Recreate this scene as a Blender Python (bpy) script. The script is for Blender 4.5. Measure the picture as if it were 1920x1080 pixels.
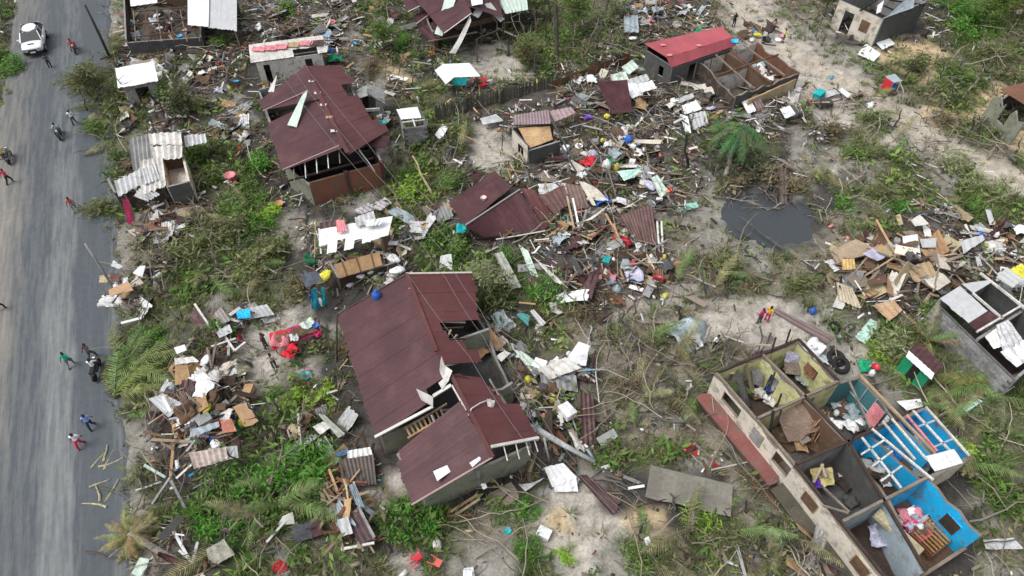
import bpy, math, random
import numpy as np
from mathutils import Vector, Matrix

random.seed(11); RN = np.random.RandomState(7)
for o in list(bpy.data.objects): bpy.data.objects.remove(o, do_unlink=True)
SC = bpy.context.scene; COL = SC.collection
# ------------------------------------------------------------------ camera, sky, sun, exposure
H, F, T = 32.0, 1280.0, math.radians(48.4)
cd = bpy.data.cameras.new('camera'); cam = bpy.data.objects.new('camera', cd); COL.objects.link(cam)
cam.location = (0, 0, H); cam.rotation_euler = (math.pi/2 - T, 0, 0)
cd.sensor_width = 36; cd.lens = 36*F/1920; cd.clip_end = 2000; cd.clip_start = 0.5
SC.camera = cam
W = bpy.data.worlds.new('World'); SC.world = W; W.use_nodes = True
nt = W.node_tree; nt.nodes.clear()
sky = nt.nodes.new('ShaderNodeTexSky'); sky.sky_type = 'NISHITA'; sky.sun_disc = False
SUN_EL, SUN_AZ = math.radians(60), math.radians(-105)      # sun high on the left
sky.sun_elevation = SUN_EL; sky.sun_rotation = SUN_AZ; sky.air_density = 1.0; sky.dust_density = 4.0; sky.ozone_density = 1.0
hs = nt.nodes.new('ShaderNodeHueSaturation'); hs.inputs['Saturation'].default_value = 0.22
bg = nt.nodes.new('ShaderNodeBackground'); bg.inputs['Strength'].default_value = 0.15
wo = nt.nodes.new('ShaderNodeOutputWorld')
nt.links.new(sky.outputs[0], hs.inputs['Color']); nt.links.new(hs.outputs[0], bg.inputs['Color']); nt.links.new(bg.outputs[0], wo.inputs[0])
sl = bpy.data.lights.new('sun', 'SUN'); sl.energy = 1.1; sl.angle = math.radians(30); sl.color = (1.0, 0.985, 0.96)
so = bpy.data.objects.new('sun', sl); COL.objects.link(so)
sd = Vector((math.sin(SUN_AZ)*math.cos(SUN_EL), math.cos(SUN_AZ)*math.cos(SUN_EL), math.sin(SUN_EL)))
so.rotation_euler = (-sd).to_track_quat('-Z', 'Y').to_euler(); so.location = (0, 30, 40)
SC.view_settings.view_transform = 'Standard'; SC.view_settings.look = 'None'
SC.view_settings.exposure = 0.24; SC.view_settings.gamma = 1.0; SC.view_settings.use_curve_mapping = False
SC.cycles.max_bounces = 5; SC.cycles.diffuse_bounces = 3; SC.cycles.glossy_bounces = 2; SC.cycles.use_denoising = True

# ------------------------------------------------------------------ measuring: photograph pixel + height -> place
cT, sT = math.cos(T), math.sin(T)
def G(px, py, z=0.0):
    x = px-960; y = py-540
    d = (x, F*cT - y*sT, -F*sT - y*cT); t = (z-H)/d[2]
    return np.array((d[0]*t, d[1]*t, z))
def Pv(x, y, z=0.0):
    dz = z-H; f = y*cT - dz*sT; u = y*sT + dz*cT
    return 960 + F*x/f, 540 - F*u/f

# ------------------------------------------------------------------ value noise + ground zones
_perm = np.random.RandomState(3).rand(512, 512)
def vnoise(x, y):
    x = np.asarray(x, float); y = np.asarray(y, float)
    xi = np.floor(x).astype(int); yi = np.floor(y).astype(int); fx = x-xi; fy = y-yi
    fx = fx*fx*(3-2*fx); fy = fy*fy*(3-2*fy)
    g = lambda a, b: _perm[a & 511, b & 511]
    return (g(xi, yi)*(1-fx)+g(xi+1, yi)*fx)*(1-fy) + (g(xi, yi+1)*(1-fx)+g(xi+1, yi+1)*fx)*fy
def fbm(x, y, o=3):
    s = 0; a = .5; 
    for k in range(o): s = s + a*vnoise(x*2**k+17*k, y*2**k+31*k); a *= .5
    return s
# each row of the ground map is a run list: hundreds = zone (place in CH), rest = how many 40 px cells
ZONE_RUNS = [
[401, 904, 801, 511, 201, 407, 203, 505, 601, 2, 603, 406, 302, 201],
[401, 904, 801, 510, 801, 202, 406, 204, 505, 3, 802, 406, 302, 201],
[201, 904, 201, 512, 201, 402, 801, 2, 203, 401, 501, 403, 503, 3, 803, 103, 204],
[201, 902, 202, 503, 201, 502, 404, 502, 801, 101, 402, 501, 3, 201, 503, 403, 504, 4, 801, 202, 101, 204],
[401, 902, 203, 505, 404, 502, 801, 501, 202, 502, 201, 513, 4, 205, 102],
[401, 902, 204, 502, 201, 501, 405, 501, 402, 203, 504, 401, 502, 402, 507, 2, 203, 104, 201],
[904, 202, 801, 503, 201, 408, 202, 501, 2, 509, 203, 501, 801, 501, 202, 2, 201, 601, 202, 101],
[904, 202, 401, 502, 301, 201, 405, 802, 302, 201, 501, 2, 508, 801, 401, 202, 401, 801, 2, 801, 202, 601, 202, 601, 201],
[904, 801, 201, 401, 502, 301, 201, 301, 404, 802, 302, 201, 512, 801, 401, 701, 401, 801, 402, 801, 203, 801, 203],
[904, 801, 201, 401, 503, 201, 301, 404, 802, 302, 201, 502, 402, 508, 801, 401, 702, 402, 301, 201, 801, 203, 301, 202],
[904, 202, 801, 502, 202, 302, 801, 403, 201, 301, 503, 403, 508, 802, 703, 401, 601, 202, 503, 203],
[904, 802, 601, 501, 202, 302, 201, 801, 505, 201, 301, 402, 501, 201, 506, 601, 804, 702, 602, 801, 507],
[904, 802, 601, 501, 301, 204, 402, 504, 401, 201, 301, 203, 506, 603, 802, 201, 604, 507],
[904, 802, 502, 202, 301, 203, 404, 801, 202, 401, 201, 301, 201, 506, 1, 801, 601, 202, 604, 508],
[904, 802, 501, 203, 801, 202, 1, 801, 406, 203, 401, 201, 501, 601, 501, 1, 801, 602, 4, 802, 201, 508],
[904, 801, 203, 501, 201, 501, 2, 802, 406, 202, 402, 201, 605, 7, 803, 301, 201, 301, 201, 503],
[905, 301, 202, 501, 201, 501, 801, 2, 201, 407, 201, 402, 202, 801, 604, 801, 602, 3, 802, 1, 201, 301, 203, 402],
[905, 302, 201, 503, 801, 1, 801, 201, 408, 502, 401, 502, 605, 406, 802, 204, 602, 301],
[905, 202, 505, 801, 202, 409, 502, 401, 501, 603, 801, 601, 408, 801, 202, 602, 201, 301],
[905, 202, 505, 201, 301, 202, 408, 501, 401, 501, 604, 801, 601, 201, 501, 409, 202, 601, 201],
[905, 201, 801, 504, 201, 405, 501, 407, 501, 401, 501, 201, 605, 201, 901, 409, 201, 301, 201],
[905, 802, 504, 202, 301, 403, 501, 406, 502, 401, 501, 204, 801, 602, 201, 901, 501, 408, 301, 201],
[905, 801, 201, 403, 304, 402, 502, 1, 201, 407, 801, 501, 405, 601, 202, 502, 407, 301, 201],
[906, 801, 201, 401, 305, 201, 502, 1, 201, 301, 201, 402, 502, 801, 2, 405, 101, 601, 201, 901, 501, 407, 801, 301, 201],
[906, 601, 202, 305, 201, 502, 402, 302, 201, 602, 201, 801, 101, 2, 102, 401, 301, 202, 601, 202, 408, 801, 201],
[905, 801, 602, 501, 201, 302, 201, 504, 402, 301, 202, 802, 201, 101, 2, 802, 602, 205, 502, 407, 602],
[906, 801, 503, 201, 301, 201, 901, 204, 802, 201, 803, 301, 201, 801, 1, 802, 204, 601, 202, 502, 601, 406, 801, 601],
]
CH = 'sygGdxow.r'
ZM = [[CH[v//100] for v in row for _ in range(v % 100)] for row in ZONE_RUNS]
for _x, _y in ((1390, 20), (1430, 60), (1470, 95), (1500, 130), (1540, 140), (1580, 150), (1620, 180), (1650, 190), (1700, 225), (1740, 250), (1790, 290), (1850, 320), (950, 110), (930, 140), (970, 130), (900, 130), (1000, 250), (930, 255), (1350, 590), (1400, 565), (1450, 600), (1500, 620), (1430, 640), (560, 690), (540, 610), (700, 300), (730, 280), (1010, 970), (1060, 1000), (1000, 1000), (1110, 1010), (1100, 960)): ZM[_y//40][_x//40] = 's'
for _x, _y in ((1500, 260), (1540, 290), (1580, 270), (1480, 300), (1290, 400), (1320, 430), (1260, 410), (1300, 370), (430, 190), (450, 215), (520, 400), (560, 410), (470, 640), (600, 620), (470, 700)): ZM[_y//40][_x//40] = '.'
ZC = {'s': (.43, .395, .345), '.': (.27, .255, .225), 'y': (.50, .39, .24), 'g': (.125, .13, .08), 'G': (.06, .085, .035),
      'd': (.06, .056, .052), 'x': (.10, .088, .078), 'o': (.235, .21, .165), 'w': (.10, .10, .095), 'r': (.25, .24, .22)}
ZI = {c: np.array([[1.0 if ch == c else 0.0 for ch in row] for row in ZM]) for c in CH}
TRACK = [G(*q)[:2] for q in ((1340, -40), (1420, 40), (1500, 110), (1590, 160), (1680, 215), (1760, 265), (1880, 330), (1990, 390))]
def zones(x, y):
    """weights of every ground zone at world x,y (soft, noise-warped borders)"""
    x = np.asarray(x, float); y = np.asarray(y, float)
    px, py = Pv(x, np.maximum(y, 2.0))
    s = 33.0
    px = px + (fbm(x*.8+5, y*.8)-.45)*2.3*s; py = py + (fbm(x*.8+50, y*.8+9)-.45)*1.9*s
    gx = np.clip(px/40.0-.5, 0, 46.999); gy = np.clip(py/40.0-.5, 0, 25.999)
    i = gx.astype(int); j = gy.astype(int); fx = gx-i; fy = gy-j
    fx = np.clip((fx-.5)*1.6+.5, 0, 1); fy = np.clip((fy-.5)*1.6+.5, 0, 1)
    Z = {c: (A[j, i]*(1-fx)+A[j, i+1]*fx)*(1-fy)+(A[j+1, i]*(1-fx)+A[j+1, i+1]*fx)*fy for c, A in ZI.items()}
    d = np.full(np.shape(x), 99.0)
    for a, b in zip(TRACK[:-1], TRACK[1:]):
        v = b-a; t = np.clip(((x-a[0])*v[0]+(y-a[1])*v[1])/(v@v), 0, 1); d = np.minimum(d, np.hypot(x-a[0]-t*v[0], y-a[1]-t*v[1]))
    k = np.clip(1.9-(d+1.5*(fbm(x*.7+11, y*.7)-.45)), 0, 1)
    for c in Z: Z[c] = Z[c]*(1-k)
    Z['s'] = Z['s']+.8*k; Z['y'] = Z['y']+.2*k
    return Z
# road frame: u across (0 = right edge), v along
RA = np.array((-17.6, 10.85)); RB = np.array((-40.6, 67.0)); RD = (RB-RA)/np.linalg.norm(RB-RA); RNV = np.array((-RD[1], RD[0]))   # to the left
def road_u(x, y): return (x-RA[0])*RNV[0] + (y-RA[1])*RNV[1]
POND = G(1440, 405)[:2]; POND2 = G(1235, 210)[:2]
def terrain(x, y):
    x = np.asarray(x, float); y = np.asarray(y, float)
    z = zones(x, y)
    h = .10*(fbm(x*.5, y*.5)-.45) + .10*(fbm(x*2.1, y*2.1, 2)-.4) + z['x']*(.2+.9*np.maximum(fbm(x*.7+8, y*.7, 2)-.3, 0)) + .05*z['o'] + .05*z['g'] - .05*z['s']
    u = road_u(x, y); k = np.clip((u+.5)/.8, 0, 1)*np.clip((11.0-u)/1.5, 0, 1)
    h = h*(1-k) - .05*k
    r = np.hypot((x-POND[0])/3.7, (y-POND[1])/3.1)+.75*(fbm(x*.9+70, y*.9)-.45)+.2*(vnoise(x*2.4, y*2.4)-.5); h = h*(1-.5*np.clip(1.6-r, 0, 1)) - .30*np.clip(1.65-r, 0, 1.3)
    r = np.hypot((x-POND2[0])/2.6, (y-POND2[1])/1.1)+.5*(fbm(x*1.3+20, y*1.3)-.45); h = h - (.35+np.maximum(h, 0))*np.clip(1.3-r, 0, 1)
    return h
def tz(x, y): return float(terrain(np.array([x]), np.array([y]))[0])
def GG(px, py, dz=0.0):
    p = G(px, py, 0)
    for k in range(3): p = G(px, py, tz(p[0], p[1])+dz)
    return p

# ------------------------------------------------------------------ materials
MAT = {}
def material(name, src='obj', rough=.7, metal=0.0, n1=1.2, a1=.35, n2=9.0, a2=.3, bump=.25, bscale=30, dirt=None, dirt_amt=0.0, dirt_scale=1.5, stretch=None, trans=False, spec=.3):
    m = bpy.data.materials.new(name); m.use_nodes = True; t = m.node_tree; N = t.nodes; L = t.links; N.clear()
    out = N.new('ShaderNodeOutputMaterial'); b = N.new('ShaderNodeBsdfPrincipled')
    b.inputs['Roughness'].default_value = rough; b.inputs['Metallic'].default_value = metal
    b.inputs['Specular IOR Level'].default_value = spec
    if src == 'obj': c = N.new('ShaderNodeObjectInfo'); co = c.outputs['Color']
    elif src == 'attr':
        c = N.new('ShaderNodeAttribute'); c.attribute_name = 'Col'; co = c.outputs['Color']
    else:
        c = N.new('ShaderNodeRGB'); c.outputs[0].default_value = (*src, 1); co = c.outputs[0]
    g = N.new('ShaderNodeNewGeometry'); mp = N.new('ShaderNodeMapping'); L.new(g.outputs['Position'], mp.inputs['Vector'])
    if stretch: mp.inputs['Scale'].default_value = stretch
    def noise(scale, detail=4):
        n = N.new('ShaderNodeTexNoise'); n.inputs['Scale'].default_value = scale; n.inputs['Detail'].default_value = detail; n.inputs['Roughness'].default_value = .6
        L.new(mp.outputs[0], n.inputs['Vector']); return n
    def rng(sock, lo, hi, a=.3, z=.7):
        r = N.new('ShaderNodeMapRange'); r.inputs['From Min'].default_value = a; r.inputs['From Max'].default_value = z
        r.inputs['To Min'].default_value = lo; r.inputs['To Max'].default_value = hi; L.new(sock, r.inputs['Value']); return r.outputs[0]
    v = N.new('ShaderNodeMath'); v.operation = 'MULTIPLY'
    L.new(rng(noise(n1).outputs['Fac'], 1-a1, 1+a1), v.inputs[0]); L.new(rng(noise(n2).outputs['Fac'], 1-a2, 1+a2), v.inputs[1])
    mx = N.new('ShaderNodeVectorMath'); mx.operation = 'SCALE'; L.new(co, mx.inputs[0]); L.new(v.outputs[0], mx.inputs['Scale'])
    col = mx.outputs[0]
    if dirt:
        d = N.new('ShaderNodeMix'); d.data_type = 'RGBA'; d.inputs['B'].default_value = (*dirt, 1)
        L.new(rng(noise(dirt_scale, 6).outputs['Fac'], 0, dirt_amt, .5, .68), d.inputs['Factor']); L.new(col, d.inputs['A']); col = d.outputs['Result']
    L.new(col, b.inputs['Base Color'])
    if bump:
        bn = N.new('ShaderNodeBump'); bn.inputs['Strength'].default_value = bump; bn.inputs['Distance'].default_value = .03
        L.new(noise(bscale, 5).outputs['Fac'], bn.inputs['Height']); L.new(bn.outputs[0], b.inputs['Normal'])
    if trans:
        tr = N.new('ShaderNodeBsdfTranslucent'); L.new(col, tr.inputs['Color']); ms = N.new('ShaderNodeMixShader'); ms.inputs[0].default_value = .3
        L.new(b.outputs[0], ms.inputs[1]); L.new(tr.outputs[0], ms.inputs[2]); L.new(ms.outputs[0], out.inputs[0])
    else: L.new(b.outputs[0], out.inputs[0])
    MAT[name] = m; return m
material('metal', rough=.5, a1=.18, a2=.15, n1=.8, n2=6, bump=.15, bscale=14, dirt=(.16, .12, .09), dirt_amt=.45, dirt_scale=2.2, spec=.4)
material('clean_metal', rough=.5, a1=.08, a2=.08, n1=.8, n2=5, bump=.1, bscale=10, dirt=(.3, .28, .25), dirt_amt=.35, dirt_scale=1.6, spec=.3)
material('roof_paint', rough=.5, a1=.2, a2=.07, n1=.35, n2=5, bump=.12, bscale=6, dirt=(.17, .085, .07), dirt_amt=.3, dirt_scale=.9, spec=.3)
material('wood', rough=.85, a1=.3, a2=.35, n2=14, bump=.4, bscale=40)
material('plaster', rough=.9, a1=.14, a2=.12, n1=.7, n2=8, bump=.2, dirt=(.15, .135, .11), dirt_amt=.75, dirt_scale=1.7)
material('paint', rough=.75, a1=.12, a2=.1, n1=.9, n2=9, bump=.15, dirt=(.06, .08, .08), dirt_amt=.35, dirt_scale=1.2)
material('concrete', rough=.95, a1=.25, a2=.3, n2=12, bump=.4, dirt=(.07, .07, .06), dirt_amt=.5)
material('fabric', rough=.95, a1=.25, a2=.3, n1=2.5, n2=12, bump=.5, bscale=12)
material('plastic', rough=.4, a1=.08, a2=.06, bump=.05, spec=.5)
material('mat_weave', rough=.9, a1=.22, a2=.3, n2=16, bump=.4, bscale=30)
material('bark', rough=.95, a1=.3, a2=.4, n2=12, bump=.6)
material('leaf', rough=.65, a1=.35, a2=.4, n1=1.5, n2=6, bump=0, trans=True, dirt=(.27, .24, .12), dirt_amt=.75, dirt_scale=2.6)
material('bits', src='attr', rough=.85, a1=.1, a2=.2, bump=0)
material('grass', src='attr', rough=.75, a1=.15, a2=.2, bump=0, trans=True)
material('skin', rough=.6, a1=.05, a2=.05, bump=0)
material('glass_dark', src=(.02, .025, .03), rough=.08, a1=0, a2=0, bump=0, spec=.7)
material('rubber', src=(.025, .025, .026), rough=.8, a1=.2, a2=.2)
material('car_paint', src=(.85, .86, .87), rough=.18, a1=.02, a2=.02, bump=0, spec=.6)
material('soil', src='attr', rough=.97, a1=.20, a2=.28, n1=1.1, n2=7.5, bump=.7, bscale=9)
def road_mat():
    m = bpy.data.materials.new('asphalt'); m.use_nodes = True; t = m.node_tree; N = t.nodes; L = t.links; b = N['Principled BSDF']
    tc = N.new('ShaderNodeTexCoord'); sx = N.new('ShaderNodeSeparateXYZ'); L.new(tc.outputs['Object'], sx.inputs[0])
    def noise(sc, vec, det=6):
        mp = N.new('ShaderNodeMapping'); mp.inputs['Scale'].default_value = vec; L.new(tc.outputs['Object'], mp.inputs['Vector'])
        n = N.new('ShaderNodeTexNoise'); n.inputs['Scale'].default_value = sc; n.inputs['Detail'].default_value = det; n.inputs['Roughness'].default_value = .65
        L.new(mp.outputs[0], n.inputs['Vector']); return n.outputs['Fac']
    # across profile of dried mud: x = metres left of the right-hand edge
    cr = N.new('ShaderNodeValToRGB'); mr = N.new('ShaderNodeMapRange'); mr.inputs['From Min'].default_value = 0; mr.inputs['From Max'].default_value = 9
    ad = N.new('ShaderNodeMath'); ad.operation = 'MULTIPLY_ADD'; ad.inputs[1].default_value = 2.2; L.new(noise(.35, (1, .25, 1), 3), ad.inputs[0])
    s2 = N.new('ShaderNodeMath'); s2.operation = 'SUBTRACT'; s2.inputs[1].default_value = 1.1; L.new(sx.outputs[0], ad.inputs[2]); L.new(ad.outputs[0], s2.inputs[0]); L.new(s2.outputs[0], mr.inputs['Value'])
    L.new(mr.outputs[0], cr.inputs[0]); e = cr.color_ramp.elements
    prof = [(0, .30), (.04, .20), (.08, .02), (.23, .02), (.28, .42), (.42, .50), (.48, .14), (.58, .12), (.66, .42), (.82, .85), (1, 1)]
    e[0].position = 0; e[0].color = (prof[0][1],)*3+(1,); e[1].position = 1; e[1].color = (1, 1, 1, 1)
    for p, v in prof[1:-1]: q = e.new(p); q.color = (v, v, v, 1)
    # mud thins out further up the road
    far = N.new('ShaderNodeMapRange'); far.inputs['From Min'].default_value = -44; far.inputs['From Max'].default_value = -16; far.inputs['To Min'].default_value = .4; far.inputs['To Max'].default_value = 1
    L.new(sx.outputs[1], far.inputs['Value'])
    st = N.new('ShaderNodeMath'); st.operation = 'MULTIPLY'; L.new(cr.outputs[0], st.inputs[0]); L.new(far.outputs[0], st.inputs[1])
    ns = N.new('ShaderNodeMapRange'); ns.inputs['From Min'].default_value = .40; ns.inputs['From Max'].default_value = .62; ns.inputs['To Min'].default_value = -.26; ns.inputs['To Max'].default_value = .38
    L.new(noise(2.4, (1.5, .11, 1), 6), ns.inputs['Value'])
    sm = N.new('ShaderNodeMath'); sm.operation = 'ADD'; sm.use_clamp = True; L.new(st.outputs[0], sm.inputs[0]); L.new(ns.outputs[0], sm.inputs[1])
    sq = N.new('ShaderNodeMath'); sq.operation = 'MULTIPLY'; L.new(sm.outputs[0], sq.inputs[0]); L.new(st.outputs[0], sq.inputs[1])
    pw = N.new('ShaderNodeMath'); pw.operation = 'POWER'; pw.inputs[1].default_value = .6; L.new(sq.outputs[0], pw.inputs[0])
    mx = N.new('ShaderNodeMix'); mx.data_type = 'RGBA'; mx.inputs['A'].default_value = (.084, .096, .109, 1); mx.inputs['B'].default_value = (.31, .325, .315, 1); L.new(pw.outputs[0], mx.inputs['Factor'])
    bm = N.new('ShaderNodeMix'); bm.data_type = 'RGBA'; bm.inputs['A'].default_value = mx.inputs['B'].default_value; bm.inputs['B'].default_value = (.33, .30, .25, 1); um = N.new('ShaderNodeMapRange'); um.inputs['From Min'].default_value = 4.4; um.inputs['From Max'].default_value = 5.8
    L.new(s2.outputs[0], um.inputs['Value']); L.new(um.outputs[0], bm.inputs['Factor']); L.new(bm.outputs['Result'], mx.inputs['B'])
    m2 = N.new('ShaderNodeMix'); m2.data_type = 'RGBA'; m2.blend_type = 'MULTIPLY'; m2.inputs['Factor'].default_value = 1
    n3 = N.new('ShaderNodeMapRange'); n3.inputs['From Min'].default_value = .3; n3.inputs['From Max'].default_value = .7; n3.inputs['To Min'].default_value = .9; n3.inputs['To Max'].default_value = 1.1
    L.new(noise(3.5, (1, .7, 1)), n3.inputs['Value']); cb = N.new('ShaderNodeCombineColor')
    for i in range(3): L.new(n3.outputs[0], cb.inputs[i])
    L.new(mx.outputs['Result'], m2.inputs['A']); L.new(cb.outputs[0], m2.inputs['B']); L.new(m2.outputs['Result'], b.inputs['Base Color'])
    b.inputs['Roughness'].default_value = .78; b.inputs['Specular IOR Level'].default_value = .35
    bn = N.new('ShaderNodeBump'); bn.inputs['Strength'].default_value = .3; bn.inputs['Distance'].default_value = .02; L.new(noise(12, (1, 1, 1)), bn.inputs['Height']); L.new(bn.outputs[0], b.inputs['Normal'])
    MAT['asphalt'] = m
road_mat()
def water_mat():
    m = bpy.data.materials.new('pond_water'); m.use_nodes = True; b = m.node_tree.nodes['Principled BSDF']
    b.inputs['Base Color'].default_value = (.052, .060, .066, 1); b.inputs['Roughness'].default_value = .12; b.inputs['Specular IOR Level'].default_value = .8
    n = m.node_tree.nodes.new('ShaderNodeTexNoise'); n.inputs['Scale'].default_value = 3; bn = m.node_tree.nodes.new('ShaderNodeBump'); bn.inputs['Strength'].default_value = .08
    m.node_tree.links.new(n.outputs['Fac'], bn.inputs['Height']); m.node_tree.links.new(bn.outputs[0], b.inputs['Normal']); MAT['pond_water'] = m
water_mat()

C = dict(maroon=(.078, .031, .036), maroon_lit=(.120, .042, .043), pinkred=(.45, .10, .12), silver=(.52, .53, .54), white=(.85, .86, .87), cream=(.66, .61, .52), offwhite=(.64, .62, .58), grey=(.28, .28, .28),  # the second, brighter maroon has sky glare on the right roof slopes mixed in
    darkgrey=(.09, .09, .09), black=(.025, .025, .025), rust=(.19, .085, .05), brown=(.14, .085, .055), darkbrown=(.06, .042, .034), tan=(.45, .29, .16), straw=(.42, .35, .22), rawwood=(.42, .32, .21), oldwood=(.23, .19, .155),
    greyblue=(.36, .43, .47), mint=(.50, .74, .64), teal=(.02, .40, .42), green=(.02, .33, .16), blue=(.03, .14, .55), skyblue=(.03, .46, .80), red=(.60, .03, .045), pink=(.72, .25, .28), magenta=(.62, .04, .18), yellow=(.72, .66, .08), orange=(.65, .28, .05),
    yelgreen=(.62, .61, .32), olivew=(.25, .26, .20), purple=(.13, .05, .40), bluewall=(.015, .44, .82), tealwall=(.06, .20, .22), brick=(.24, .10, .065), lavender=(.50, .48, .62), palegreen=(.55, .66, .58))
WORD = dict(maroon='maroon', maroon_lit='maroon', pinkred='faded red', silver='silver', white='white', cream='cream', offwhite='off-white', grey='grey', darkgrey='dark grey', black='black', rust='rusty', brown='brown', darkbrown='dark brown',
    tan='tan', straw='straw-coloured', rawwood='pale raw', oldwood='weathered grey-brown', greyblue='pale grey-blue', mint='mint green', teal='teal', green='green', blue='blue', skyblue='sky blue', red='red', pink='pink', magenta='magenta',
    yellow='yellow', orange='orange', purple='purple', lavender='lavender', palegreen='pale green', yelgreen='yellow-green', olivew='grey-green', brick='brick red')
def cc(c): return C[c] if isinstance(c, str) else c

# ------------------------------------------------------------------ mesh helpers
def mesh(name, V, Fc, mats, smooth=False, mi=None, col=None):
    me = bpy.data.meshes.new(name)
    V = np.asarray(V, float)
    me.from_pydata(V.tolist() if len(V) < 50000 else V, [], [tuple(f) for f in Fc] if not isinstance(Fc, np.ndarray) else Fc.tolist()) if len(V) < 50000 else fast(me, V, Fc)
    for m in (mats if isinstance(mats, (list, tuple)) else [mats]): me.materials.append(MAT[m])
    if mi is not None: me.polygons.foreach_set('material_index', np.asarray(mi, dtype=np.int32))
    if smooth: me.polygons.foreach_set('use_smooth', np.ones(len(me.polygons), dtype=bool))
    if col is not None:
        a = me.color_attributes.new('Col', 'FLOAT_COLOR', 'POINT'); c4 = np.ones((len(V), 4)); c4[:, :3] = col; a.data.foreach_set('color', c4.ravel().astype(np.float32))
    me.update(); return me
def fast(me, V, Fc):
    Fc = np.asarray(Fc); n, k = Fc.shape
    me.vertices.add(len(V)); me.vertices.foreach_set('co', V.ravel().astype(np.float32))
    me.loops.add(n*k); me.loops.foreach_set('vertex_index', Fc.ravel().astype(np.int32))
    me.polygons.add(n); me.polygons.foreach_set('loop_start', np.arange(0, n*k, k, dtype=np.int32))
    try: me.polygons.foreach_set('loop_total', np.full(n, k, dtype=np.int32))
    except Exception: pass
    me.update(calc_edges=True)
def link(name, me, parent=None, loc=None, color=None, rot=None, scale=None):
    o = bpy.data.objects.new(name, me); COL.objects.link(o)
    if parent: o.parent = parent
    if loc is not None: o.location = Vector([float(q) for q in loc])
    if rot is not None: o.rotation_euler = rot
    if scale is not None: o.scale = (scale,)*3 if not isinstance(scale, tuple) else scale
    if color is not None: o.color = (*cc(color), 1)
    return o
LAB = {}
def tag(o, label, cat, group=None):
    o['label'] = label; o['category'] = cat; o['kind'] = 'thing'
    if group: o['group'] = group
    LAB.setdefault(label, []).append(o); return o
def thing(name, label, cat, loc=(0, 0, 0), rz=0, group=None):
    o = bpy.data.objects.new(name, None); COL.objects.link(o); o.empty_display_size = .2
    o.location = Vector([float(q) for q in loc]); o.rotation_euler = (0, 0, rz); return tag(o, label, cat, group)
def part(name, V, Fc, m, color, parent, smooth=False, mi=None):
    """a part given in world coordinates, hung under an unrotated parent"""
    V = np.asarray(V, float); c = V.mean(0); pl = np.array(parent.location); pp = parent.parent
    while pp: pl = pl + np.array(pp.location); pp = pp.parent
    return link(name, mesh(name, V-c, Fc, m, smooth, mi), parent, c-pl, color)
def solo(name, V, Fc, m, color, label, cat, group=None, smooth=False, mi=None):
    V = np.asarray(V, float); c = V.mean(0); c[2] = V[:, 2].min()
    return tag(link(name, mesh(name, V-c, Fc, m, smooth, mi), None, c, color), label, cat, group)
def join(*vf):
    V = []; Fc = []; n = 0
    for v, f in vf:
        V.append(np.asarray(v, float)); Fc += [tuple(i+n for i in q) for q in f]; n += len(v)
    return np.vstack(V), Fc
def norm(v): v = np.asarray(v, float); return v/(np.linalg.norm(v)+1e-9)
BOXF = [(0, 3, 2, 1), (4, 5, 6, 7), (0, 1, 5, 4), (1, 2, 6, 5), (2, 3, 7, 6), (3, 0, 4, 7)]
def box(c, s, rz=0.0):
    x, y, z = s[0]/2, s[1]/2, s[2]/2
    V = np.array([(-x, -y, -z), (x, -y, -z), (x, y, -z), (-x, y, -z), (-x, -y, z), (x, -y, z), (x, y, z), (-x, y, z)])
    ca, sa = math.cos(rz), math.sin(rz); R = np.array([[ca, -sa, 0], [sa, ca, 0], [0, 0, 1]]); return V@R.T+np.array(c), BOXF
def beam(p0, p1, w, h):
    p0 = np.asarray(p0, float); p1 = np.asarray(p1, float); d = norm(p1-p0); up = np.array((0, 0, 1.0))
    if abs(d[2]) > .95: up = np.array((1.0, 0, 0))
    s = norm(np.cross(d, up)); u = np.cross(s, d)
    V = [p + s*a*w/2 + u*b*h/2 for p in (p0, p1) for a, b in ((-1, -1), (1, -1), (1, 1), (-1, 1))]
    return np.array(V), [(0, 1, 2, 3), (7, 6, 5, 4), (0, 4, 5, 1), (1, 5, 6, 2), (2, 6, 7, 3), (3, 7, 4, 0)]
def tube(P, R, k=6):
    P = np.asarray(P, float); V = []; Fc = []
    for i, p in enumerate(P):
        d = norm(P[min(i+1, len(P)-1)]-P[max(i-1, 0)]); a = np.array((0, 0, 1.0)) if abs(d[2]) < .9 else np.array((1.0, 0, 0)); s = norm(np.cross(d, a)); u = np.cross(s, d)
        r = R[i] if hasattr(R, '__len__') else R
        V += [p + r*(math.cos(2*math.pi*j/k)*s + math.sin(2*math.pi*j/k)*u) for j in range(k)]
    for i in range(len(P)-1):
        for j in range(k): Fc.append((i*k+j, i*k+(j+1) % k, (i+1)*k+(j+1) % k, (i+1)*k+j))
    Fc.append(tuple(range(k))[::-1]); Fc.append(tuple((len(P)-1)*k+j for j in range(k))); return np.array(V), Fc
def lathe(prof, k=12, cap=True):
    V = []; Fc = []
    for r, z in prof: V += [(r*math.cos(2*math.pi*j/k), r*math.sin(2*math.pi*j/k), z) for j in range(k)]
    for i in range(len(prof)-1):
        for j in range(k): Fc.append((i*k+j, i*k+(j+1) % k, (i+1)*k+(j+1) % k, (i+1)*k+j))
    if cap: Fc.append(tuple(range(k))[::-1])
    if cap == 2: Fc.append(tuple((len(prof)-1)*k+j for j in range(k)))
    return np.array(V), Fc
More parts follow.
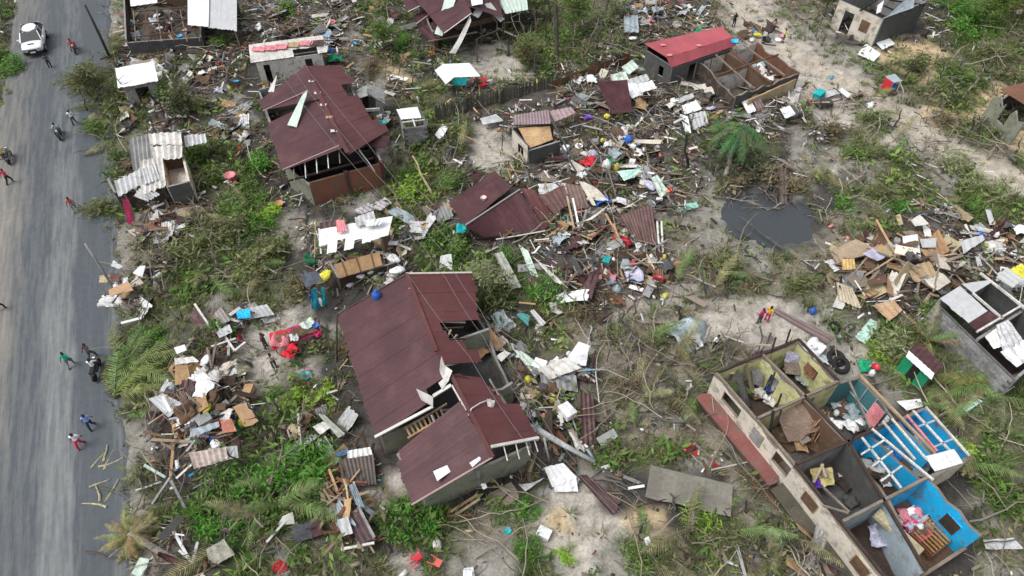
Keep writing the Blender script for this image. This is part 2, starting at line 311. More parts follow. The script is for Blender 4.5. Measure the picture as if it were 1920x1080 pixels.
def panel(q, ribs=0, amp=.02, th=.006, nv=6, crumple=0.0, curl=0.0, seed=0, ragged=0.0, nu=None):
    """thin sheet between four corners a b c d; ribs run from the a-b side to the d-c side; real thickness"""
    a, b, c, d = [np.asarray(p, float) for p in q]; n = norm(np.cross(b-a, d-a)); 
    if n[2] < 0: n = -n
    nu = nu or max(4, ribs*4); r = np.random.RandomState(seed)
    U, Vv = np.meshgrid(np.linspace(0, 1, nu+1), np.linspace(0, 1, nv+1)); U = U.ravel(); Vv = Vv.ravel()
    rag = ragged*(vnoise(U*nu*.35+seed*3.1, 0*U)-.5)*2
    V2 = np.clip(Vv + rag*(Vv > .99)*1.0 - .6*rag*(Vv < .01), -.3, 1.3)
    P = (a[None]*(1-U)[:, None]+b[None]*U[:, None])*(1-V2)[:, None] + (d[None]*(1-U)[:, None]+c[None]*U[:, None])*V2[:, None]
    off = amp*np.cos(2*math.pi*ribs*U) if ribs else 0*U
    off = off + crumple*(fbm(U*3+seed*1.7, Vv*3+seed*.9, 3)-.45)*2 + curl*((Vv-.5)**2*4-.5)
    P = P + off[:, None]*n[None]; Q = P - th*n[None]; m = (nu+1)*(nv+1); Fc = []
    for j in range(nv):
        for i in range(nu):
            k = j*(nu+1)+i; Fc.append((k, k+1, k+nu+2, k+nu+1)); Fc.append((m+k, m+k+nu+1, m+k+nu+2, m+k+1))
    ring = [i for i in range(nu+1)] + [j*(nu+1)+nu for j in range(1, nv+1)] + [nv*(nu+1)+i for i in range(nu-1, -1, -1)] + [j*(nu+1) for j in range(nv-1, 0, -1)]
    for i in range(len(ring)):
        x, y = ring[i], ring[(i+1) % len(ring)]; Fc.append((y, x, m+x, m+y))
    return np.vstack([P, Q]), Fc
def lerp(a, b, t): return np.asarray(a)*(1-t)+np.asarray(b)*t

def slope(parent, a, b, c, d, n, color, skip=(), gaps=(), mat='roof_paint', ribs=3, trim=None, lengths=None, jit=.02, seed=0, th=.008, name='roof_sheet'):
    """a,b = ridge ends, d,c = eave ends (world points): n metal sheets laid side by side, each a part"""
    r = random.Random(seed*7+3)
    for i in range(n):
        if i in skip: continue
        t0 = i/n; t1 = (i+1)/n+.012
        l1 = 1.0 if not lengths else lengths.get(i, 1.0)
        q0 = lerp(a, b, t0); q1 = lerp(a, b, t1); e0 = lerp(d, c, t0); e1 = lerp(d, c, t1)
        if isinstance(l1, tuple): q0, e0 = lerp(q0, e0, l1[0]), lerp(q0, e0, l1[1]); q1, e1 = lerp(q1, e1, l1[0]), lerp(q1, e1, l1[1])
        else: e0 = lerp(q0, e0, l1); e1 = lerp(q1, e1, l1)
        up = np.array((0, 0, .006*(i % 2)+.003*r.random()))
        V, Fc = panel([q0+up, q1+up, e1+up, e0+up], ribs=ribs, amp=.0016, th=th, nv=8, ragged=.018, crumple=jit*.7, seed=seed*31+i)
        k = 1+r.uniform(-.03, .03); col = tuple(x*k for x in cc(color))
        part(name, V, Fc, mat, col, parent)
def wall(parent, a, b, z0, z1, t=.14, colL='cream', colR='cream', ctop='grey', openings=(), rag=0.0, mat='plaster', seed=0, name='wall', z1b=None):
    """wall from a to b (xy): left face coloured colL, right face colR; openings (u0,u1,lo,hi) in metres"""
    a = np.array(a[:2], float); b = np.array(b[:2], float); L = np.linalg.norm(b-a); d = (b-a)/L; n = np.array((-d[1], d[0]))*t/2
    z1b = z1 if z1b is None else z1b
    cuts = sorted(set([0, L]+[min(max(q, 0), L) for o in openings for q in o[:2]]+([L*k/max(1, round(L/.6)) for k in range(1, max(1, round(L/.6)))] if rag else [])))
    VS = []; FS = []; MI = []; r = random.Random(seed); cnt = 0; hs_ = [r.uniform(-rag, 0) for _ in range(len(cuts)+1)]
    def seg(u0, u1, lo0, lo1, h0, h1):
        nonlocal cnt
        p0 = a+d*u0; p1 = a+d*u1
        V = [(*(p0-n), lo0), (*(p1-n), lo1), (*(p1+n), lo1), (*(p0+n), lo0), (*(p0-n), h0), (*(p1-n), h1), (*(p1+n), h1), (*(p0+n), h0)]
        VS.extend(V); FS.extend([tuple(i+cnt for i in f) for f in BOXF]); cnt += 8; MI.extend([2, 2, 1, 2, 0, 2])
    for i in range(len(cuts)-1):
        u0, u1 = cuts[i], cuts[i+1]; um = (u0+u1)/2; zt0 = z1+(z1b-z1)*u0/L; zt1 = z1+(z1b-z1)*u1/L
        ops = [o for o in openings if o[0] <= um <= o[1]]
        if rag: zt0 += hs_[i]; zt1 += hs_[i+1]
        if ops:
            o = ops[0]
            if o[2] > z0+.01: seg(u0, u1, z0, z0, z0+0+o[2]-z0, o[2])
            if o[3] < min(zt0, zt1)-.02: seg(u0, u1, o[3], o[3], zt0, zt1)
        else: seg(u0, u1, z0, z0, zt0, zt1)
    ms = []
    for c in (colL, colR, ctop):
        k = 'w_'+str(c)+mat
        if k not in MAT:
            m0 = MAT[mat].copy(); m0.name = k; 
            for nd in m0.node_tree.nodes:
                if nd.type == 'OBJECT_INFO':
                    rgb = m0.node_tree.nodes.new('ShaderNodeRGB'); rgb.outputs[0].default_value = (*cc(c), 1)
                    for lk in list(nd.outputs['Color'].links): m0.node_tree.links.new(rgb.outputs[0], lk.to_socket)
            MAT[k] = m0
        ms.append(k)
    return part(name, VS, FS, ms, 'white', parent, mi=MI)
def gable_tri(parent, a, b, apex, z, color, t=.1):
    a = np.array((*a[:2], z)); b = np.array((*b[:2], z)); d = norm(b-a); n = np.array((-d[1], d[0], 0))*t/2
    V = [a-n, b-n, apex-n, a+n, b+n, apex+n]; return part('gable', V, [(0, 1, 2), (5, 4, 3), (0, 3, 4, 1), (1, 4, 5, 2), (2, 5, 3, 0)], 'plaster', color, parent)
def shutter(parent, a, b, u, w, lo, hi, side, color, frame='rawwood', name='window', off=.09):
    """a boarded window standing proud of the wall a-b on its left (+1) or right (-1) face, with frame child"""
    a = np.array(a[:2], float); b = np.array(b[:2], float); d = (b-a)/np.linalg.norm(b-a); n = np.array((-d[1], d[0]))*off*side
    p = lambda uu, z: np.array((*(a+d*uu+n), z))
    V, Fc = panel([p(u, hi), p(u+w, hi), p(u+w, lo), p(u, lo)], th=.03, nv=2, nu=2); o = part(name, V, Fc, 'wood', color, parent)
    fs = [beam(p(u, z), p(u+w, z), .05, .06) for z in (lo, hi)] + [beam(p(uu, lo), p(uu, hi), .05, .06) for uu in (u, u+w)]
    V, Fc = join(*fs); part('frame', V, Fc, 'wood', frame, o); return o
def verge(parent, p, q, color, w=.12, h=.05, name='flashing', mat='clean_metal'): V, Fc = beam(p, q, w, h); return part(name, V, Fc, mat, color, parent)

# ------------------------------------------------------------------ ground
def build_ground():
    def grid(x0, x1, y0, y1, s, cut=None):
        xs = np.arange(x0, x1+s*.5, s); ys = np.arange(y0, y1+s*.5, s); X, Y = np.meshgrid(xs, ys); nx = len(xs); ny = len(ys)
        I = (np.arange(ny-1)[:, None]*nx+np.arange(nx-1)[None]).ravel(); return X.ravel(), Y.ravel(), np.stack([I, I+1, I+nx+1, I+nx], 1)
    xs = np.concatenate([np.arange(-420, -62, 12), np.arange(-62, 62, .22), np.arange(62, 421, 12)])
    ys = np.concatenate([np.arange(-300, 4, 12), np.arange(4, 74, .22), np.arange(76, 500, 12)])
    X, Y = np.meshgrid(xs, ys); nx, ny = len(xs), len(ys); X = X.ravel(); Y = Y.ravel()
    I = (np.arange(ny-1)[:, None]*nx+np.arange(nx-1)[None]).ravel(); Fc = np.stack([I, I+1, I+nx+1, I+nx], 1)
    Z = terrain(X, Y); z = zones(X, Y); c = sum(z[k][:, None]*np.array(ZC[k])[None] for k in CH)
    c = c*(0.72+.62*fbm(X*1.4+3, Y*1.4, 4))[:, None]
    sp = vnoise(X*3.3+90, Y*3.3)[:, None]; c = np.where(sp > .78, c*.72, c)
    me = mesh('ground', np.stack([X, Y, Z], 1), Fc, 'soil', True, col=np.clip(c, .01, .8))
    o = link('ground', me); o['kind'] = 'structure'
build_ground()
def build_road():
    ang = math.atan2(RNV[1], RNV[0]); xs = np.arange(-.3, 8.6, .25); ys = np.arange(-40, 130, .5); X, Y = np.meshgrid(xs, ys); nx, ny = len(xs), len(ys)
    X = X.ravel(); Y = Y.ravel(); e = (X < -.2)|(X > 8.3); X = X + np.where(X < .2, (fbm(Y*.7, Y*0+3)-.5)*.9, 0)+np.where(X > 8.2, (fbm(Y*.6, Y*0+30)-.5)*1.2, 0)
    Z = .035 - .012*((X-4.2)/4.2)**2 - .12*e + .008*(fbm(X, Y, 2)-.5)
    I = (np.arange(ny-1)[:, None]*nx+np.arange(nx-1)[None]).ravel()
    # local x = metres left of the edge; local y runs back down the road so the frame stays right-handed
    me = mesh('road', np.stack([X, -Y, Z], 1), np.stack([I+nx, I+nx+1, I+1, I], 1), 'asphalt', True)
    o = link('road', me, None, (RA[0], RA[1], 0.0), rot=(0, 0, ang)); o['kind'] = 'structure'
build_road()
def build_pond():
    n = 40; V = [(0, 0, 0)]+[((1+.14*math.sin(3*t)+.1*math.sin(5*t+1))*8*math.cos(t), (1+.14*math.sin(3*t)+.1*math.sin(5*t+1))*7*math.sin(t), 0) for t in [2*math.pi*i/n for i in range(n)]]
    o = link('pond_water', mesh('pond_water', V, [(0, i+1, (i+1) % n+1) for i in range(n)], 'pond_water'), None, (POND[0], POND[1], -.24)); o['kind'] = 'structure'
    o = link('puddle_water', mesh('puddle_water', [(x*.5, y*.25, z) for x, y, z in V], [(0, i+1, (i+1) % n+1) for i in range(n)], 'pond_water'), None, (POND2[0], POND2[1], -.04)); o['kind'] = 'structure'
build_pond()
# ------------------------------------------------------------------ buildings
def Gq(pts): return [G(*p) for p in pts]
def posts(parent, pts, w=.1, color='oldwood', name='post'):
    for p in pts: V, Fc = beam((p[0], p[1], -.2), (p[0], p[1], p[2]), w, w); part(name, V, Fc, 'wood', color, parent)
def frame_beam(parent, p, q, color='oldwood', w=.08, h=.1, name='rafter', mat='wood'): V, Fc = beam(p, q, w, h); return part(name, V, Fc, mat, color, parent)
def gz(p, q): return (min(p[2], q[2]))
def shed(name, label, quad, n, color, walls, inset=.3, cat='hut', mat='metal', ribs=4, skip=(), lengths=None, floor=None, seed=0, jit=.03, openings=None, wcol='oldwood', rag=0, group=None, raft=True):
    a, b, c, d = Gq(quad); t = thing(name, label, cat, (*((a+b+c+d)/4)[:2], 0), group=group)
    slope(t, a, b, c, d, n, color, skip, mat=mat, ribs=ribs, lengths=lengths, seed=seed, jit=jit)
    ctr = (a+b+c+d)/4
    P = []
    for p in (a, b, c, d):
        v = p-ctr; l = np.linalg.norm(v[:2]); q = p.copy(); q[:2] = ctr[:2]+v[:2]*(1-inset*1.4/l); q[2] = p[2]-.12; P.append(q)
    for i in range(4):
        w = walls[i]
        if w is None: continue
        p, q = P[i], P[(i+1) % 4]; cl = w if not isinstance(w, tuple) else w[0]; cr = w if not isinstance(w, tuple) else w[1]
        wall(t, p, q, -.3, p[2], colL=cl, colR=cr, ctop='grey', z1b=q[2], openings=(openings or {}).get(i, ()), rag=rag, seed=seed+i, mat='concrete' if cl in ('grey', 'darkgrey') else 'plaster')
    posts(t, P, color=wcol)
    if raft:
        for i in range(3): f = (i+.5)/3; u = np.array((0, 0, -.07)); frame_beam(t, lerp(a, d, f)+u, lerp(b, c, f)+u, w=.06, h=.08)
    if floor: V, Fc = panel([p*np.array((1, 1, 0))+np.array((0, 0, .05)) for p in P], th=.1, nu=2, nv=2); part('floor', V, Fc, 'concrete', floor, t)
    return t, P

def house_a():
    a, b, c, d = Gq([(762, 514, 3.9), (843, 724, 3.9), (703, 820, 2.5), (632, 590, 2.5)])
    t = thing('maroon_roofed_house', 'largest maroon roofed house in the middle, white flashing torn along its ridge', 'house', (*((a+c)/2)[:2], 0))
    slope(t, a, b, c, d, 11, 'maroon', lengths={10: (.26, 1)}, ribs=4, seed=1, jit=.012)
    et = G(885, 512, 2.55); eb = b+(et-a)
    slope(t, a, b, eb, et, 11, 'maroon_lit', skip=(9, 10), lengths={1: .97, 2: .9, 3: .84, 4: .8, 5: (0, .2), 6: (0, .24), 7: (0, .42), 8: (0, .56)}, ribs=4, seed=2, jit=.03)  # same roof as the left slope; its glare is put into the brighter colour
    verge(t, d+(0, 0, .03), a+(0, 0, .03), 'darkbrown', .08); verge(t, a+(0, 0, .05), et+(0, 0, .05), 'cream', .12)
    verge(t, G(766, 541, 3.9), G(872, 541, 2.75), 'pink', .07); verge(t, G(802, 602, 3.75), G(872, 604, 2.9), 'offwhite', .12)
    verge(t, c+(0, 0, .02), G(812, 762, 3.45), 'offwhite', .14, .08); verge(t, G(812, 743, 3.6), G(846, 722, 3.9), 'offwhite', .16, .08)
    verge(t, G(834, 685, 3.75), G(880, 676, 3.1), 'offwhite', .12, .08)
    verge(t, a+(0, 0, .05), lerp(a, b, .72)+(0, 0, .06), 'maroon_lit', .22, .03, 'ridge_cap', 'roof_paint')
    for q, s in (([(780, 729, 4.1), (812, 744, 3.8), (812, 762, 3.6), (790, 750, 3.9)], 1), ([(828, 668, 4.25), (836, 690, 3.9), (832, 712, 3.9), (824, 694, 4.1)], 2), ([(822, 718, 4.0), (845, 697, 4.1), (843, 712, 4.0), (829, 730, 3.9)], 3), ([(835, 686, 3.9), (848, 695, 4.1), (840, 716, 4.1), (830, 708, 3.9)], 4)):
        V, Fc = panel(Gq(q), th=.02, nv=3, nu=3, crumple=.08, seed=s); part('torn_flashing', V, Fc, 'clean_metal', 'offwhite', t)
    ins = lambda p, k, z: np.array((*(lerp(p, (a+c+b+d+et+eb)/6, k)[:2]), z))
    L0, L1 = ins(d, .08, 2.35), ins(c, .08, 2.35); R0, R1 = ins(et, .10, 2.3), ins(eb, .10, 2.2)
    wall(t, L0, L1, -.3, 2.35, colL='brown', colR='brown'); wall(t, L1, R1, -.3, 2.1, colL='tan', colR='olivew', rag=.5, openings=((2.2, 3.2, 0, 1.9), (5, 6, .9, 1.8)), seed=3)
    wall(t, R1, R0, -.3, 1.3, colL='olivew', colR='oldwood', rag=.6, seed=4); wall(t, R0, L0, -.3, 2.3, colL='olivew', colR='olivew')
    wall(t, lerp(L0, L1, .5), lerp(R0, R1, .5), -.2, 2.2, colL='olivew', colR='olivew')
    posts(t, [L0, L1]); fl = [np.array((p[0], p[1], .1)) for p in (L0, R0, R1, L1)]
    V, Fc = panel(fl, th=.15, nu=2, nv=2); part('floor', V, Fc, 'concrete', 'darkgrey', t)
    for k in range(5): f = .42+.1*k; u = np.array((0, 0, -.08)); frame_beam(t, lerp(a, b, f)+u, lerp(lerp(a, b, f), lerp(et, eb, f), .55-.04*k)+u, 'darkbrown', .06, .09)
    frame_beam(t, G(835, 640, 3.2), G(846, 618, 3.5), 'rawwood'); frame_beam(t, G(848, 640, 3.0), G(857, 628, 3.4), 'rawwood')
    # bared ceiling timbers between this roof and the lower one
    for i in range(9):
        f = i/8; p = G(770+f*62, 818-f*36, 2.2); q = G(760+f*64, 800-f*36, 2.25); frame_beam(t, p, q, ('rawwood', 'tan', 'straw')[i % 3], .09, .1)
    frame_beam(t, G(765, 822, 2.3), G(842, 776, 2.3), 'tan', .1, .14, 'wall_plate'); frame_beam(t, G(758, 805, 2.2), G(838, 757, 2.4), 'rawwood', .08, .1, 'wall_plate'); frame_beam(t, G(808, 778, 2.6), G(818, 798, 2.3), 'offwhite', .08, .1)
house_a()
def house_b():
    a, b, c, d = Gq([(862, 752, 3.9), (924, 858, 3.9), (772, 947, 2.6), (738, 853, 2.6)])
    t = thing('maroon_roofed_house', 'lower maroon house with two white roof scraps above a mildewed pale wall', 'house', (*((a+c)/2)[:2], 0))
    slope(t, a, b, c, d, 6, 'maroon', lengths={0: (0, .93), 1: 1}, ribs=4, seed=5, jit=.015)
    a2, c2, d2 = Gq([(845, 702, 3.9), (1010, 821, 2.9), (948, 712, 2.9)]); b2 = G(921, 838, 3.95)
    slope(t, a2, b2, c2, d2, 7, 'maroon_lit', lengths={0: .55, 1: .62, 2: .7}, ribs=4, seed=6, jit=.015)
    verge(t, b+(0, 0, .03), c+(0, 0, .03), (.36, .25, .23), .08, .05); verge(t, b2+(0, 0, .02), c2+(0, 0, .02), 'offwhite', .14, .08)
    verge(t, a2+(0, 0, .05), b+(0, 0, .05), 'maroon_lit', .2, .03, 'ridge_cap', 'roof_paint'); verge(t, G(847, 722, 3.85), G(874, 770, 3.85), 'offwhite', .08)
    V, Fc = panel(Gq([(845, 703, 4.0), (862, 700, 3.95), (898, 719, 3.3), (890, 726, 3.1)]), th=.02, nu=4, nv=3, crumple=.05); part('lifted_sheet', V, Fc, 'roof_paint', 'maroon', t)
    p0, p1 = G(792, 926, 1.85), G(994, 836, 1.9); q0, q1 = G(745, 850, 2.2), G(938, 735, 2.2)
    wall(t, p0, p1, -.3, 1.9, colL='olivew', colR='olivew', ctop='cream'); wall(t, p1, q1, -.3, 1.9, colL='olivew', colR='olivew'); wall(t, q0, p0, -.3, 2.2, colL='brown', colR='brown'); wall(t, q1, q0, -.3, 2.0, colL='tan', colR='tan')
    V, Fc = panel([np.array((p[0], p[1], .1)) for p in (p0, p1, q1, q0)], th=.15, nu=2, nv=2); part('floor', V, Fc, 'concrete', 'darkgrey', t)
    V, Fc = beam((*lerp(p0, p1, .5)[:2], -.1), (*lerp(p0, p1, .5)[:2], 1.95), .2, .22); part('pillar', V, Fc, 'concrete', 'grey', t)
    for f, l in ((.25, .55), (.5, .6), (.72, .5), (.9, .4)):
        p = lerp(b2, c2, f); frame_beam(t, p+(0, 0, -.08), p+np.array((.18, -l, -.5)), 'offwhite', .05, .05)
    for k in (.3, .7): frame_beam(t, lerp(b2, c2, k)+(0, 0, -.1), lerp(a2, d2, k)+(0, 0, -.1))
house_b()
def house_c():
    r0, r1 = G(572, 124, 4.0), G(652, 288, 4.0); e0, e1 = G(484, 193, 2.6), G(530, 319, 2.7)
    t = thing('maroon_roofed_house', 'maroon roofed house with brick red front wall and white patches along its ridge', 'house', (*((r0+e1)/2)[:2], 0))
    R = lambda k: lerp(r0, r1, k)
    E = lambda k: lerp(e0, e1, k)
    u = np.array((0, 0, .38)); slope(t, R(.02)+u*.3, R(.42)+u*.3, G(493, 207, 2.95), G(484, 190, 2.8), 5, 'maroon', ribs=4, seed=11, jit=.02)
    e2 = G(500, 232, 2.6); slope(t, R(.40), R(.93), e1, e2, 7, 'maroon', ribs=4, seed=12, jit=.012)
    g0, g1 = G(640, 122, 2.7), G(712, 252, 2.7); slope(t, r0, r1, g1, g0, 11, 'maroon_lit', ribs=4, seed=13, jit=.03, lengths={2: 1.12, 3: .7, 4: .72, 9: 1.15, 10: 1.3})
    verge(t, G(493, 208, 2.97), G(577, 170, 4.0), (.36, .25, .24), .09, .05); verge(t, e1+(0, 0, .03), G(636, 273, 3.9), (.36, .25, .24), .09, .06)
    verge(t, r0+(0, 0, .08), r1+(0, 0, .08), 'maroon_lit', .28, .03, 'ridge_cap', 'roof_paint')
    for i, (x, y) in enumerate(((584, 152), (595, 174), (606, 196), (617, 219), (626, 245))):
        p = G(x, y, 4.08); V, Fc = panel([p+np.array(q) for q in ((-.25, .12, 0), (.22, .16, 0), (.25, -.14, .02), (-.2, -.15, 0))], th=.03, nu=3, nv=3, crumple=.05, seed=i); part('ridge_patch', V, Fc, 'clean_metal', 'offwhite' if i != 3 else 'tan', t)
    V, Fc = panel(Gq([(577, 170, 4.5), (568, 176, 4.3), (538, 234, 3.3), (556, 239, 3.3)]), th=.02, nu=3, nv=6, crumple=.06); part('bent_flashing', V, Fc, 'clean_metal', 'palegreen', t)
    V, Fc = panel(Gq([(519, 141, 3.6), (514, 150, 3.3), (502, 172, 3.0), (513, 174, 3.2)]), th=.02, nu=3, nv=5, crumple=.05); part('bent_flashing', V, Fc, 'clean_metal', 'offwhite', t)
    V, Fc = panel(Gq([(661, 260, 3.4), (674, 284, 3.1), (704, 321, 2.3), (690, 302, 2.3)]), th=.02, nu=3, nv=6, crumple=.05); part('bent_flashing', V, Fc, 'clean_metal', 'offwhite', t)
    V, Fc = panel(Gq([(656, 250, 3.2), (662, 272, 3.0), (722, 278, 2.3), (732, 256, 2.3)]), th=.02, nu=5, nv=5, crumple=.05, ribs=4); part('slipped_sheet', V, Fc, 'roof_paint', 'maroon', t)
    V, Fc = panel(Gq([(622, 160, 3.4), (618, 172, 3.3), (640, 190, 2.6), (648, 178, 2.6)]), th=.02, nu=4, nv=4, crumple=.08); part('bent_flashing', V, Fc, 'clean_metal', 'cream', t)
    # walls: base corners read on the ground
    b0, b1 = G(592, 384), G(722, 347); l0 = G(548, 352); bk0 = G(500, 215); bk1 = G(655, 175)
    wall(t, b0, b1, -.2, 2.0, colL='darkbrown', colR='brick', ctop='brown', t=.15, openings=()); wall(t, l0, b0, -.2, 1.9, colL='darkgrey', colR='olivew', rag=.1)
    wall(t, b1, bk1, -.2, 2.1, colL='brown', colR='brown'); wall(t, bk0, l0, -.2, 2.2, colL='olivew', colR='olivew', rag=.2); wall(t, bk1, bk0, -.2, 2.3, colL='grey', colR='grey')
    m = lerp(b0, b1, .5); V, Fc = beam((*m[:2], -.1), (*m[:2], 2.1), .25, .3); part('pillar', V, Fc, 'plaster', 'darkbrown', t); V, Fc = beam((*b1[:2], -.1), (*b1[:2], 2.15), .25, .3); part('pillar', V, Fc, 'plaster', 'maroon', t)
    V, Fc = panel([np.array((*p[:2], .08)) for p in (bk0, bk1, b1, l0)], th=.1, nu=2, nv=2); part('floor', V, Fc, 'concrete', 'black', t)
    wall(t, lerp(l0, bk0, .22), lerp(b1, bk1, .25), -.2, 2.6, colL='darkgrey', colR='darkgrey', openings=((1.6, 2.5, 0, 2.0), (5.2, 6.2, .9, 1.9)), mat='concrete')
    for i in range(5):
        f = .16+i*.2; p = lerp(e1, G(636, 273, 3.9), f); frame_beam(t, p+(0, .5, -.05), p+np.array((.25, -1.0, -.65)), 'offwhite' if i in (1, 2, 3) else 'oldwood', .06, .07)
    frame_beam(t, G(537, 340, 2.2), G(700, 296, 2.4), 'darkbrown', .1, .12, 'wall_plate')
    for p in ((545, 340), (568, 335), (583, 350)): frame_beam(t, (*G(*p)[:2], 0), (*G(*p)[:2], 2.1), 'oldwood', .09, .09, 'post')
house_c()
def house_d():
    t = thing('collapsed_maroon_roof', 'maroon roof fallen flat to the ground, white box on it', 'house', (*G(940, 390)[:2], 0))
    for i, (q, n, c, s) in enumerate((([(842, 379, .8), (927, 321, .9), (958, 352, 1.9), (871, 424, 1.7)], 6, 'maroon', 21), ([(873, 424, 1.75), (972, 357, 1.9), (1023, 433, .7), (905, 446, .6)], 6, 'maroon', 22), ([(975, 352, 1.6), (1003, 356, 1.5), (1040, 410, .7), (1022, 430, .7)], 3, 'maroon_lit', 23))):
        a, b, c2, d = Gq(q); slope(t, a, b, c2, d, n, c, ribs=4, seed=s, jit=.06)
    verge(t, G(873, 422, 1.8), G(975, 355, 1.95), 'grey', .1, .06, 'ridge_cap'); verge(t, G(930, 449, .75), G(1022, 433, .8), 'offwhite', .08)
    a, b, c, d = Gq([(810, 400, .5), (840, 377, .6), (850, 405, .6), (823, 421, .5)]); V, Fc = panel([a, b, c, d], ribs=5, amp=.03, nu=20, nv=4); part('shuttered_panel', V, Fc, 'wood', 'grey', t)
    for p, q in (((870, 445), (960, 448)), ((880, 432), (1010, 440))): frame_beam(t, G(*p, .3), G(*q, .4), 'darkbrown')
house_d()
def house_e():
    quad = [(1208, 82, 2.8), (1352, 50, 2.8), (1379, 86, 2.2), (1258, 127, 2.2)]
    a, b, c, d = Gq(quad); t = thing('faded_red_roofed_shed', 'long hut with a bright pinkish red sheet roof and dark open front', 'hut', (*((a+c)/2)[:2], 0))
    m0, m1 = G(1250, 108, 2.85), G(1372, 70, 2.85); slope(t, a, b, m1, m0, 7, 'pinkred', ribs=3, seed=31, jit=.02); slope(t, m0, m1, c, d, 7, 'pinkred', ribs=3, seed=32, jit=.02)
    P = [np.array((*lerp(p, (a+c)/2, .07)[:2], z)) for p, z in ((a, 2.6), (b, 2.6), (c, 2.0), (d, 2.0))]
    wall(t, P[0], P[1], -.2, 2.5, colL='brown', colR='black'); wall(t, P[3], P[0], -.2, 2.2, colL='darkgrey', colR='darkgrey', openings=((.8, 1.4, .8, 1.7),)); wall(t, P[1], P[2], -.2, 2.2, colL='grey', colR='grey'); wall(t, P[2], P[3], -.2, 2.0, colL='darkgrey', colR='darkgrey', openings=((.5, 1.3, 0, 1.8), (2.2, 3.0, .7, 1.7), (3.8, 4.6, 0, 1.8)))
    posts(t, P); 
    for i, (x, y) in enumerate(((1243, 84), (1310, 85), (1254, 103))): p = G(x, y, 2.95); V, Fc = panel([p+np.array(q) for q in ((-.25, .1, 0), (.2, .2, 0), (.3, -.1, 0), (-.1, -.15, 0))], th=.02, nu=3, nv=3, crumple=.05, seed=i); part('roof_patch', V, Fc, 'clean_metal', 'pink', t)
    t = thing('roofless_house', 'roofless house with brown rooms and white clutter beside the bright red roof', 'ruined house', (*G(1420, 130)[:2], 0))
    z = 1.9; A, B, Cc, D = Gq([(1312, 112, z), (1420, 78, z), (1500, 133, z), (1380, 178, z)])
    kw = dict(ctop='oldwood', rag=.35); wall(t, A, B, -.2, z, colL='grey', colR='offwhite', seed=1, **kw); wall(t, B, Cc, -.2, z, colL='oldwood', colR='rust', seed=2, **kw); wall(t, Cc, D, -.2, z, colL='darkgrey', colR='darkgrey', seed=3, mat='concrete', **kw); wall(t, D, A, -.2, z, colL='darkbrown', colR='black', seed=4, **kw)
    wall(t, lerp(A, B, .45), lerp(D, Cc, .55), -.2, z, colL='darkbrown', colR='brown', seed=5, ctop='brown', rag=.2); wall(t, lerp(A, D, .5), lerp(lerp(A, B, .45), lerp(D, Cc, .55), .5), -.2, z, colL='darkbrown', colR='offwhite', seed=6, ctop='brown', rag=.3)
    V, Fc = panel([np.array((*p[:2], .06)) for p in (A, B, Cc, D)], th=.1, nu=2, nv=2); part('floor', V, Fc, 'concrete', 'brown', t)
    for k, c in ((.25, 'oldwood'), (.5, 'rust'), (.75, 'oldwood')): frame_beam(t, lerp(A, B, k)+(0, 0, .1), lerp(D, Cc, k)+(0, 0, .1), c, .1, .12)
    frame_beam(t, lerp(A, D, .5)+(0, 0, .12), lerp(B, Cc, .5)+(0, 0, .12), 'brown', .1, .12)
    wall(t, G(1395, 215, 0), G(1483, 175, 0), -.2, 1.4, colL='tan', colR='straw', ctop='tan', name='bamboo_wall', rag=.1, mat='mat_weave')
house_e()

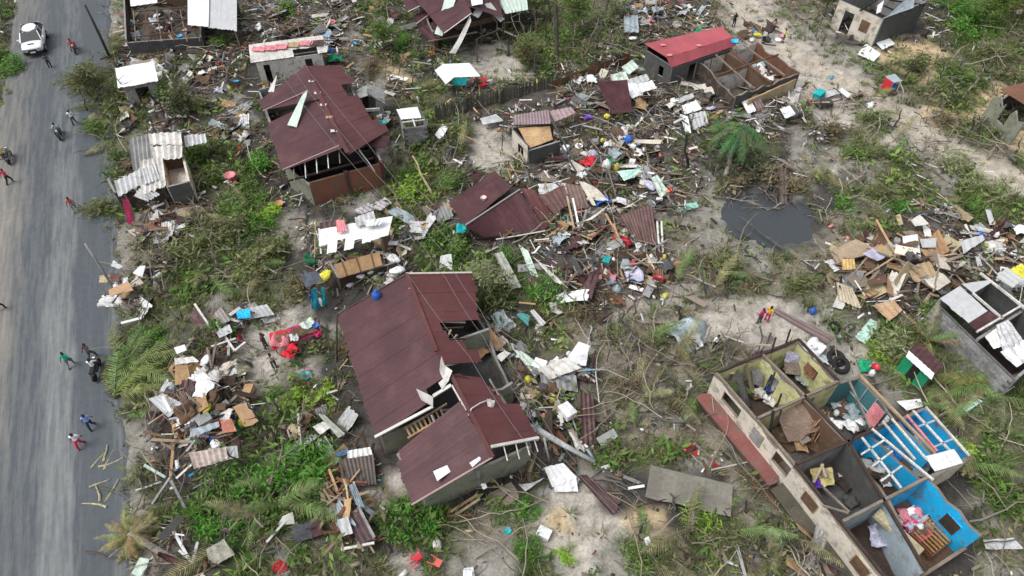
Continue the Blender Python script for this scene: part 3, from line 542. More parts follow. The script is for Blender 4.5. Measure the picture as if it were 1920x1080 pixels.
def ruin_big():
    z = 2.3; g = lambda x, y: G(x, y, z)
    t = thing('roofless_house', 'large roofless house with cream outer wall and yellow, teal and bright blue rooms', 'ruined house', (*G(1580, 900)[:2], 0))
    f0, f1, f2, f3 = g(1342, 700), g(1417, 787), g(1490, 873), g(1577, 980); f4 = g(1662, 1088); 
    A = g(1497, 638); Bc = g(1572, 716); M = g(1430, 667); MM = g(1507, 743); X3 = g(1588, 826); R3a = g(1684, 787); R3b = g(1735, 763); X4 = g(1664, 933); R4 = g(1740, 895); RB = g(1820, 854); X5 = g(1735, 1072); R5 = g(1842, 1003)
    k = dict(ctop='oldwood', rag=.26); Y = 'yelgreen'
    L = lambda p, q: float(np.linalg.norm((q-p)[:2]))
    wall(t, f0, f1, -.2, z, colL=Y, colR='cream', openings=((L(f0, f1)*.30, L(f0, f1)*.72, 1.15, 1.95),), seed=1, **k)
    wall(t, f1, f2, -.2, z, colL='oldwood', colR='cream', openings=((1.7, 2.9, 1.1, 2.0),), seed=2, **k)
    wall(t, f2, f3, -.2, z, colL='darkgrey', colR='cream', seed=3, **k); wall(t, f3, f4, -.2, z, colL='tealwall', colR='cream', seed=4, **k)
    shutter(t, f2, f3, L(f2, f3)*.36, .85, 1.05, 1.85, -1, 'brown'); shutter(t, f3, f4, L(f3, f4)*.48, .85, 1.0, 1.85, -1, 'brown'); shutter(t, f1, f2, .15, .7, .95, 1.95, -1, 'grey')
    wall(t, f0, M, -.2, z, colL='oldwood', colR=Y, openings=((1.0, 1.5, 0, 1.9),), seed=5, **k); wall(t, M, A, -.2, z, colL='oldwood', colR=Y, seed=6, **k)
    wall(t, A, Bc, -.2, z, colL='oldwood', colR=Y, seed=7, openings=((1.1, 1.9, .9, 1.7),), **k); wall(t, M, MM, -.2, z, colL=Y, colR=Y, seed=8, openings=((.9, 1.5, 0, 1.8),), **k)
    wall(t, f1, MM, -.2, z, colL=Y, colR=Y, seed=9, **k); wall(t, MM, Bc, -.2, z, colL=Y, colR=Y, seed=10, openings=((.3, .9, 0, 1.8),), **k)
    wall(t, MM, X3, -.2, z, colL='tealwall', colR='brown', seed=11, **k); TR = g(1612, 706); wall(t, Bc, TR, -.2, z, colL='grey', colR='tealwall', seed=12, **k)
    wall(t, TR, R3a, -.2, z, colL='grey', colR='tealwall', seed=13, openings=((2.2, 2.9, 0, 2.0),), **k)
    wall(t, f2, X3, -.2, z, colL='grey', colR='grey', seed=14, mat='plaster', **k); wall(t, X3, R3a, -.2, z, colL='offwhite', colR='bluewall', seed=15, **k); wall(t, R3a, R3b, -.2, z, colL='offwhite', colR='bluewall', seed=16, **k)
    wall(t, X3, X4, -.2, z, colL='grey', colR='darkgrey', seed=17, **k); R3m = g(1753, 852)
    wall(t, g(1636, 800), g(1742, 893), -.2, z-.5, colL='bluewall', colR='bluewall', seed=18, **k)
    wall(t, R3a, g(1753, 852), -.2, z, colL='bluewall', colR='skyblue', seed=181, **k)
    wall(t, R3b, RB, -.2, z, colL='cream', colR='bluewall', seed=19, **k); wall(t, R4, RB, -.2, z, colL='bluewall', colR='cream', seed=20, **k)
    wall(t, f3, X4, -.2, z, colL='greyblue', colR='greyblue', seed=21, **k); wall(t, X4, R4, -.2, z, colL='grey', colR='skyblue', seed=22, **k)
    wall(t, X4, X5, -.2, z, colL='brown', colR='greyblue', seed=23, **k); wall(t, R4, R5, -.2, z, colL='cream', colR='bluewall', seed=24, **k); wall(t, R5, X5, -.2, 1.0, colL='brown', colR='brown', seed=25, **k); wall(t, X5, f4, -.2, 1.2, colL='oldwood', colR='oldwood', seed=26, **k)
    shutter(t, R4, R5, 1.55, .8, .8, 1.7, -1, 'darkbrown', 'skyblue')
    def floor(ps, c): V, Fc = panel([np.array((*p[:2], .06)) for p in ps], th=.1, nu=2, nv=2); part('floor', V, Fc, 'concrete', c, t)
    floor((f0, A, Bc, f1), 'darkbrown'); floor((f1, MM, X3, f2), 'brown'); floor((MM, TR, R3a, X3), 'darkgrey'); floor((f2, X3, X4, f3), 'darkgrey'); floor((X3, R3b, RB, X4), 'darkbrown'); floor((f3, X4, X5, f4), 'darkbrown'); floor((X4, R4, R5, X5), 'brown')
    # wall plates: old timber along the tops
    up = np.array((0, 0, .07))
    for p, q, c in ((f0, A, 'darkbrown'), (A, Bc, 'darkbrown'), (f0, f1, 'oldwood'), (f1, f2, 'oldwood'), (f2, f4, 'darkbrown'), (M, MM, 'oldwood'), (f1, Bc, 'oldwood'), (f2, R3a, 'darkbrown'), (f3, R4, 'oldwood'), (X3, X5, 'darkbrown'), (MM, X3, 'darkbrown'), (TR, R3m, 'rawwood')): frame_beam(t, p+up, q+up, c, .13, .12, 'wall_plate')
    zz = 2.55
    for (x0, y0, x1, y1, c) in ((1655, 790, 1716, 862, 'offwhite'), (1672, 785, 1738, 862, 'offwhite'), (1712, 770, 1782, 846, 'offwhite'), (1635, 804, 1750, 900, 'offwhite'), (1616, 820, 1690, 915, 'offwhite'), (1615, 852, 1660, 824, 'offwhite'), (1636, 874, 1673, 846, 'offwhite'), (1652, 902, 1690, 874, 'offwhite'),
        (1700, 778, 1757, 846, 'pink'), (1736, 763, 1818, 855, 'offwhite'), (1722, 800, 1752, 789, 'greyblue'), (1752, 838, 1785, 824, 'greyblue'), (1590, 710, 1632, 802, 'oldwood'), (1543, 948, 1590, 962, 'oldwood'), (1545, 915, 1592, 960, 'oldwood')):
        frame_beam(t, G(x0, y0, zz), G(x1, y1, zz), c, .08, .1, 'purlin')
    for (x, y) in ((1450, 655), (1477, 640), (1460, 760), (1448, 720), (1598, 830), (1460, 790)): p = G(x, y, 2.6); frame_beam(t, (p[0], p[1], 2.0), (p[0]-.1, p[1]+.1, 3.5), 'darkbrown', .07, .07, 'post')
    V, Fc = panel(Gq([(1733, 856, 2.6), (1788, 842, 2.65), (1806, 868, 2.3), (1752, 884, 2.3)]), ribs=5, amp=.02, nv=6, crumple=.06); part('fallen_sheet', V, Fc, 'clean_metal', 'white', t)
    # crossbars on the teal wall
    for k in (.25, .5, .75): p = lerp(TR, R3a, k); frame_beam(t, (p[0]-.1, p[1]-.1, .1), (p[0]-.1, p[1]-.1, 2.3), 'greyblue', .05, .05, 'stud')
    a2, b2 = TR+np.array((-.12, -.12, -1.2)), R3a+np.array((-.12, -.12, -1.2)); frame_beam(t, a2, b2, 'greyblue', .05, .05, 'rail')
    V, Fc = panel([lerp(TR, R3a, .5)+np.array((-.2, -.2, -.1)), lerp(TR, R3a, .75)+np.array((-.2, -.2, -.1)), lerp(TR, R3a, .75)+np.array((-.35, -.35, -1.3)), lerp(TR, R3a, .5)+np.array((-.35, -.35, -1.3))], th=.03, nu=3, nv=3); part('plywood_patch', V, Fc, 'wood', 'pink', t)
    # painted red veranda floor running along the cream wall
    q = [G(1304, 744, .7), G(1336, 737, .7), G(1464, 886, .7), G(1442, 910, .7)]
    V, Fc = panel(q, th=.12, nu=6, nv=14, crumple=.05, ragged=.04); part('veranda_floor', V, Fc, 'plaster', (.22, .085, .075), t); V, Fc = panel([p+np.array((.12, .03, -.13)) for p in q], th=.8, nu=3, nv=10, crumple=.05); part('veranda_base', V, Fc, 'concrete', (.10, .085, .07), t)
    nv_ = norm((f4-f2)[[1, 0]]*(1, -1)); nv_ = np.array((*(nv_*(-1 if nv_[0] > 0 else 1)), 0)); q = [np.array((*(f2+nv_*k)[:2], zz)) for k, zz in ((.75, .35), (0, .6))]+[np.array((*(f4+nv_*k)[:2], zz)) for k, zz in ((0, .5), (.7, .2))]; V, Fc = panel(q, th=.8, nu=6, nv=12, crumple=.1, seed=4); part('earth_plinth', V, Fc, 'concrete', (.09, .08, .06), t)
    V, Fc = panel(Gq([(1450, 765, 1.9), (1508, 748, 1.9), (1556, 800, 1.5), (1478, 828, .8)]), nu=12, nv=12, crumple=.16, th=.04, ragged=.1); part('fallen_thatch', V, Fc, 'mat_weave', (.24, .175, .135), t)
    for i in range(26): frame_beam(t, G(1548+random.uniform(-8, 8), 772+random.uniform(-8, 10), 2.2), G(1512+random.uniform(-14, 30), 826+random.uniform(-6, 10), .6), ('rust', 'tan', 'brown')[i % 3], .035, .035, 'lath')
    for q, c in (([(1412, 690, 1.6), (1432, 700, 1.7), (1430, 725, .6), (1408, 718, .5)], 'grey'), ([(1476, 655, 1.8), (1500, 665, 1.7), (1496, 682, 1.0), (1470, 678, 1.0)], 'lavender'), ([(1470, 680, 1.0), (1502, 678, 1.1), (1500, 704, .6), (1472, 700, .6)], 'oldwood'), ([(1506, 690, 1.5), (1514, 680, 1.6), (1532, 700, 1.4), (1522, 712, 1.2)], 'rust'), ([(1378, 700, 2.0), (1388, 695, 2.0), (1408, 762, .5), (1394, 768, .5)], 'darkgrey'), ([(1395, 690, 1.9), (1402, 688, 1.9), (1416, 730, .4), (1408, 734, .4)], 'oldwood')):
        V, Fc = panel(Gq(q), nu=6, nv=6, crumple=.08, th=.02); part('fallen_board', V, Fc, 'fabric' if c == 'lavender' else 'wood', c, t)
    tb, P = [], []
    # furniture left in the rooms
    return t
BIG = ruin_big()
def block_wall(parent, a, b, z1, color, gap=.015):
    a = np.array(a[:2]); b = np.array(b[:2]); L = np.linalg.norm(b-a); d = (b-a)/L; n = max(1, int(L/.42)); w = L/n; rows = int(z1/.21); rz = math.atan2(d[1], d[0])
    me = mesh('block', *box((0, 0, 0), (w-gap, .16, .21-gap)), 'concrete'); pl = np.array(parent.location)
    for r in range(rows):
        for i in range(n):
            u = (i+.5)*w + (w/2 if r % 2 else 0)
            if u > L-.1: continue
            k = random.uniform(.75, 1.2); p = a+d*u
            link('block', me, parent, (p[0]-pl[0]+random.uniform(-.01, .01), p[1]-pl[1], .1+r*.21), tuple(q*k for q in cc(color)), (0, 0, rz))
    V, Fc = beam((*a, z1*.5-.02), (*b, z1*.5-.02), .11, z1); part('mortar_core', V, Fc, 'concrete', tuple(q*.45 for q in cc(color)), parent)
def ruin_right():
    z = 2.3; t = thing('half_roofed_block_house', 'grey block house with white roof sheets at its near corner, by the wood pile', 'ruined house', (*G(1830, 590)[:2], 0))
    A, B, Cc, D = Gq([(1762, 562, z), (1858, 525, z), (1985, 640, z), (1910, 705, z)])
    block_wall(t, A, D, 2.0, 'grey'); wall(t, A, B, -.2, z, colL='grey', colR='grey', mat='concrete'); wall(t, B, Cc, -.2, z, colL='grey', colR='darkgrey', mat='concrete'); wall(t, D, Cc, -.2, z, colL='grey', colR='darkgrey', mat='concrete')
    wall(t, lerp(A, D, .52), lerp(B, Cc, .5), -.2, z-.1, colL='darkgrey', colR='brown', mat='concrete')
    V, Fc = panel([np.array((*p[:2], .06)) for p in (A, B, Cc, D)], th=.1, nu=2, nv=2); part('floor', V, Fc, 'concrete', 'darkbrown', t)
    a, b, c, d = Gq([(1803, 532, 2.6), (1873, 594, 2.6), (1816, 605, 2.4), (1762, 560, 2.4)]); slope(t, G(1800, 536, 2.6), G(1852, 583, 2.6), G(1816, 606, 2.4), G(1762, 560, 2.4), 5, 'silver', mat='clean_metal', seed=41)
    slope(t, G(1803, 532, 2.62), G(1857, 525, 2.6), G(1858, 530, 2.62), G(1825, 550, 2.6), 1, 'silver', mat='clean_metal', seed=42)
    V, Fc = panel(Gq([(1852, 583, 2.6), (1874, 594, 2.6), (1830, 620, 2.35), (1816, 606, 2.4)]), ribs=4, nv=4); part('roof_sheet', V, Fc, 'metal', 'maroon', t)
    for p, q in (((1832, 622), (1912, 575)), ((1838, 512), (1925, 580)), ((1824, 550), (1880, 598))): frame_beam(t, G(*p, 2.62), G(*q, 2.62), 'offwhite', .1, .12, 'wall_plate')
    for i, (q, c) in enumerate((([(1866, 610, 2.5), (1890, 600, 2.5), (1920, 640, 2.3), (1880, 660, 2.2)], 'silver'), ([(1845, 632, 2.3), (1868, 615, 2.4), (1890, 645, 2.3), (1862, 655, 2.2)], 'white'), ([(1875, 660, 2.25), (1935, 630, 2.3), (1950, 660, 2.2), (1905, 690, 2.1)], 'white'))):
        V, Fc = panel(Gq(q), ribs=4, amp=.03, nv=5, crumple=.12, seed=i); part('roof_sheet', V, Fc, 'metal', c, t)
    V, Fc = panel(Gq([(1867, 520, 2.4), (1888, 501, 2.5), (1917, 524, 2.4), (1898, 540, 2.3)]), ribs=3, nv=3); part('roof_sheet', V, Fc, 'clean_metal', 'silver', t)
    V, Fc = panel(Gq([(1893, 505, 2.3), (1915, 494, 2.3), (1935, 515, 2.2), (1915, 522, 2.2)]), ribs=3, nv=3); part('cloth_cover', V, Fc, 'fabric', 'yellow', t)
ruin_right()
def house_tr():
    z = 2.6; t = thing('roofless_house', 'cream and black walled roofless house at the top, brown shutter beside its doorway', 'ruined house', (*G(1650, 40)[:2], 0))
    A, B, Cc, D = Gq([(1575, 0, z), (1656, 36, z), (1735, 5, z), (1650, -35, z)])
    wall(t, A, B, -.2, z, colL='darkgrey', colR='cream', openings=((.9, 1.9, 0, 2.0),)); wall(t, B, Cc, -.2, z+.1, colL='grey', colR='darkgrey', mat='paint'); wall(t, Cc, D, -.2, z, colL='grey', colR='grey'); wall(t, D, A, -.2, z, colL='grey', colR='grey')
    La = float(np.linalg.norm((B-A)[:2])); shutter(t, A, B, La-1.75, .85, .9, 1.9, -1, 'brown', 'rawwood')
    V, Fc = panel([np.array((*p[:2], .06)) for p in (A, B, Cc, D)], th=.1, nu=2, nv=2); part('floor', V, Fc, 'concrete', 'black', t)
    V, Fc = panel(Gq([(1645, 10, 2.8), (1658, 0, 2.8), (1652, 22, 2.6), (1643, 26, 2.6)]), nv=3, nu=3, crumple=.05); part('fallen_sheet', V, Fc, 'clean_metal', 'white', t)
    V, Fc = panel(Gq([(1661, 33, 2.75), (1690, 5, 3.2), (1716, -12, 3.0), (1712, 15, 2.7)]), nv=3, nu=4, crumple=.08, ribs=4); part('roof_sheet', V, Fc, 'metal', 'greyblue', t)
    for p, q in (((1612, 20), (1660, -10)), ((1656, 10), (1700, 30)), ((1668, 0), (1735, 10))): frame_beam(t, G(*p, 2.7), G(*q, 2.7), 'black', .1, .12)
house_tr()
def house_top():
    t = thing('wrecked_maroon_house', 'maroon roofed house at the top with long pale strips peeled over its eave', 'house', (*G(870, 40)[:2], 0))
    a, b, c, d = Gq([(850, -45, 3.9), (884, 22, 3.9), (830, 60, 2.9), (770, -10, 2.9)]); slope(t, a, b, c, d, 7, 'maroon', skip=(), ribs=4, seed=51, jit=.03)
    a, b, c, d = Gq([(850, -45, 3.9), (884, 22, 3.9), (945, 45, 2.8), (930, -40, 2.8)]); slope(t, a, b, c, d, 7, 'maroon', skip=(6,), ribs=4, seed=52, jit=.06)
    a, b, c, d = Gq([(748, -12, 2.6), (790, -30, 3), (806, 2, 2.9), (765, 22, 2.5)]); slope(t, a, b, c, d, 4, 'maroon', ribs=4, seed=53)
    for q, c in (([(775, 30, 2.0), (812, 12, 2.1), (818, 30, 1.9), (782, 44, 1.9)], 'maroon'), ([(783, 55, 1.6), (830, 32, 2.0), (860, 60, 1.9), (806, 76, 1.5)], 'maroon')): V, Fc = panel(Gq(q), ribs=5, nv=5, crumple=.04); part('slipped_sheet', V, Fc, 'roof_paint', c, t)
    for q, c in (([(836, -10, 4), (858, -10, 4.1), (829, 68, 2.2), (815, 64, 2.2)], 'palegreen'), ([(882, 28, 3.6), (884, 40, 3.5), (854, 101, 1.2), (843, 100, 1.3)], 'offwhite'), ([(908, 8, 3.5), (920, 5, 3.5), (946, 36, 2.4), (938, 42, 2.3)], 'offwhite'), ([(880, -20, 4.2), (905, -25, 4.2), (905, 8, 3.8), (885, 12, 3.8)], 'white'), ([(893, 15, 3.5), (905, 22, 3.3), (896, 34, 2.9), (884, 28, 3.2)], 'silver')):
        V, Fc = panel(Gq(q), th=.015, nu=4, nv=8, crumple=.06, curl=.1); part('peeled_strip', V, Fc, 'clean_metal', c, t)
    V, Fc = panel(Gq([(918, -25, 2.6), (985, -30, 2.6), (990, 18, 2.5), (948, 26, 2.4)]), ribs=7, amp=.02, nv=5); part('roof_sheet', V, Fc, 'clean_metal', 'palegreen', t)
    A, B = G(815, 98), G(945, 66); D = G(790, 40); Cc = G(960, 10)
    wall(t, A, B, -.1, 2.0, colL='darkbrown', colR='brown', openings=((.4, 6.8, 0, 1.6),)); wall(t, D, A, -.1, 2.0, colL='brown', colR='brown', rag=.2); wall(t, Cc, D, -.1, 2.3, colL='darkbrown', colR='darkbrown'); wall(t, B, Cc, -.1, 2.2, colL='brown', colR='brown')
    posts(t, [np.array((*G(895, 116)[:2], 2.1)), np.array((*G(903, 83)[:2], 2.2)), np.array((*G(848, 122)[:2], 1.8))], w=.11, color='darkgrey'); frame_beam(t, G(802, 78, 1.6), G(895, 60, 2.1), 'oldwood', .08, .1); frame_beam(t, G(895, 73, 2.1), G(945, 52, 2.3), 'darkbrown', .1, .1)
    verge(t, G(833, 62, 3.0), G(884, 25, 3.9), 'offwhite', .09); verge(t, G(765, 22, 2.55), G(806, 2, 2.95), 'offwhite', .08); verge(t, G(780, 45, 1.95), G(817, 18, 2.1), 'offwhite', .06)
house_top()
# smaller huts ----------------------------------------------------------------
t, P = shed('white_roofed_building', 'low building with cream sheets scabbed along a pink faded roof, grey walls and a doorway', [(466, 84, 2.6), (603, 66, 2.6), (612, 98, 2.2), (470, 118, 2.2)], 9, 'offwhite', ['grey', 'grey', ('offwhite', 'grey'), 'grey'], lengths={5: .6, 6: .62, 7: .6, 8: 1}, seed=61, openings={2: ((.9, 1.5, 0, 1.8), (4.4, 4.9, 0, 1.8))}, floor='darkgrey', cat='building')
for i, (x, y, c) in enumerate(((485, 92, 'pink'), (507, 90, 'pink'), (527, 87, 'pink'), (549, 84, 'tan'), (575, 81, 'pink'), (595, 80, 'maroon'))):
    p = G(x, y, 2.55); V, Fc = panel([p+np.array(q) for q in ((-.5, .3, .05), (.55, .35+.1*(i % 2), .05), (.5, -.35, 0), (-.55, -.25-.1*(i % 3), 0))], th=.02, nu=4, nv=3, crumple=.04, ribs=2, seed=i); part('roof_patch', V, Fc, 'metal', c, t)
shed('white_roofed_shed', 'small shed by the road verge with a bright white flat sheet roof', [(216, 128, 2.4), (287, 115, 2.4), (296, 152, 2.1), (221, 165, 2.1)], 5, 'white', ['grey', 'olivew', 'grey', 'olivew'], seed=62, mat='clean_metal', openings={2: ((.6, 1.6, 0, 1.7),)})
t, P = shed('stripped_store', 'stripped timber store with half its white and grey sheet roof left, dark base wall', [(360, -18, 2.8), (443, -22, 2.8), (443, 58, 2.3), (353, 46, 2.3)], 6, 'silver', ['darkgrey', None, None, None], seed=63, mat='clean_metal', cat='building')
V, Fc = panel([G(246, 22, .25), G(385, 18, .25), G(385, 98, .25), G(250, 106, .25)], th=.2, nu=4, nv=4); part('floor', V, Fc, 'concrete', 'darkbrown', t)
wall(t, G(250, 105), G(385, 95), -.2, 1.3, colL='darkbrown', colR='darkgrey', mat='concrete'); wall(t, G(245, 20), G(250, 105), -.2, 1.6, colL='darkbrown', colR='oldwood'); wall(t, G(385, 95), G(385, 30), -.2, 1.3, colL='darkgrey', colR='darkgrey'); wall(t, G(245, 20), G(385, 15), -.2, 2.0, colL='darkbrown', colR='brown')
for k in range(6): frame_beam(t, G(250+k*22, 20, 2.2), G(255+k*24, 78, 1.6), ('oldwood', 'brown')[k % 2])
for k in range(3): frame_beam(t, G(248, 22+k*24, 2.1), G(370, 12+k*22, 2.1), 'brown')
V, Fc = panel(Gq([(243, -10, 2.7), (295, -12, 2.7), (295, 5, 2.5), (245, 12, 2.5)]), ribs=4, nv=3); part('roof_sheet', V, Fc, 'clean_metal', 'white', t)
V, Fc = panel(Gq([(352, -18, 2.85), (393, -20, 2.9), (391, 50, 2.42), (352, 47, 2.4)]), ribs=3, nv=5); part('roof_sheet', V, Fc, 'clean_metal', 'white', t)
t, P = shed('patched_metal_hut', 'hut roofed in ribbed weathered metal scraps with one open plywood room', [(270, 255, 2.5), (345, 245, 2.5), (308, 345, 2.1), (222, 365, 1.9)], 1, 'grey', [None, None, None, None], seed=64, skip=(0,), wcol='oldwood')
hut_q = [([(243, 262, 2.5), (283, 250, 2.6), (286, 296, 2.3), (250, 320, 2.2)], 'grey'), ([(278, 250, 2.7), (340, 248, 2.7), (342, 272, 2.5), (282, 272, 2.5)], 'offwhite'), ([(283, 275, 2.5), (342, 272, 2.5), (342, 296, 2.3), (288, 300, 2.3)], 'offwhite'), ([(215, 340, 2.1), (262, 316, 2.3), (268, 345, 2.1), (222, 368, 1.9)], 'silver'), ([(262, 300, 2.4), (305, 294, 2.4), (312, 348, 2.1), (265, 368, 2.0)], 'offwhite'), ([(250, 368, 2.0), (268, 345, 2.1), (300, 365, 1.9), (275, 378, 1.9)], 'silver'), ([(262, 318, 2.35), (290, 305, 2.4), (300, 335, 2.2), (270, 348, 2.2)], 'silver'), ([(345, 254, 2.3), (385, 250, 2.3), (388, 266, 2.1), (348, 276, 2.1)], 'silver')]
for i, (q, c) in enumerate(hut_q): V, Fc = panel(Gq(q), ribs=5, amp=.055, nv=5, crumple=.07, nu=20, seed=i+70, ragged=.05); part('roof_sheet', V, Fc, 'metal', c, t)
a, b, c, d = [G(x, y, 1.9) for x, y in ((304, 300), (344, 290), (372, 372), (330, 385))]; a, b, c, d = G(304, 298, 2), G(342, 290, 2), G(354, 340, 2), G(314, 350, 2)
wall(t, b, a, -.2, 2.0, colL='brown', colR='brown', ctop='tan'); wall(t, c, b, -.2, 2.0, colL='tan', colR='cream', ctop='cream'); wall(t, d, c, -.2, 2.0, colL='darkgrey', colR='darkgrey'); wall(t, a, d, -.2, 2.0, colL='tan', colR='tan', ctop='cream'); V, Fc = panel([np.array((*p[:2], 1.0)) for p in (a, b, c, d)], th=.1, nu=3, nv=3, crumple=.1); part('ceiling_board', V, Fc, 'wood', 'cream', t)
wall(t, G(235, 395), G(325, 388), -.2, 1.7, colL='black', colR='darkbrown', rag=.1); wall(t, G(222, 370), G(235, 395), -.2, 1.7, colL='darkbrown', colR='darkbrown')
V, Fc = panel(Gq([(228, 372, 1.9), (242, 376, 1.9), (252, 422, .2), (240, 420, .2)]), nv=5, crumple=.08); part('curtain', V, Fc, 'fabric', (.28, .02, .07), t)
t, P = shed('white_roofed_hut', 'hut with a gleaming white roof torn into jagged strips over bared orange ceiling boards', [(600, 430, 2.5), (735, 405, 2.5), (727, 440, 2.1), (597, 470, 2.1)], 8, 'white', [None, 'brown', None, None], mat='clean_metal', seed=65, lengths={0: .8, 1: 1.25, 2: .7, 3: 1.3, 4: .9, 5: 1.15, 6: 1.1, 7: 1.05}, jit=.05)
for q, c in (([(600, 418, 2.5), (640, 412, 2.5), (642, 430, 2.4), (602, 436, 2.4)], 'maroon'), ([(665, 408, 2.7), (700, 395, 2.8), (706, 416, 2.6), (668, 425, 2.6)], 'silver'), ([(683, 412, 2.8), (720, 410, 2.8), (712, 422, 2.6), (686, 425, 2.6)], 'white'), ([(630, 413, 2.7), (645, 412, 2.8), (650, 432, 2.6), (632, 436, 2.6)], 'pink')): V, Fc = panel(Gq(q), ribs=4, nv=4, crumple=.07); part('roof_sheet', V, Fc, 'metal', c, t)
a, b, c, d = Gq([(625, 496, 1.5), (710, 472, 1.5), (716, 498, 1.2), (636, 522, 1.2)]); slope(t, a, b, c, d, 6, (.33, .21, .11), mat='mat_weave', ribs=1, seed=66, th=.03, name='ceiling_board'); wall(t, G(640, 540), G(745, 510), -.1, 1.0, colL='brown', colR='darkbrown', rag=.2); wall(t, G(620, 505), G(640, 540), -.1, 1.0, colL='brown', colR='brown')
for f in (.18, .5, .82): frame_beam(t, lerp(a, b, f)+(0, 0, .05), lerp(d, c, f)+(0, 0, .05), 'brown', .06, .06)
frame_beam(t, G(592, 413, 2.4), G(590, 490, .2), 'straw', .07, .07, 'pole'); frame_beam(t, G(598, 428, 2.3), G(602, 476, 1.2), 'white', .1, .05, 'pole')
t, P = shed('block_latrine', 'small grey block latrine with a white sheet half over its two open cells', [(743, 205, 2.1), (782, 200, 2.1), (790, 221, 2.0), (752, 224, 2.0)], 3, 'white', [None]*4, mat='clean_metal', inset=.1, seed=67)
a, b, c, d = G(750, 214, 1.9), G(790, 210, 1.9), G(800, 235, 1.9), G(757, 240, 1.9); block_wall(t, d, c, 1.9, 'grey'); block_wall(t, c, b, 1.9, 'grey'); block_wall(t, a, d, 1.9, 'grey'); frame_beam(t, lerp(a, b, .5), lerp(d, c, .5), 'offwhite', .1, .1, 'divider'); frame_beam(t, lerp(d, a, .4), lerp(c, b, .4), 'offwhite', .08, .08, 'divider')
t = thing('tarp_hut', 'rounded grey tarpaulin hut with dark panelled front and white band', 'hut', (*G(688, 200)[:2], 0))
for i, q in enumerate(([(652, 175, 1.6), (687, 160, 2.3), (690, 165, 2.3), (650, 182, 1.5)], [(687, 158, 2.3), (720, 168, 1.8), (722, 195, 1.4), (690, 176, 2.2)], [(655, 180, 1.6), (688, 166, 2.2), (690, 180, 2.2), (662, 185, 1.7)])): V, Fc = panel(Gq(q), th=.01, nu=6, nv=6, crumple=.1, seed=i); part('tarpaulin', V, Fc, 'fabric', 'grey', t)
for i in range(5): x = 653+i*13; V, Fc = panel(Gq([(x, 182+abs(i-2)*2-3, 1.8), (x+12, 182+abs(i-1)*2-3, 1.8), (x+13, 214+abs(i-2), .2), (x+2, 214+abs(i-2), .2)]), nv=3, nu=3, th=.03); part('wall_panel', V, Fc, 'paint', ('grey', 'darkgrey', 'black', 'darkgrey', 'grey')[i], t)
frame_beam(t, G(664, 208, 1.2), G(712, 205, 1.2), 'offwhite', .1, .25, 'cloth_band'); [frame_beam(t, G(x, 176, 1.9), G(x+8, 212, .3), 'offwhite', .05, .05, 'pole') for x in (675, 690, 705)]
t = thing('gable_canopy', 'small white gable roof canopy on posts beside the red basket, green underside', 'canopy', (*G(855, 150)[:2], 0))
a, b, c, d, e, f = Gq([(831, 120, 2.3), (880, 118, 2.3), (901, 143, 1.9), (851, 145, 1.9), (815, 132, 1.8), (836, 158, 1.8)])
a2 = G(828, 119, 2.35); V, Fc = panel([a, b, c, d], ribs=0, nv=3); part('roof_sheet', V, Fc, 'clean_metal', 'white', t); V, Fc = panel([e, a, d, f], nv=3); part('roof_sheet', V, Fc, 'clean_metal', 'white', t)
posts(t, [np.array((*G(840, 178)[:2], 1.8)), np.array((*G(893, 165)[:2], 1.8)), np.array((*G(820, 155)[:2], 1.7)), np.array((*G(880, 145)[:2], 1.8))], .06, 'grey'); V, Fc = panel(Gq([(849, 147, 1.8), (878, 146, 1.8), (873, 160, 1.2), (850, 160, 1.2)]), nv=2); part('cloth_side', V, Fc, 'fabric', 'teal', t)
t = thing('plank_ceiling_hut', 'hut remnant with a bare orange plank ceiling and cream side wall with a dark window', 'hut', (*G(1000, 270)[:2], 0))
a, b, c, d = Gq([(972, 240, 2.2), (1030, 236, 2.2), (1036, 262, 1.8), (992, 278, 1.8)]); slope(t, d, c, b, a, 7, (.50, .33, .18), mat='wood', ribs=1, seed=71, th=.03, name='ceiling_plank'); A, B, Cc, D = G(962, 238, 2.3), G(1038, 236, 2), G(1050, 262, 1.8), G(991, 278, 1.9)
wall(t, A, D, -.2, 2.1, colL='cream', colR='cream', ctop='darkgrey', openings=((.9, 1.7, .7, 1.5),)); wall(t, D, Cc, -.2, 1.7, colL='darkbrown', colR='darkgrey', mat='wood'); wall(t, B, A, -.2, 2.3, colL='darkbrown', colR='darkgrey'); V, Fc = panel(Gq([(962, 216, 2.7), (1028, 206, 2.8), (1032, 232, 2.5), (963, 234, 2.5)]), ribs=12, amp=.03, nv=4, nu=48); part('roof_sheet', V, Fc, 'metal', (.30, .22, .24), t)
frame_beam(t, G(1030, 218, 2.6), G(1075, 300, 1.6), 'darkgrey', .1, .1); frame_beam(t, G(1050, 270, 2.0), G(1085, 330, .8), 'darkgrey', .1, .1)
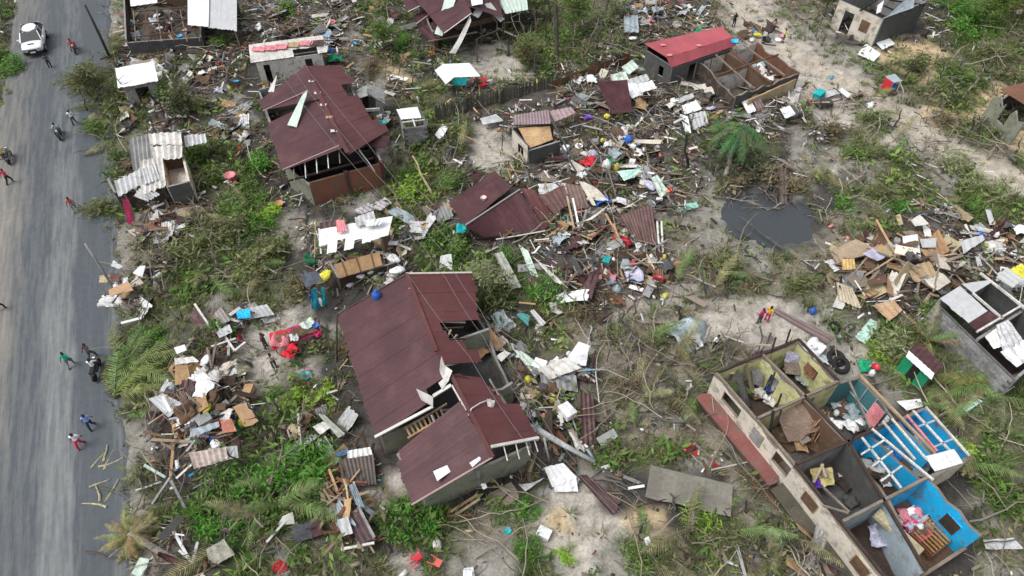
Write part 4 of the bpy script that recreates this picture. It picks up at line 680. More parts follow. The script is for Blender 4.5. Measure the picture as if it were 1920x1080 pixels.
# kiosk
t = thing('green_kiosk', 'tiny kiosk with two bright green panels, dark door and a white and brown roof strip', 'kiosk', (*G(1730, 700)[:2], 0))
a, b = G(1704, 657, 1.9), G(1752, 700, 1.9); n = np.array((.75, .62, 0)); base = np.array((0, 0, -1.7)); fr = np.array((-.25, -.35, 0))
V, Fc = panel([a, b, b+fr+np.array((0, 0, -.1)), a+fr+np.array((0, 0, -.1))], ribs=6, nv=2); part('roof_sheet', V, Fc, 'clean_metal', 'white', t); V, Fc = panel([a+n, b+n, b, a], ribs=6, nv=3); part('roof_sheet', V, Fc, 'metal', 'maroon', t)
for i, (f0_, f1_, c) in enumerate(((.02, .36, 'green'), (.38, .63, 'black'), (.65, .98, 'green'))): V, Fc = panel([lerp(a, b, f0_)+(0, 0, -.1), lerp(a, b, f1_)+(0, 0, -.1), lerp(a, b, f1_)+base, lerp(a, b, f0_)+base], th=.04, nv=2, nu=2); part('front_panel' if c != 'black' else 'door', V, Fc, 'plastic', c, t)
for p, q in ((a, a+n), (b, b+n)): V, Fc = panel([p+(0, 0, -.05), q+(0, 0, -.05), q+base, p+base], th=.04, nv=2, nu=2); part('side_panel', V, Fc, 'wood', 'brown', t)
# right edge building
t = thing('block_building', 'pale green block building at the right edge with a dark window and rusted roof edge', 'building', (*G(1905, 190)[:2], 0))
A, B, Cc = G(1870, 172, 2.4), G(1925, 225, 2.4), G(1960, 150, 2.4); wall(t, A, B, -.2, 2.4, colL='olivew', colR='olivew', openings=((1.4, 2.3, .8, 1.8),), rag=.7, seed=8); wall(t, A, Cc, -.2, 2.2, colL='darkbrown', colR='darkbrown', rag=.8, seed=9); V, Fc = panel([A+(0, 0, .2), Cc+(0, 0, .4), G(1990, 180, 2.6), G(1935, 205, 2.4)], ribs=6, nv=4, crumple=.05); part('roof_sheet', V, Fc, 'metal', 'rust', t)
# picket fence
t = thing('paling_fence', 'dark weathered paling fence running below the bare sand yard', 'fence', (*G(930, 200)[:2], 0))
pl = np.array(t.location); pm = mesh('paling', *box((0, 0, .7), (.14, .03, 1.6)), 'wood')
ends = [G(818, 228), G(1035, 172)]; n = 70; d = ends[1]-ends[0]; rz = math.atan2(d[1], d[0])
for i in range(n):
    p = lerp(ends[0], ends[1], i/(n-1)); k = random.uniform(.6, 1.3); o = link('paling', pm, t, p-pl+np.array((0, random.uniform(-.03, .03), random.uniform(-.15, .1)-pl[2])), tuple(q*k for q in (.12, .115, .095)), (random.uniform(-.12, .12), random.uniform(-.06, .06), rz))
for z in (.3, .85): V, Fc = beam(ends[0]+(0, .05, z), ends[1]+(0, .05, z), .05, .06); part('rail', V, Fc, 'wood', 'darkgrey', t)
t = thing('rusty_sheet_fence', 'low fence of rust brown sheets between the bare sand yard and the red roof', 'fence', (*G(1110, 130)[:2], 0))
for i in range(9):
    f = i/9; p, q = lerp(G(1035, 172), G(1180, 120), f), lerp(G(1035, 172), G(1180, 120), f+.105); V, Fc = panel([p+(0, 0, 1.0+random.uniform(-.1, .2)), q+(0, 0, 1.1), q, p], ribs=4, nv=3, crumple=.04, seed=i); part('fence_sheet', V, Fc, 'metal', ('rust', 'brown', 'rust', 'darkbrown')[i % 4], t)
# ------------------------------------------------------------------ vegetation and litter on the ground
def poly_px(*pts): return np.array([G(x, y, 0)[:2] for x, y in pts])
EXCL = [poly_px((655, 640), (770, 575), (900, 590), (980, 760), (1010, 860), (790, 985), (690, 850)), poly_px((500, 240), (590, 150), (660, 170), (735, 345), (590, 390), (540, 350)),
        poly_px((1325, 755), (1480, 690), (1600, 750), (1720, 800), (1800, 900), (1830, 1060), (1700, 1130), (1600, 1130)), poly_px((1215, 125), (1360, 90), (1500, 170), (1390, 215), (1260, 170)),
        poly_px((800, 90), (950, 50), (960, 10), (780, 30)), poly_px((1760, 600), (1850, 570), (1990, 700), (1890, 740)), poly_px((1575, 50), (1650, 80), (1740, 60), (1680, 0)), poly_px((470, 125), (610, 105), (610, 145), (470, 160)),
        poly_px((215, 165), (300, 160), (300, 195), (220, 200)), poly_px((870, 395), (960, 365), (1010, 430), (930, 450)), poly_px((255, 20), (385, 20), (385, 105), (255, 110))]
EXCL += [poly_px((1205, 865), (1385, 900), (1380, 985), (1195, 940)), poly_px((1430, 575), (1460, 570), (1570, 632), (1550, 650)), poly_px((1595, 630), (1632, 590), (1660, 605), (1625, 650)), poly_px((815, 235), (815, 215), (1035, 165), (1040, 190)), poly_px((1300, 760), (1335, 745), (1470, 900), (1430, 930)), poly_px((960, 700), (1040, 650), (1100, 690), (1090, 740), (1010, 740)), poly_px((1010, 925), (1080, 895), (1165, 945), (1150, 975))]
def inside(P, x, y):
    r = np.zeros(len(x), bool); n = len(P)
    for i in range(n):
        x0, y0 = P[i]; x1, y1 = P[(i+1) % n]; c = ((y0 > y) != (y1 > y)) & (x < (x1-x0)*(y-y0)/(y1-y0+1e-12)+x0); r ^= c
    return r
def samples(n, dens, seed, clump=0.0, road_ok=False, excl=True):
    r = np.random.RandomState(seed); x = r.uniform(-60, 60, n); y = r.uniform(6, 74, n); k = (np.abs(x) < y*.66+19); x, y = x[k], y[k]
    z = zones(x, y); w = sum(z[c]*dens.get(c, 0) for c in CH)
    if clump: w = w*np.clip((fbm(x*clump+seed, y*clump, 3)-.28)*4, 0, 1.6)
    k = r.rand(len(x)) < w
    if not road_ok: u = road_u(x, y); k &= ~((u > .15-.9*(r.rand(len(x))-.6)) & (u < 8.2+.5*r.rand(len(x))))
    x, y = x[k], y[k]
    if excl:
        b = np.zeros(len(x), bool)
        for P in EXCL: b |= inside(P, x, y)
        b |= np.hypot((x-POND[0])/3.4, (y-POND[1])/3.1) < 1
        x, y = x[~b], y[~b]
    return x, y
def field(name, protos, x, y, z, sc, colors, m, tilt=.0, seed=0, kind='stuff'):
    r = np.random.RandomState(seed); N = len(x); pid = r.randint(0, len(protos), N); VS = []; FS = []; CS = []; base = 0
    for p, (V, Fc) in enumerate(protos):
        i = np.where(pid == p)[0]
        if not len(i): continue
        V = np.asarray(V); Fc = np.asarray(Fc); k = len(V); a = r.uniform(0, 2*math.pi, len(i)); tx = r.normal(0, tilt, len(i)); ca, sa = np.cos(a), np.sin(a)
        v = V[None]*sc[i][:, None, None] if np.ndim(sc) == 1 else V[None]*sc
        X, Y, Z = v[..., 0], v[..., 1], v[..., 2]; Y, Z = Y*np.cos(tx)[:, None]-Z*np.sin(tx)[:, None], Y*np.sin(tx)[:, None]+Z*np.cos(tx)[:, None]
        P = np.stack([X*ca[:, None]-Y*sa[:, None]+x[i][:, None], X*sa[:, None]+Y*ca[:, None]+y[i][:, None], Z+z[i][:, None]], -1).reshape(-1, 3)
        VS.append(P); FS.append((Fc[None]+(np.arange(len(i))*k)[:, None, None]).reshape(-1, Fc.shape[1])+base); CS.append(np.repeat(colors[i], k, 0)); base += len(P)
    me = mesh(name, np.vstack(VS), np.vstack(FS), m, col=np.clip(np.vstack(CS), .005, .85)); o = link(name, me); o['kind'] = kind; return o
def tris(Fc): 
    o = []
    for f in Fc:
        for i in range(1, len(f)-1): o.append((f[0], f[i], f[i+1]))
    return o
def tuft(seed, n=13, spread=.28, h=.34, w=.045):
    r = random.Random(seed); V = []; Fc = []
    for i in range(n):
        a = r.uniform(0, 6.28); q = r.uniform(0, spread*.5); l = r.uniform(.5, 1)*h; lean = r.uniform(.2, 1.3); x, y = q*math.cos(a), q*math.sin(a); b = a+r.uniform(-.8, .8); p = b+1.57
        k = len(V); V += [(x-w/2*math.cos(p), y-w/2*math.sin(p), 0), (x+w/2*math.cos(p), y+w/2*math.sin(p), 0), (x+lean*l*math.cos(b), y+lean*l*math.sin(b), l)]; Fc.append((k, k+1, k+2))
    return np.array(V), np.array(Fc)
def twig(seed, L=1.2, r0=.02, bend=.5, k=3, n=4):
    r = random.Random(seed); P = [np.array((-L/2, 0, .02))]; a = r.uniform(-.3, .3)
    for i in range(n): a += r.uniform(-bend, bend); P.append(P[-1]+np.array((math.cos(a)*L/n, math.sin(a)*L/n, r.uniform(-.03, .07)*L)))
    V, Fc = tube(P, [r0*(1-.6*i/n) for i in range(n+1)], k); return V, np.array(tris(Fc[:-2]))
def pick(pal, n, seed, var=.22):
    r = np.random.RandomState(seed); A = np.array([cc(c) for c, w in pal]); w = np.array([w for c, w in pal], float); i = r.choice(len(pal), n, p=w/w.sum()); return A[i]*(1+r.uniform(-var, var, (n, 1)))
# low grass
x, y = samples(130000, {'g': .50, 'G': .72, '.': .13, 'x': .12, 'o': .20, 'y': .07, 'd': .18, 's': .03}, 1, .55)
z = zones(x, y); lush = np.clip(z['G']*1.0+.55*(fbm(x*.35+40, y*.35)-.42)*4*z['g'], 0, 1)[:, None]; r = np.random.RandomState(5)
c = (1-lush)*np.array((.20, .24, .09)) + lush*np.array((.13, .27, .04)); c *= r.uniform(.5, 1.35, (len(x), 1)); dry = (r.rand(len(x), 1) < .22+.3*(z['o']+z['s']+z['y'])[:, None]); c = np.where(dry, np.array((.36, .31, .185))*r.uniform(.6, 1.2, (len(x), 1)), c)
field('grass', [tuft(i) for i in range(6)], x, y, terrain(x, y)-.02, r.uniform(.7, 1.7, len(x))*(1+.35*lush[:, 0]), c, 'grass', seed=2)
# taller reedy grass
x, y = samples(26000, {'g': .30, 'G': .5, 'o': .10, 'x': .05, '.': .05}, 21, .4); r = np.random.RandomState(6)
field('reeds', [tuft(i+30, 9, .3, .8, .045) for i in range(5)], x, y, terrain(x, y)-.02, r.uniform(.6, 1.5, len(x)), pick([((.21, .24, .09), 4), ((.14, .24, .045), 3), ((.34, .31, .19), 3), ((.08, .10, .04), 3)], len(x), 4), 'grass', seed=8)
# knee-high undergrowth: leafy sprays with dark gaps between them
def spray(seed, n=15, w=.42, h=.62, leaf=.12):
    r = random.Random(seed); V = []; Fc = []
    for i in range(n):
        a = r.uniform(0, 6.28); q = w*math.sqrt(r.random()); p = np.array((q*math.cos(a), q*math.sin(a), h*r.uniform(.1, 1)*(1-.5*q/w))); b = r.uniform(0, 6.28); e = r.uniform(-.4, .8); d = np.array((math.cos(b)*math.cos(e), math.sin(b)*math.cos(e), math.sin(e))); s = norm(np.cross(d, (r.gauss(0, 1), r.gauss(0, 1), 1))); l = leaf*r.uniform(.6, 1.5)
        k = len(V); V += [p, p+d*l*1.1+s*l*.45, p+d*l*2.4, p+d*l*1.1-s*l*.45]; Fc.append((k, k+1, k+2, k+3))
    return np.array(V), np.array(Fc)
x, y = samples(62000, {'g': .34, 'G': .62, 'o': .05, 'x': .05, '.': .04, 'd': .08, 'y': .01}, 31, .45); r = np.random.RandomState(61); z = zones(x, y)
field('undergrowth', [spray(i+70) for i in range(7)], x, y, terrain(x, y)-.05, r.uniform(.6, 1.7, len(x)), pick([((.18, .23, .08), 4), ((.12, .23, .045), 3.4), ((.07, .12, .035), 2.4), ((.28, .25, .14), 1.8), ((.23, .35, .08), 2.2), ((.12, .10, .07), 1)], len(x), 44, .35), 'grass', .25, 62)
# twigs, split branches, stripped fronds
WOODP = [((.33, .29, .235), 4), ((.21, .18, .15), 4), ((.43, .37, .28), 2), ((.10, .085, .07), 4), ((.27, .22, .15), 2)]
x, y = samples(80000, {'g': .34, 'G': .16, '.': .16, 'x': .5, 'o': .85, 'y': .06, 'd': .3, 's': .02}, 3, .45); r = np.random.RandomState(9)
field('twigs', [twig(i) for i in range(8)], x, y, terrain(x, y)+r.uniform(0, .10, len(x)), r.uniform(.35, 1.25, len(x)), pick(WOODP, len(x), 5), 'bits', .12, 10)
x, y = samples(15000, {'g': .30, 'G': .16, '.': .10, 'x': .4, 'o': .9, 'y': .03, 'd': .15, 's': .0}, 4, .35); r = np.random.RandomState(19)
field('broken_sticks', [twig(i+50, 3.0, .04, .38, 4, 6) for i in range(8)], x, y, terrain(x, y)+r.uniform(0, .45, len(x)), r.uniform(.5, 1.3, len(x)), pick(WOODP, len(x), 6), 'bits', .15, 11)
# dead leaves, chips and shreds
def chip(seed):
    r = random.Random(seed); V, Fc = box((0, 0, .03), (r.uniform(.08, .45), r.uniform(.03, .16), .015)); V[:, 2] += V[:, 0]*r.uniform(-.6, .6)+V[:, 1]*r.uniform(-.6, .6)+.06; return V, np.array(tris(Fc))
x, y = samples(64000, {'g': .07, 'G': .03, '.': .12, 'x': .95, 'o': .22, 'y': .06, 'd': .22, 's': .03}, 5, .5); r = np.random.RandomState(29)
field('litter', [chip(i) for i in range(10)], x, y, terrain(x, y)+r.uniform(0, .22, len(x)), r.uniform(.5, 1.5, len(x)), pick([('oldwood', 6), ('rawwood', 3), ('brown', 4), ('white', 2.6), ('silver', 2.4), ('offwhite', 3.6), ('darkbrown', 9), ('tan', 1.6), ('greyblue', 1), ('maroon', 2), ('red', .35), ('skyblue', .3), ('pink', .5), ('yellow', .2), ('grey', 3)], len(x), 7), 'bits', .3, 12)
def slab(seed):
    r = random.Random(seed); V, Fc = box((0, 0, 0), (r.uniform(.5, 1.9), r.choice([.05, .07, .09, .12, .16, .4]), .03)); V[:, 2] += .1*np.sin(V[:, 0]*2+seed); return V, np.array(tris(Fc))
x, y = samples(52000, {'x': .85, 'd': .16, 'g': .015, 'o': .05}, 6, .6); r = np.random.RandomState(49)
field('rubble', [slab(i) for i in range(12)], x, y, terrain(x, y)+r.uniform(.02, .55, len(x)), r.uniform(.5, 1.25, len(x)), pick([('oldwood', 6), ('rawwood', 2.5), ('brown', 4), ('darkbrown', 8), ('offwhite', 3.2), ('silver', 2.4), ('grey', 3), ('maroon', 3), ('tan', 2), ('darkgrey', 5), ('white', 1.8)], len(x), 17, .3), 'bits', .45, 63)
x, y = samples(60000, {'g': .3, 'G': .1, '.': .35, 'x': .4, 'o': .4, 'y': .3, 'd': .3, 's': .16}, 15, .8); r = np.random.RandomState(39)
field('pebbles_and_leaves', [(v*np.array((.35, .4, .6)), f) for v, f in [chip(i+20) for i in range(6)]], x, y, terrain(x, y)-.005, r.uniform(.5, 1.6, len(x)), pick([((.11, .095, .075), 5), ((.38, .34, .27), 3), ((.2, .17, .12), 4), ((.55, .53, .48), .8), ((.14, .16, .06), 2)], len(x), 8), 'bits', .2, 13)

# leafy things ---------------------------------------------------------------
def crown_mesh(name, seed, n=620, rx=1.0, h=1.0, leaf=.17, m='leaf', long=1.5):
    r = np.random.RandomState(seed); cl = r.normal(0, .45, (9, 3)); cl[:, 2] = np.abs(cl[:, 2])*.6+.25; cs = r.uniform(.22, .5, 9)
    i = r.randint(0, 9, n); p = cl[i]+r.normal(0, 1, (n, 3))*cs[i][:, None]*.7; p[:, 2] = np.clip(p[:, 2], .02, 1.25); p *= (rx, rx, h)
    a = r.uniform(0, 6.28, n); e = r.uniform(-.5, .9, n); d = np.stack([np.cos(a)*np.cos(e), np.sin(a)*np.cos(e), np.sin(e)], 1); s = np.cross(d, r.normal(0, 1, (n, 3))); s /= np.linalg.norm(s, axis=1)[:, None]
    l = leaf*r.uniform(.6, 1.4, (n, 1)); V = np.stack([p, p+d*l*long*.5+s*l*.3, p+d*l*long, p+d*l*long*.5-s*l*.3], 1).reshape(-1, 3); Fc = [(4*k, 4*k+1, 4*k+2, 4*k+3) for k in range(n)]
    return mesh(name, V, Fc, m)
CROWN = [crown_mesh('crown', i, 760, leaf=.16) for i in range(4)] + [crown_mesh('crown', 10+i, 520, leaf=.13, long=3.2) for i in range(3)]
def stem_mesh(seed):
    r = random.Random(seed); q = []
    for i in range(5): a = r.uniform(0, 6.28); q.append(tube([(0, 0, -.1), (.15*math.cos(a), .15*math.sin(a), .4), (.5*math.cos(a), .5*math.sin(a), .85)], [.035, .025, .01], 4))
    return mesh('stem', *join(*q), 'bark')
STEMS = [stem_mesh(i) for i in range(3)]
GRN = {'bright': (.30, .50, .06), 'lush': (.105, .29, .04), 'olive': (.19, .22, .09), 'mid': (.15, .26, .065), 'pale': (.30, .35, .17)}
GRN['dry'] = (.24, .20, .12); GRN['dark'] = (.10, .13, .06)
GW = {'dry': 'half-dead brownish', 'dark': 'drab dark', 'bright': 'bright yellow-green', 'lush': 'lush dark green', 'olive': 'wind-thinned olive', 'mid': 'mid green', 'pale': 'pale green'}
def bush(px, py, rad, tone, where, h=None, cr=None, name='leafy_bush', z=None):
    p = GG(px, py); s = rad/((957+(py-540)*.664)/32)
    t = thing(name, f'{GW[tone]} bush {where}', 'bush', (p[0], p[1], p[2] if z is None else z), random.uniform(0, 6.28)); h = h or s*.75
    k = random.uniform(.85, 1.15); c = tuple(q*k for q in GRN[tone]); s *= .95
    o = link('crown', random.choice(CROWN) if cr is None else CROWN[cr], t, color=c); o.scale = (s, s, h)
    o = link('stem', random.choice(STEMS), t, color='oldwood'); o.scale = (s, s, h)
BUSH = [(757, 378, 36, 'bright', 'at the fallen pale trunk above the white roofed hut'), (503, 406, 26, 'bright', 'with a yellow-green glow below the maroon house'), (448, 398, 34, 'mid', 'between the metal hut and the maroon house path'), (490, 428, 24, 'lush', 'just under the glowing yellow-green one'), (488, 318, 32, 'lush', 'left of the brick red wall'), (470, 350, 20, 'mid', 'near the pink plastic tub'),
 (378, 305, 40, 'mid', 'against the open plywood room'), (398, 335, 24, 'olive', 'behind the fallen maroon sheets'), (418, 86, 22, 'mid', 'under the stripped store roof'), (545, 26, 26, 'mid', 'at the top beside the broken shelter'), (430, 440, 40, 'olive', 'in the scrub above the bent branches'), (520, 478, 34, 'olive', 'left of the teal tub'), (475, 505, 40, 'olive', 'in brown brush below the green clump'), (360, 470, 40, 'olive', 'near the orange board shack'),
 (895, 548, 46, 'pale', 'leaning over the corner of the largest maroon roof'), (930, 560, 34, 'olive', 'beside the wardrobe boards'), (1022, 550, 32, 'lush', 'right of the pale strips in the centre'), (955, 480, 22, 'lush', 'below the fallen maroon roof'), (825, 445, 28, 'mid', 'left of the turquoise cloth'), (855, 470, 30, 'mid', 'between the turquoise cloth and the white board'), (860, 250, 20, 'mid', 'below the paling fence'), (848, 348, 26, 'mid', 'left of the fallen maroon roof'), (800, 315, 24, 'mid', 'beside the pale leaning trunk'),
 (575, 880, 52, 'lush', 'largest of those beside the long broken hut'), (520, 905, 48, 'lush', 'touching the largest one beside the broken hut'), (455, 905, 40, 'lush', 'below the pale pink sheet roof'), (400, 925, 40, 'mid', 'among fallen planks near the verge'), (380, 985, 34, 'lush', 'right of the dried palm crown'), (430, 990, 32, 'lush', 'near the pale rag at the bottom'), (560, 1035, 22, 'mid', 'under the dark tarp box'), (490, 960, 40, 'mid', 'between bare branches and the dark tarp'),
 (765, 975, 44, 'lush', 'below the lower maroon house'), (810, 985, 30, 'lush', 'near the red plastic chairs'), (720, 990, 24, 'mid', 'right of the long broken hut'), (990, 955, 24, 'lush', 'under the white crumpled sheet'), (940, 965, 20, 'mid', 'below the brown planks'), (990, 1030, 26, 'lush', 'beside the grey square tank'), (1060, 1045, 18, 'bright', 'by the pulled up bamboo at the bottom'), (1310, 970, 30, 'bright', 'at the foot of the big grey sheet'), (1190, 1050, 34, 'mid', 'at the bottom edge of the picture'), (1150, 860, 26, 'olive', 'left of the big grey sheet'), (1230, 850, 26, 'olive', 'above the big grey sheet'),
 (1805, 35, 38, 'lush', 'tallest one in the top right'), (1800, 62, 26, 'lush', 'below the tallest in the top right'), (1838, 30, 24, 'mid', 'right of the tallest in the top right'), (1572, 388, 20, 'lush', 'on the mud right of the pond'), (1650, 375, 30, 'olive', 'between the pond and the wood pile'), (1690, 395, 20, 'lush', 'just above the wood pile'), (1790, 145, 26, 'mid', 'in the scrub above the kiosk path'), (1665, 650, 34, 'pale', 'beside the mint green board'), (1640, 665, 22, 'bright', 'below the mint green board'), (1755, 600, 36, 'mid', 'between the wood pile and block house'), (1740, 640, 28, 'olive', 'above the green kiosk'),
 (1060, 75, 28, 'mid', 'at the tall trunk near the top'), (1130, 40, 24, 'pale', 'right of the tall trunk near the top'), (985, 110, 22, 'olive', 'at the edge of the bare sand yard'), (755, 85, 22, 'lush', 'left of the wrecked maroon house'), (170, 165, 38, 'olive', 'on the verge above the walker in white'), (215, 200, 34, 'olive', 'on the verge beside the bright white shed'), (185, 250, 28, 'mid', 'on the verge left of the metal hut'), (195, 400, 30, 'olive', 'on the verge below the metal hut'), (300, 190, 34, 'mid', 'right of the blue door'), (350, 200, 36, 'olive', 'behind the metal hut'), (25, 130, 26, 'lush', 'on the far side of the road'), (330, 690, 0, 'mid', ''),
 (290, 640, 24, 'lush', 'at the palm fronds above the rubble'), (415, 620, 26, 'lush', 'under the bent roof frame'), (550, 750, 24, 'bright', 'on the grass near the pink bowls'), (600, 750, 26, 'bright', 'between the pink bowls and the biggest roof'), (520, 745, 20, 'mid', 'right of the left rubble heap'), (1790, 850, 34, 'bright', 'right of the bright blue room'), (1850, 900, 38, 'mid', 'in the right-hand bank below the ruin'), (1880, 950, 30, 'mid', 'above the white plank at lower right'), (1240, 1040, 26, 'olive', 'by the white post at the bottom'), (1370, 1010, 30, 'olive', 'left of the lowest cream wall'), (1720, 700, 0, 'mid', ''), (1840, 360, 34, 'pale', 'in the pale scrub at the right'), (1790, 320, 30, 'pale', 'on the bank right of the mud flat'), (1600, 300, 24, 'mid', 'on the bank above the mud flat')]
BUSH += [(1405, 325, 36, 'dark', 'under the drooping palm crown'), (1450, 345, 34, 'dry', 'between the palm crown and the pond'), (1380, 350, 22, 'dry', 'on the left rim of the pond'), (1495, 350, 24, 'dry', 'at the upper right rim of the pond'), (1350, 500, 34, 'olive', 'in the branch tangle below the pond'), (1400, 540, 24, 'dry', 'above the sand yard'), (1500, 540, 30, 'olive', 'left of the wood pile'), (1090, 590, 26, 'dry', 'with the orange brush in the centre'), (1240, 640, 28, 'olive', 'on the slope left of the ruin'), (1180, 720, 24, 'dry', 'right of the stacked dark timber'), (1270, 760, 26, 'dry', 'near the end of the red veranda'), (560, 555, 24, 'dry', 'left of the hanging blue cloth'), (640, 660, 20, 'dry', 'against the left corner of the largest roof'), (1550, 250, 30, 'dry', 'below the brush line at the track'), (1620, 290, 26, 'olive', 'right of the sandy mud flat'), (1710, 130, 30, 'olive', 'in the middle of the scrub right of the track'), (1860, 110, 30, 'olive', 'at the far right of the scrub'), (1770, 230, 26, 'dry', 'by the sandy bank at the right'), (880, 190, 20, 'dark', 'behind the paling fence'), (700, 130, 24, 'dry', 'right of the white roofed building'), (1100, 100, 24, 'olive', 'between two bare dark trees'), (1010, 95, 22, 'olive', 'left of the tall stripped trunk')]
for b in BUSH:
    if b[2]: bush(*b)
def frond_mesh(name, seed, L=2.6, n=26, w=.5, droop=.5):
    r = random.Random(seed); pts = [np.array((L*t, .12*math.sin(2*t+seed)*L*.4, .35*L*math.sin(t*1.9)*.5-droop*L*t*t*.35)) for t in np.linspace(0, 1, 9)]; V, Fc = tube(pts, [.035*(1-.8*i/8) for i in range(9)], 4); V = list(V); Fc = list(Fc)
    for i in range(n):
        t = .12+.88*i/n; f = t*8; k = min(int(f), 7); p = lerp(pts[k], pts[k+1], f-k); d = norm(pts[k+1]-pts[k]); s = norm(np.cross(d, (0, 0, 1))); l = w*(math.sin(math.pi*min(t*.9+.12, 1))*.9+.2)*r.uniform(.75, 1.2)
        for q in (-1, 1):
            tip = p+s*q*l*.8+d*l*.55+np.array((0, 0, -l*r.uniform(.15, .6))); m = lerp(p, tip, .45)+np.array((0, 0, .04)); o = d*.028; b = len(V); V += [p-o, p+o, m+o, m-o, tip]; Fc += [(b, b+1, b+2, b+3), (b+3, b+2, b+4)]
    return mesh(name, np.array(V), Fc, 'leaf')
FROND = [frond_mesh('palm_frond', i) for i in range(4)]
def palm(px, py, n, L, tone, label, trunk=None, z=1.2, el=(.1, .9), arc=(0, 6.28), name='palm_tree'):
    p = G(px, py, z); t = thing(name, label, 'palm tree', p)
    for i in range(n):
        o = link('frond', random.choice(FROND), t, (0, 0, 0), tuple(q*random.uniform(.7, 1.25) for q in tone)); o.rotation_euler = (random.uniform(-.5, .5), random.uniform(*el), arc[0]+(arc[1]-arc[0])*i/n+random.uniform(-.2, .2)); o.scale = (L/2.6*random.uniform(.8, 1.1),)*3
    if trunk: V, Fc = tube([p]+[G(*q) for q in trunk], [.16]+[.15]*len(trunk), 8); part('trunk', V, Fc, 'bark', (.30, .27, .23), t)
palm(1388, 232, 34, 2.8, (.11, .23, .085), 'green palm crown drooping into the mud above the dark pond', [(1372, 290, .3), (1360, 330, .1)], 3.2, (.45, 1.45))
palm(243, 1002, 34, 1.35, (.36, .34, .15), 'toppled palm with a yellowed crown on the tarmac edge, trunk across the verge', [(268, 1015, .7), (318, 1044, .35), (375, 1072, .25)], .7, (-.5, .5))
palm(235, 690, 7, 3.6, (.20, .29, .085), 'flattened green palm fronds fanned over the verge beside the tarmac', None, .25, (-.15, .05), (-.9, 2.6), 'fallen_palm')
palm(215, 745, 6, 3.4, (.25, .31, .10), 'second fan of flattened fronds, just below the greener one on the verge', None, .2, (-.15, .05), (.4, 2.2), 'fallen_palm')
palm(1865, 720, 8, 3.4, (.20, .24, .10), 'felled palm crown at the right edge below the block house', [(1920, 700, .4)], .5, (-.1, .3), (2.2, 4.6), 'fallen_palm')
palm(1740, 640, 9, 2.2, (.32, .35, .17), 'stripped pale palm fronds standing over the green kiosk', None, .5, (-.9, -.2))
def leafy_tree(px, py, h, s, tone, label):
    t = trunk_thing('leafy_tree', label, px, py, h, (random.uniform(-.15, .15), random.uniform(0, .2)), .1, (.15, .13, .10), 4, seed=int(px))
    for k in range(3):
        o = link('crown', random.choice(CROWN), t, (random.uniform(-.5, .5)*s, random.uniform(-.5, .5)*s, h*(.5+.22*k)), tuple(q*random.uniform(.85, 1.15) for q in GRN[tone])); o.scale = (s*.8, s*.8, s*.8); o.rotation_euler = (0, 0, random.uniform(0, 6))
def trunk_thing(name, label, px, py, h, lean, r0, color, forks, cat='tree', group=None, seed=0, top=None, base=None):
    r = random.Random(seed); p = GG(px, py) if base is None else base; t = thing(name, label, cat, p, group=group); P = [np.array((0, 0, -.15))]; n = 5
    if top is not None: P += [lerp((0, 0, 0), np.array(top)-p, k/n)+np.array((r.uniform(-.08, .08), r.uniform(-.08, .08), 0)) for k in range(1, n+1)]
    else:
        for k in range(1, n+1): P.append(np.array((lean[0]*h*k/n+r.uniform(-.06, .06)*h, lean[1]*h*k/n+r.uniform(-.06, .06)*h, h*k/n)))
    V, Fc = tube(P, [r0*(1-.55*i/n) for i in range(n+1)], 6); pl = np.array(t.location); part('trunk', V+pl, Fc, 'bark', color, t)
    for k in range(forks):
        f = r.uniform(.35, .95)*n; i = min(int(f), n-1); q = lerp(P[i], P[i+1], f-i); a = r.uniform(0, 6.28); l = h*r.uniform(.25, .6); e = r.uniform(.1, .9); Q = [q]
        for s in range(4): a += r.uniform(-.4, .4); Q.append(Q[-1]+np.array((math.cos(a)*math.cos(e), math.sin(a)*math.cos(e), math.sin(e)))*l/4)
        V, Fc = tube(Q, [r0*.4*(1-.2*s) for s in range(5)], 5); part('limb', V+pl, Fc, 'bark', color, t)
    return t
trunk_thing('tall_tree', 'tall dark stripped tree trunk rising out of the top of the frame', 1046, 118, 6, (0, 0), .24, (.09, .08, .065), 8, seed=3, top=G(1040, -60, 7.5))
trunk_thing('bare_tree', 'leafless dark forked tree right of the tall stripped trunk', 1118, 100, 3.0, (.1, .1), .12, 'darkgrey', 7, seed=4)
trunk_thing('bare_tree', 'thin forked tree at the right rim of the sand yard', 1003, 144, 2.6, (-.1, .1), .11, 'darkgrey', 6, seed=5)
trunk_thing('bare_tree', 'black forked trunk standing in clutter left of the palm crown', 1288, 322, 2.8, (-.15, .2), .13, 'black', 4, seed=6)
trunk_thing('tree_stump', 'dark broken stump at the mouth of the sand yard', 953, 104, 1.4, (0, .1), .2, 'darkgrey', 1, seed=7)
trunk_thing('fallen_tree', 'pale peeled trunk leaning through the bushes above the white roofed hut', 815, 372, 2, (0, 0), .11, 'straw', 2, seed=8, top=G(773, 292, 1.4))
trunk_thing('fallen_tree', 'long dark root-like trunk lying across the bank below the pond', 1500, 490, 1.5, (0, 0), .13, 'darkgrey', 3, seed=9, top=G(1385, 405, .4))
trunk_thing('fallen_tree', 'crooked trunk lying on the slope toward the cream walled ruin', 1210, 680, 1.5, (0, 0), .10, 'darkgrey', 3, seed=10, top=G(1160, 590, .5))
trunk_thing('fallen_tree', 'pale log lying in the grass below the block house', 1832, 700, 1, (0, 0), .13, 'oldwood', 0, seed=11, top=G(1803, 645, .3))
